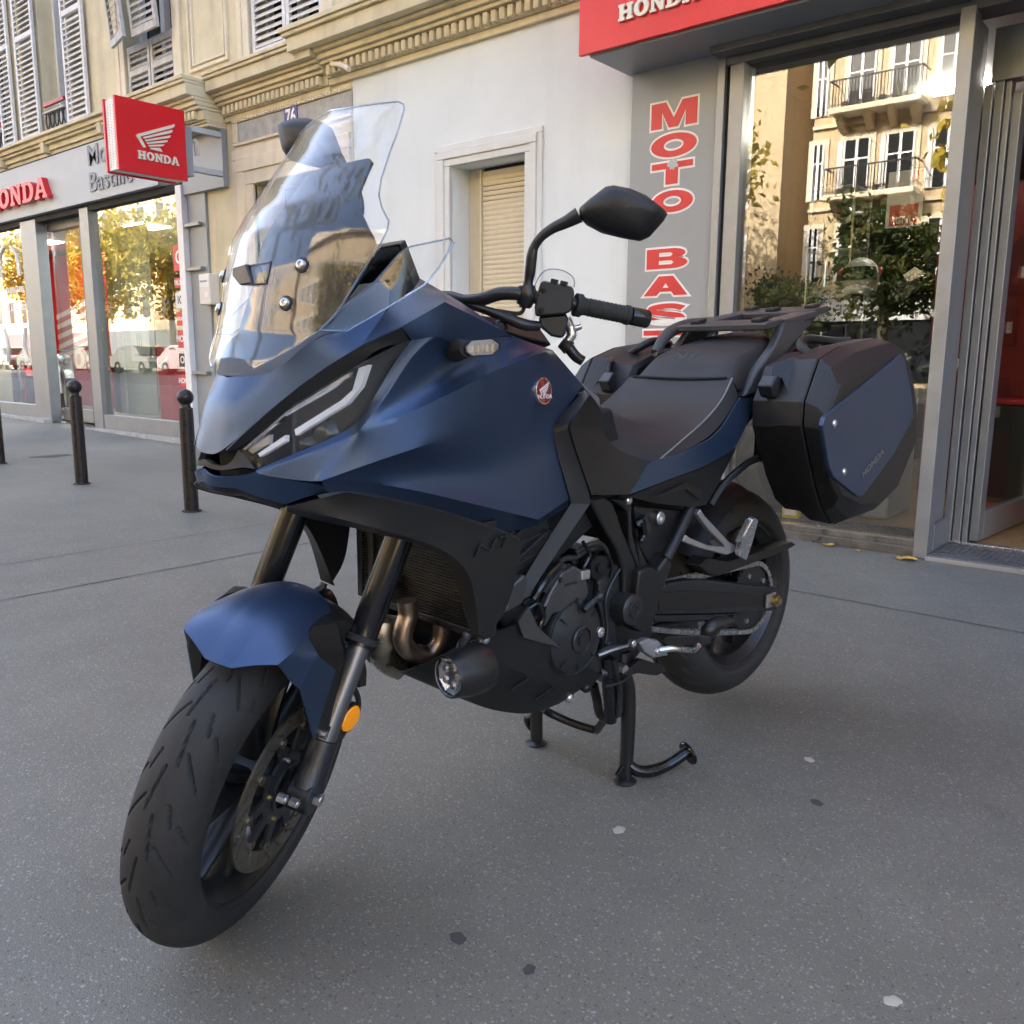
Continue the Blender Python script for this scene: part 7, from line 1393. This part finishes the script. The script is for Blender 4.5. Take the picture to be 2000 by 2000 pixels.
# small white motorcycle in the left shop
def mini_bike(x, y, z, rz, label, body):
    e = empty('display_motorcycle', (x,y,z), rz, label, 'motorcycle', 'motorcycles on show in the left shop')
    for wx, nm in ((-.58,'rear_wheel'),(.58,'front_wheel')):
        w = bpy.data.objects.new(nm, None); link(w, e)
        b = MB(); b.lathe([(.20,-.05),(.26,-.065),(.30,-.04),(.31,0),(.30,.04),(.26,.065),(.20,.05)], (wx,0,.31), n=32, closed=True); b.obj('tyre', 'rubber', w)
        b = MB(); b.lathe([(.205,-.04),(.19,-.02),(.19,.02),(.205,.04)], (wx,0,.31), n=32, closed=True)
        for k in range(5): a = 2*math.pi*k/5; b.tube([(wx+.03*math.cos(a),0,.31+.03*math.sin(a)),(wx+.19*math.cos(a),0,.31+.19*math.sin(a))], .018, n=6)
        b.obj('rim', body, w); b = MB(); b.lathe([(.07,.05),(.11,.05),(.11,.055),(.07,.055)], (wx,0,.31), n=24, closed=True); b.obj('brake_disc', 'silver', w)
    for s in (-1, 1): b = MB(); b.tube([(.58,.08*s,.31),(.40,.08*s,.80)], .026, n=10); b.obj('fork_leg', 'silver_matte', e)
    b = MB(); b.tube([(.36,-.36,.98),(.34,-.2,.96),(.38,0,.90),(.34,.2,.96),(.36,.36,.98)], .013, n=8, smooth=5); b.obj('handlebar', 'iron_black', e)
    b = MB(); b.loft([[(.34,-.06,.66),(.34,.06,.66),(.36,.05,.84),(.36,-.05,.84)],[(.18,-.13,.62),(.18,.13,.62),(.18,.12,.86),(.18,-.12,.86)],[(-.05,-.10,.62),(-.05,.10,.62),(-.05,.09,.80),(-.05,-.09,.80)]]); b.obj('fuel_tank', body, e, bevel=.03, seg=3)
    b = MB(); b.loft([[(-.05,-.10,.70),(-.05,.10,.70),(-.05,.09,.76),(-.05,-.09,.76)],[(-.30,-.12,.70),(-.30,.12,.70),(-.30,.10,.77),(-.30,-.10,.77)],[(-.66,-.08,.78),(-.66,.08,.78),(-.66,.07,.84),(-.66,-.07,.84)]]); b.obj('seat', 'seat_vinyl', e, bevel=.02)
    b = MB(); b.box((.05,0,.42), (.36,.24,.30)); b.cyl((.02,-.15,.38), (.02,.15,.38), .10, n=20); b.obj('engine', 'engine_black', e, bevel=.02)
    b = MB(); b.tube([(.2,.10,.42),(.05,.14,.30),(-.3,.16,.38),(-.72,.17,.56)], [.02,.022,.035,.05], n=12, smooth=4); b.obj('exhaust', 'chrome', e)
    b = MB(); b.tube([(-.58,.10,.31),(-.05,.08,.40)], .03, n=8); b.tube([(-.58,-.10,.31),(-.05,-.08,.40)], .03, n=8); b.obj('swingarm', 'iron_black', e)
    b = MB(); b.lathe([(.0005,.06),(.07,.05),(.085,.0),(.06,-.06),(.0005,-.08)], (.46,0,.80), (1,0,0), n=20); b.obj('headlamp', 'chrome', e)
    b = MB(); b.loft([[(.58+.33*math.cos(t), -.06, .31+.33*math.sin(t)), (.58+.33*math.cos(t), .06, .31+.33*math.sin(t)), (.58+.345*math.cos(t), .05, .31+.345*math.sin(t)), (.58+.345*math.cos(t), -.05, .31+.345*math.sin(t))] for t in np.linspace(R(40), R(140), 8)]); b.obj('front_fender', body, e)
    return e
mini_bike(-12.35, YF+.75, .2, R(-15), 'small white motorcycle with chrome exhaust in the left shop window', 'white_paint')
mini_bike(-10.1, YF+1.2, .2, R(-30), 'dark motorcycle half hidden behind the white banner', 'black_gloss')
mini_bike(-14.3, YF+.9, .2, R(-10), 'red motorcycle deeper in the leftmost window', 'sign_red')
# ================================================================== blade sign
bs = empty('blade_sign', (-6.54,1.832,2.93), 0, 'square red projecting sign box with pale wing emblem and lettering', 'sign')
b = MB(); b.bx(-.035,0,-.322,.322,-.305,.305); b.obj('front_face', 'sign_red', bs, bevel=.004); b = MB(); b.bx(-.235,-.205,-.322,.322,-.305,.305); b.obj('rear_face', 'sign_red', bs, bevel=.004)
b = MB(); b.bx(-.204,-.036,-.305,.322,-.29,.29); b.obj('casing', 'white_paint', bs)
b = MB()
for k in range(22):
    for j in range(3): b.lathe([(.005,0),(.0005,.0006)], (-.165+.045*j, -.3055, -.26+.0235*k+(j % 2)*.012), (0,-1,0), n=6)
b.obj('vent_holes', 'dark_gap', bs)['kind'] = 'stuff'
SIDE = lambda x, y, z: Matrix.Translation((x, y, z)) @ Matrix(((0,0,1),(1,0,0),(0,1,0))).to_4x4()
wing_mark(SIDE(.001,.03,.03), .385, 'cream_letter', bs, th=.012); slab_word('HONDA', SIDE(.001,.045,-.15), .385, .07, .012, 'cream_letter', bs)
b = MB(); b.bx(-.18,-.02,.323,.40,-.25,.18); b.obj('mount_box', 'grey_panel', bs, bevel=.004)
for z in (.15,-.20): b = MB(); b.bx(-.08,-.02,.40,.70,z,z+.05); b.obj('bracket_arm', 'fascia_grey', bs, bevel=.003)
b = MB(); b.tube([(-.10,.46,.10),(-.10,.48,.07),(-.11,.49,.02),(-.13,.50,-.03)], .025, n=10); b.obj('junction_box', 'meter_box', bs)
# ================================================================== bollards
for i, (x, lab) in enumerate(((-3.963,'dark iron bollard with ball top nearest the motorcycle nose'),(-5.522,'dark iron bollard with ball top, middle one of the three'),(-7.108,'dark iron bollard with ball top cut by the left edge of the picture'))):
    e = empty('bollard', (x,.545,gz(x)), 0, lab, 'bollard', 'iron bollards along the pavement')
    if i == 0:
        b = MB(); b.lathe([(.047,-.02),(.047,.0),(.046,.01),(.044,.62),(.0425,.66)], (0,0,0), (0,0,1), n=28); p0 = b.obj('post', 'bollard_brown', e)
        b = MB(); b.lathe([(.0425,.66),(.034,.664),(.030,.672),(.030,.680)], (0,0,0), (0,0,1), n=28); p1 = b.obj('neck', 'bollard_brown', e)
        b = MB(); b.lathe([(.030,.680)] + [(max(.0005,.0515*math.sin(t)), .728-.0515*math.cos(t)) for t in np.linspace(.62, math.pi, 14)], (0,0,0), (0,0,1), n=28); p2 = b.obj('ball', 'bollard_brown', e)
        b = MB(); b.lathe([(.062,.001),(.060,.006),(.047,.008)], (0,0,0), (0,0,1), n=20); p3 = b.obj('collar', 'joint_tar', e); parts = (p0, p1, p2, p3)
    else:
        for q in parts: c = q.copy(); COL.objects.link(c); c.parent = e

# ================================================================== across the street (seen in the panes and screen)
ob = empty('opposite_house', (-9,-25.6,0), 0, 'sunlit cream house with iron balconies across the street, mirrored in the display window', 'building')
b = MB(); b.bx(-3.2,16,-8,0,0,17); b.obj('wall', 'sunlit_stone', ob)
b = MB(); b.bx(-3.3,16.1,-8.1,.25,16.7,17.1); b.obj('eaves', 'limestone_pale', ob)
mat('zinc_roof', (.22,.24,.27), .5, .5); b = MB(); b.prism([(-3.2,.1,17.1),(16,.1,17.1),(16,-2,19.2),(-3.2,-2,19.2)], (0,-.1,0)); b.obj('mansard_roof', 'zinc_roof', ob)
for fl_, z in enumerate((3.95,6.92,9.85,12.75)):
    for i, x in enumerate((-2.95,-1.55,-.05,1.5,3.1,4.7,6.3,7.9,9.5,11.1,12.7,14.3)):
        w = bpy.data.objects.new('window', None); link(w, ob); hw = .48 if i else .22
        b = MB(); b.bx(x-hw-.16,x+hw+.16,.0,.05,z-.02,z+2.12); b.obj('stone_frame', 'limestone_pale', w)
        b = MB(); b.bx(x-hw,x+hw,.052,.058,z,z+1.95); b.obj('pane', 'pane_dark', w)
        b = MB(); b.bx(x-hw,x-hw+.07,.06,.09,z,z+1.95); b.bx(x+hw-.07,x+hw,.06,.09,z,z+1.95); b.bx(x-.05,x+.05,.06,.092,z,z+1.95); b.bx(x-hw+.07,x+hw-.07,.06,.085,z+1.25,z+1.31); b.obj('casement', 'white_paint', w)
        if fl_ == 1 and i: b = MB(); b.bx(x-hw-.20,x-hw-.02,.06,.11,z,z+1.95); b.obj('shutter', 'shutter_white', w)
    for x0, x1 in ((-2.35,.75),(5.9,9.0),(10.6,13.2)):
        if fl_ in (1, 2):
            bl = bpy.data.objects.new('balcony', None); link(bl, ob); zb = z-.02
            b = MB(); b.bx(x0,x1,.06,.95,zb-.2,zb); b.obj('slab', 'limestone_pale', bl, bevel=.04)
            for xx in (x0+.3,(x0+x1)/2-.3,(x0+x1)/2+.5,x1-.3):
                b = MB(); b.prism([(xx-.12,.06,zb-.2),(xx-.12,.8,zb-.2),(xx-.12,.5,zb-.5),(xx-.12,.06,zb-.72)], (.24,0,0)); b.obj('console', 'sunlit_stone', bl)
            b = MB(); b.bx(x0,x1,.88,.92,zb+.88,zb+.93); b.bx(x0,x1,.89,.91,zb+.08,zb+.11); b.bx(x0,x0+.04,.06,.92,zb+.88,zb+.93); b.bx(x1-.04,x1,.06,.92,zb+.88,zb+.93)
            k = 0
            while x0+.11*k < x1: b.cyl((x0+.11*k,.9,zb), (x0+.11*k,.9,zb+.9), .014, n=6); k += 1
            b.obj('railing', 'iron_black', bl)['kind'] = 'stuff'
            for k in range(6):
                b = MB(); xx = x0+.5+k*.42; b.lathe([(.0005,0),(.09,0),(.13,.2),(.0005,.2)], (xx,.7,zb), (0,0,1), n=10); b.obj('flower_pot', 'header_steel' if k % 2 else 'brick_pot' if 'brick_pot' in MAT else 'header_steel', bl)
b = MB(); b.bx(-3.2,16,.0,.18,3.35,3.6); b.bx(-3.2,16,0,.12,6.5,6.62); b.bx(-3.2,16,0,.12,9.4,9.52); b.obj('string_course', 'limestone_pale', ob)
b = MB(); b.bx(-2.9,15.5,.0,.15,2.5,3.3); b.obj('shop_fascia', 'white_paint', ob); b = MB(); b.bx(-2.9,15.5,.0,.05,.3,2.5); b.obj('shop_window', 'pane_dark', ob)
text_obj('shop_lettering', 'SENSE', 'letter_grey', .5, Matrix.Translation((-1.2,.152,2.9)) @ Matrix(((-1,0,0),(0,0,1),(0,1,0))).to_4x4(), ob, extrude=.01, offset=.01)
o2 = empty('opposite_house', (-22,-25.6,0), 0, 'second cream house across the street beyond the shaded corner', 'building')
b = MB(); b.bx(-14,8.65,-14,0,0,16); b.obj('wall', 'sunlit_stone', o2)
for z in (4,7,10,13):
    for i in range(12): 
        w = bpy.data.objects.new('window', None); link(w, o2); x = -13+i*1.8; b = MB(); b.bx(x-.45,x+.45,.0,.02,z,z+1.9); b.obj('pane', 'pane_dark', w); b = MB(); b.bx(x-.58,x-.46,0,.04,z-.1,z+2.05); b.bx(x+.46,x+.58,0,.04,z-.1,z+2.05); b.bx(x-.04,x+.04,.021,.04,z,z+1.9); b.obj('casement', 'white_paint', w)
o3 = empty('opposite_house', (-60,-26,0), 0, 'long pale terrace farther down the street, mirrored in the left shop', 'building')
b = MB(); b.bx(-50,22,-8,0,0,17); b.obj('wall', 'sunlit_stone', o3)
for z in (4,7,10,13):
    for i in range(24):
        x = -45+i*2.8; w = bpy.data.objects.new('window', None); link(w, o3); b = MB(); b.bx(x-.5,x+.5,.0,.03,z,z+1.9); b.obj('pane', 'pane_dark', w)
b = MB(); b.bx(-48,20,0,.1,.3,3.0); b.obj('shop_row', 'grey_dark', o3)
o4 = empty('opposite_house', (22,-26,0), 0, 'cream terrace across the street behind the camera to the right', 'building')
b = MB(); b.bx(-14.8,30,-8,0,0,17); b.obj('wall', 'sunlit_stone', o4)
for z in (4,7,10,13):
    for i in range(14):
        x = -13+i*2.8; w = bpy.data.objects.new('window', None); link(w, o4); b = MB(); b.bx(x-.5,x+.5,.0,.03,z,z+1.9); b.obj('pane', 'pane_dark', w)
# the row of houses on our side goes on left and right of the picture
for x0, x1, lab in ((-60,-15.55,'tall cream row of houses continuing beyond the left shop'),(2.35,45,'tall cream row of houses continuing past the right edge of the picture')):
    e = empty('row_houses', ((x0+x1)/2,YF+.1,0), 0, lab, 'building'); w = (x1-x0)/2; b = MB(); b.bx(-w,w,0,9,0,18.5); b.obj('wall', 'limestone', e)
    for z in (1.0,4.2,7.2,10.2):
        for i in range(int(w)): 
            x = -w+1+i*2; b = MB(); b.bx(x-.45,x+.45,-.02,0.05,z,z+1.8); b.obj('window', 'pane_dark', e)
b = MB(); b.bx(-15.5,2.3,YF+4.5,YF+9,3.9,18.4); o = b.obj('rear_range', 'limestone'); tag(o, 'plain stone rear range rising behind the shop fronts', 'building')
# ---- trees
def leaf_mat(name, c1, c2, c3):
    m, n, l, bs_ = node_mat(name); tc = n.new('ShaderNodeTexCoord'); t = n.new('ShaderNodeTexNoise'); t.inputs['Scale'].default_value = 1.3; t.inputs['Detail'].default_value = 6; l.new(tc.outputs['Object'], t.inputs['Vector'])
    cr = n.new('ShaderNodeValToRGB'); cr.color_ramp.elements[0].position = .36; cr.color_ramp.elements[0].color = (*c1,1); cr.color_ramp.elements[1].position = .64; cr.color_ramp.elements[1].color = (*c3,1); e = cr.color_ramp.elements.new(.5); e.color = (*c2,1)
    l.new(t.outputs[0], cr.inputs[0]); l.new(cr.outputs[0], bs_.inputs['Base Color']); bs_.inputs['Roughness'].default_value = .6
    tr = n.new('ShaderNodeBsdfTranslucent'); l.new(cr.outputs[0], tr.inputs[0]); mx = n.new('ShaderNodeMixShader'); mx.inputs[0].default_value = .4; l.new(bs_.outputs[0], mx.inputs[1]); l.new(tr.outputs[0], mx.inputs[2]); l.new(mx.outputs[0], n['Material Output'].inputs[0])
leaf_mat('leaves_autumn', (.16,.15,.015), (.42,.33,.03), (.60,.44,.05)); leaf_mat('leaves_green', (.03,.055,.012), (.06,.09,.02), (.13,.13,.025))
mat('bark', (.14,.115,.085), .9, noise=.4, nscale=8, bump=.5, bscale=20)
def tree_mesh(seed, H, crown_r, crown_h, n_leaf, size):
    rg_ = np.random.default_rng(seed); b = MB(); trunk_top = H-crown_h*.75
    b.tube([(0,0,-.05),(.05,.02,H*.2),(.0,.08,trunk_top),(.1,0,H*.85)], [.24,.19,.15,.04], n=12, smooth=4); tips = []
    for k in range(16):
        a = rg_.uniform(0, 2*np.pi); z0 = rg_.uniform(trunk_top*.8, H*.78); r_ = crown_r*rg_.uniform(.55,1.0); z1 = min(H, z0+rg_.uniform(.15,.45)*crown_h); p = [(0,0,z0),(r_*.45*math.cos(a),r_*.45*math.sin(a),z0+(z1-z0)*.35),(r_*math.cos(a+.3),r_*math.sin(a+.3),z1)]
        b.tube(p, [.075,.045,.012], n=6, smooth=3); tips += [Vector(p[1]), Vector(p[2]), Vector(p[1]).lerp(Vector(p[2]), .5)]
    cl = []
    for t in tips: cl.append(t)
    for k in range(26):
        d = rg_.normal(size=3); d /= np.linalg.norm(d); rr = rg_.uniform(.55,1.0); cl.append(Vector((d[0]*crown_r*rr, d[1]*crown_r*rr, H-crown_h*.5+d[2]*crown_h*.5*rr)))
    C_ = np.array([tuple(c) for c in cl]); idx = rg_.integers(0, len(C_), n_leaf); P = C_[idx] + rg_.normal(size=(n_leaf,3))*np.array([.55,.55,.45])*crown_r/3.2
    A = rg_.normal(size=(n_leaf,3)); A /= np.linalg.norm(A, axis=1)[:,None]; B = np.cross(A, rg_.normal(size=(n_leaf,3))); B /= np.linalg.norm(B, axis=1)[:,None]; s = size*rg_.uniform(.6,1.3,(n_leaf,1))
    v = np.stack([P-A*s, P+B*s*.55, P+A*s, P-B*s*.55], 1).reshape(-1,3); f = np.arange(4*n_leaf).reshape(-1,4)
    return b, v, f
TM = {}
def tree(kind, x, y, rz, sc_, m, label):
    e = empty('plane_tree', (x,y,gz(x) if y > -5 else gz(x)), rz, label, 'tree', 'street trees'); e.scale = (sc_, sc_, sc_)
    if kind not in TM:
        b, v, f = tree_mesh(*kind); o1 = b.obj('trunk', 'bark', e); o2_ = np_obj('crown', v, f, m, e); o2_['kind'] = 'stuff'; TM[kind] = (o1, o2_)
    else:
        for q in TM[kind]: c = q.copy(); COL.objects.link(c); c.parent = e; 
K1 = (3, 9., 3.1, 6.4, 5200, .17); K2 = (11, 6.2, 2.2, 4.6, 3600, .14)
tree(K1, -46, -18.6, 0, 1.0, 'leaves_autumn', 'golden street tree far down the road, mirrored in the left shop pane'); tree(K1, -54, -18.6, 2, 1.05, 'leaves_autumn', 'golden street tree second farthest down the road'); tree(K1, -38.5, -18.8, 4, .95, 'leaves_autumn', 'golden street tree next along the far pavement')
tree(K1, -62, -18.6, 1, 1., 'leaves_autumn', 'golden street tree at the very end of the far pavement'); tree(K1, -15.2, -20, 3.3, .98, 'leaves_autumn', 'golden street tree mirrored in the left half of the display window')
tree(K2, -7.7, -21, 1, .92, 'leaves_green', 'dark green street tree mirrored low in the display window'); tree(K2, -11.3, -22, 2.4, .62, 'leaves_green', 'smaller dark street tree left of the green one in the display window')
tree(K2, 9.5, -19.5, 1.7, 1.25, 'leaves_green', 'dark street tree across the road behind the camera, nearest the opposite house'); tree(K2, 13.5, -20, 3, 1.4, 'leaves_green', 'dark street tree across the road behind the camera, second to the right'); tree(K2, 18, -19.5, 4.4, 1.3, 'leaves_green', 'dark street tree across the road behind the camera, farthest right')
tree(K1, -2.5, -19.4, 5.1, 1.15, 'leaves_autumn', 'golden street tree across the road straight behind the camera'); tree(K1, 3.6, -19.2, 2.2, 1.2, 'leaves_autumn', 'golden street tree across the road a little right of the camera'); tree(K1, 9, -18.9, .7, 1.1, 'leaves_autumn', 'golden street tree across the road farther right of the camera')
K3 = (21, 13.5, 3.8, 8., 1500, .17)
tree(K3, -6.5, -6.6, .5, 1., 'leaves_autumn', 'tall thin plane tree at the kerb behind the camera on the left'); tree(K3, 4.8, -6.4, 2.6, .95, 'leaves_autumn', 'tall thin plane tree at the kerb behind the camera on the right'); tree(K3, -18, -6.6, 4.1, 1., 'leaves_autumn', 'tall kerbside plane tree level with the left shop')

# ---- parked vehicles along the far kerb (mirrored in the left shop pane)
mat('car_white', (.75,.75,.74), .2, 0, .5, coat=1); mat('car_dark', (.02,.022,.026), .2, .3, .5, coat=1); mat('car_silver', (.35,.36,.37), .25, .7, .5, coat=1)
def car(x, y, paint, label, van=False):
    e = empty('parked_car', (x,y,gz(x)-.13), 0, label, 'van' if van else 'car', 'vehicles parked along the far kerb')
    if van: prof = [(-2.4,.35),(-2.42,1.2),(-2.35,2.2),(-2.2,2.32),(.9,2.32),(1.35,2.1),(1.75,1.35),(2.35,1.05),(2.45,.8),(2.45,.35)]
    else: prof = [(-2.1,.32),(-2.14,.6),(-2.05,.92),(-1.75,.98),(-1.25,1.40),(-.9,1.48),(.25,1.48),(.55,1.40),(1.15,.98),(1.95,.84),(2.1,.62),(2.1,.32)]
    rings = []
    for w, k in ((-.88,.94),(-.85,1.),(-.70,1.),(.70,1.),(.85,1.),(.88,.94)):
        rings.append([(px_, w*(1 if z_ < 1.0 else .88), .32+(z_-.32)*(1 if abs(w) < .86 else .97)) for px_, z_ in prof])
    b = MB(); b.loft(rings); b.obj('body', paint, e, bevel=.03, sharp=40)
    zg0, zg1 = (1.35,2.05) if van else (1.0,1.36)
    for s in (-1, 1):
        b = MB(); P4 = ([(.0,zg0),(.9,zg0),(1.35,zg0),(1.1,zg1),(.0,zg1)] if van else [(-1.35,zg0),(.95,zg0),(.45,zg1),(-.95,zg1)]); yy = .79*s
        b.prism([(a, yy+.012*s if z_ < 1.2 else yy-.01*s, z_) for a, z_ in P4], (0,.01*s,0)); b.obj('side_window', 'pane_dark', e)
        for wx in ((-1.5,1.5) if van else (-1.3,1.3)):
            b = MB(); b.lathe([(.0005,-.1),(.2,-.1),(.31,-.1),(.33,-.05),(.33,.05),(.31,.1),(.2,.1),(.18,.07),(.0005,.07)], (wx,.80*s,.33), (0,s,0), n=24); b.obj('wheel', 'rubber', e)
        b = MB(); b.box((2.08 if not van else 2.43,.62*s,.72), (.06,.34,.13)); b.obj('headlight', 'white_light', e, bevel=.02); b = MB(); b.box((-2.1 if not van else -2.4,.68*s,.80), (.06,.22,.13)); b.obj('tail_light', 'badge_red', e, bevel=.02)
    b = MB(); b.prism([(1.2,-.68,1.0),(1.2,.68,1.0),(.58,.60,1.38),(.58,-.60,1.38)] if not van else [(1.74,-.70,1.37),(1.74,.70,1.37),(1.38,.66,2.05),(1.38,-.66,2.05)], (.015,0,.02)); b.obj('windscreen', 'pane_dark', e)
car(-44, -15.8, 'car_dark', 'dark hatchback in the middle of the far parked row'); car(-76, -15.8, 'car_white', 'white delivery van parked far down the road', True); car(-39, -15.8, 'car_white', 'white hatchback mirrored in the left shop pane'); car(-50.5, -15.8, 'car_dark', 'black hatchback parked two places behind the white one'); car(-56.5, -15.8, 'car_dark', 'black hatchback last in the far row of parked cars'); car(-33, -15.8, 'car_silver', 'silver hatchback first in the far row of parked cars'); car(-11.5, -15.8, 'car_dark', 'dark hatchback parked opposite the display window')
for x, m, lab in ((-62,'car_silver','silver hatchback at the very end of the far parked row'),(-28,'car_dark','dark hatchback at the near end of the far parked row'),(-67.5,'car_dark','dark hatchback behind the last silver one in the far row')): car(x, -15.8, m, lab)
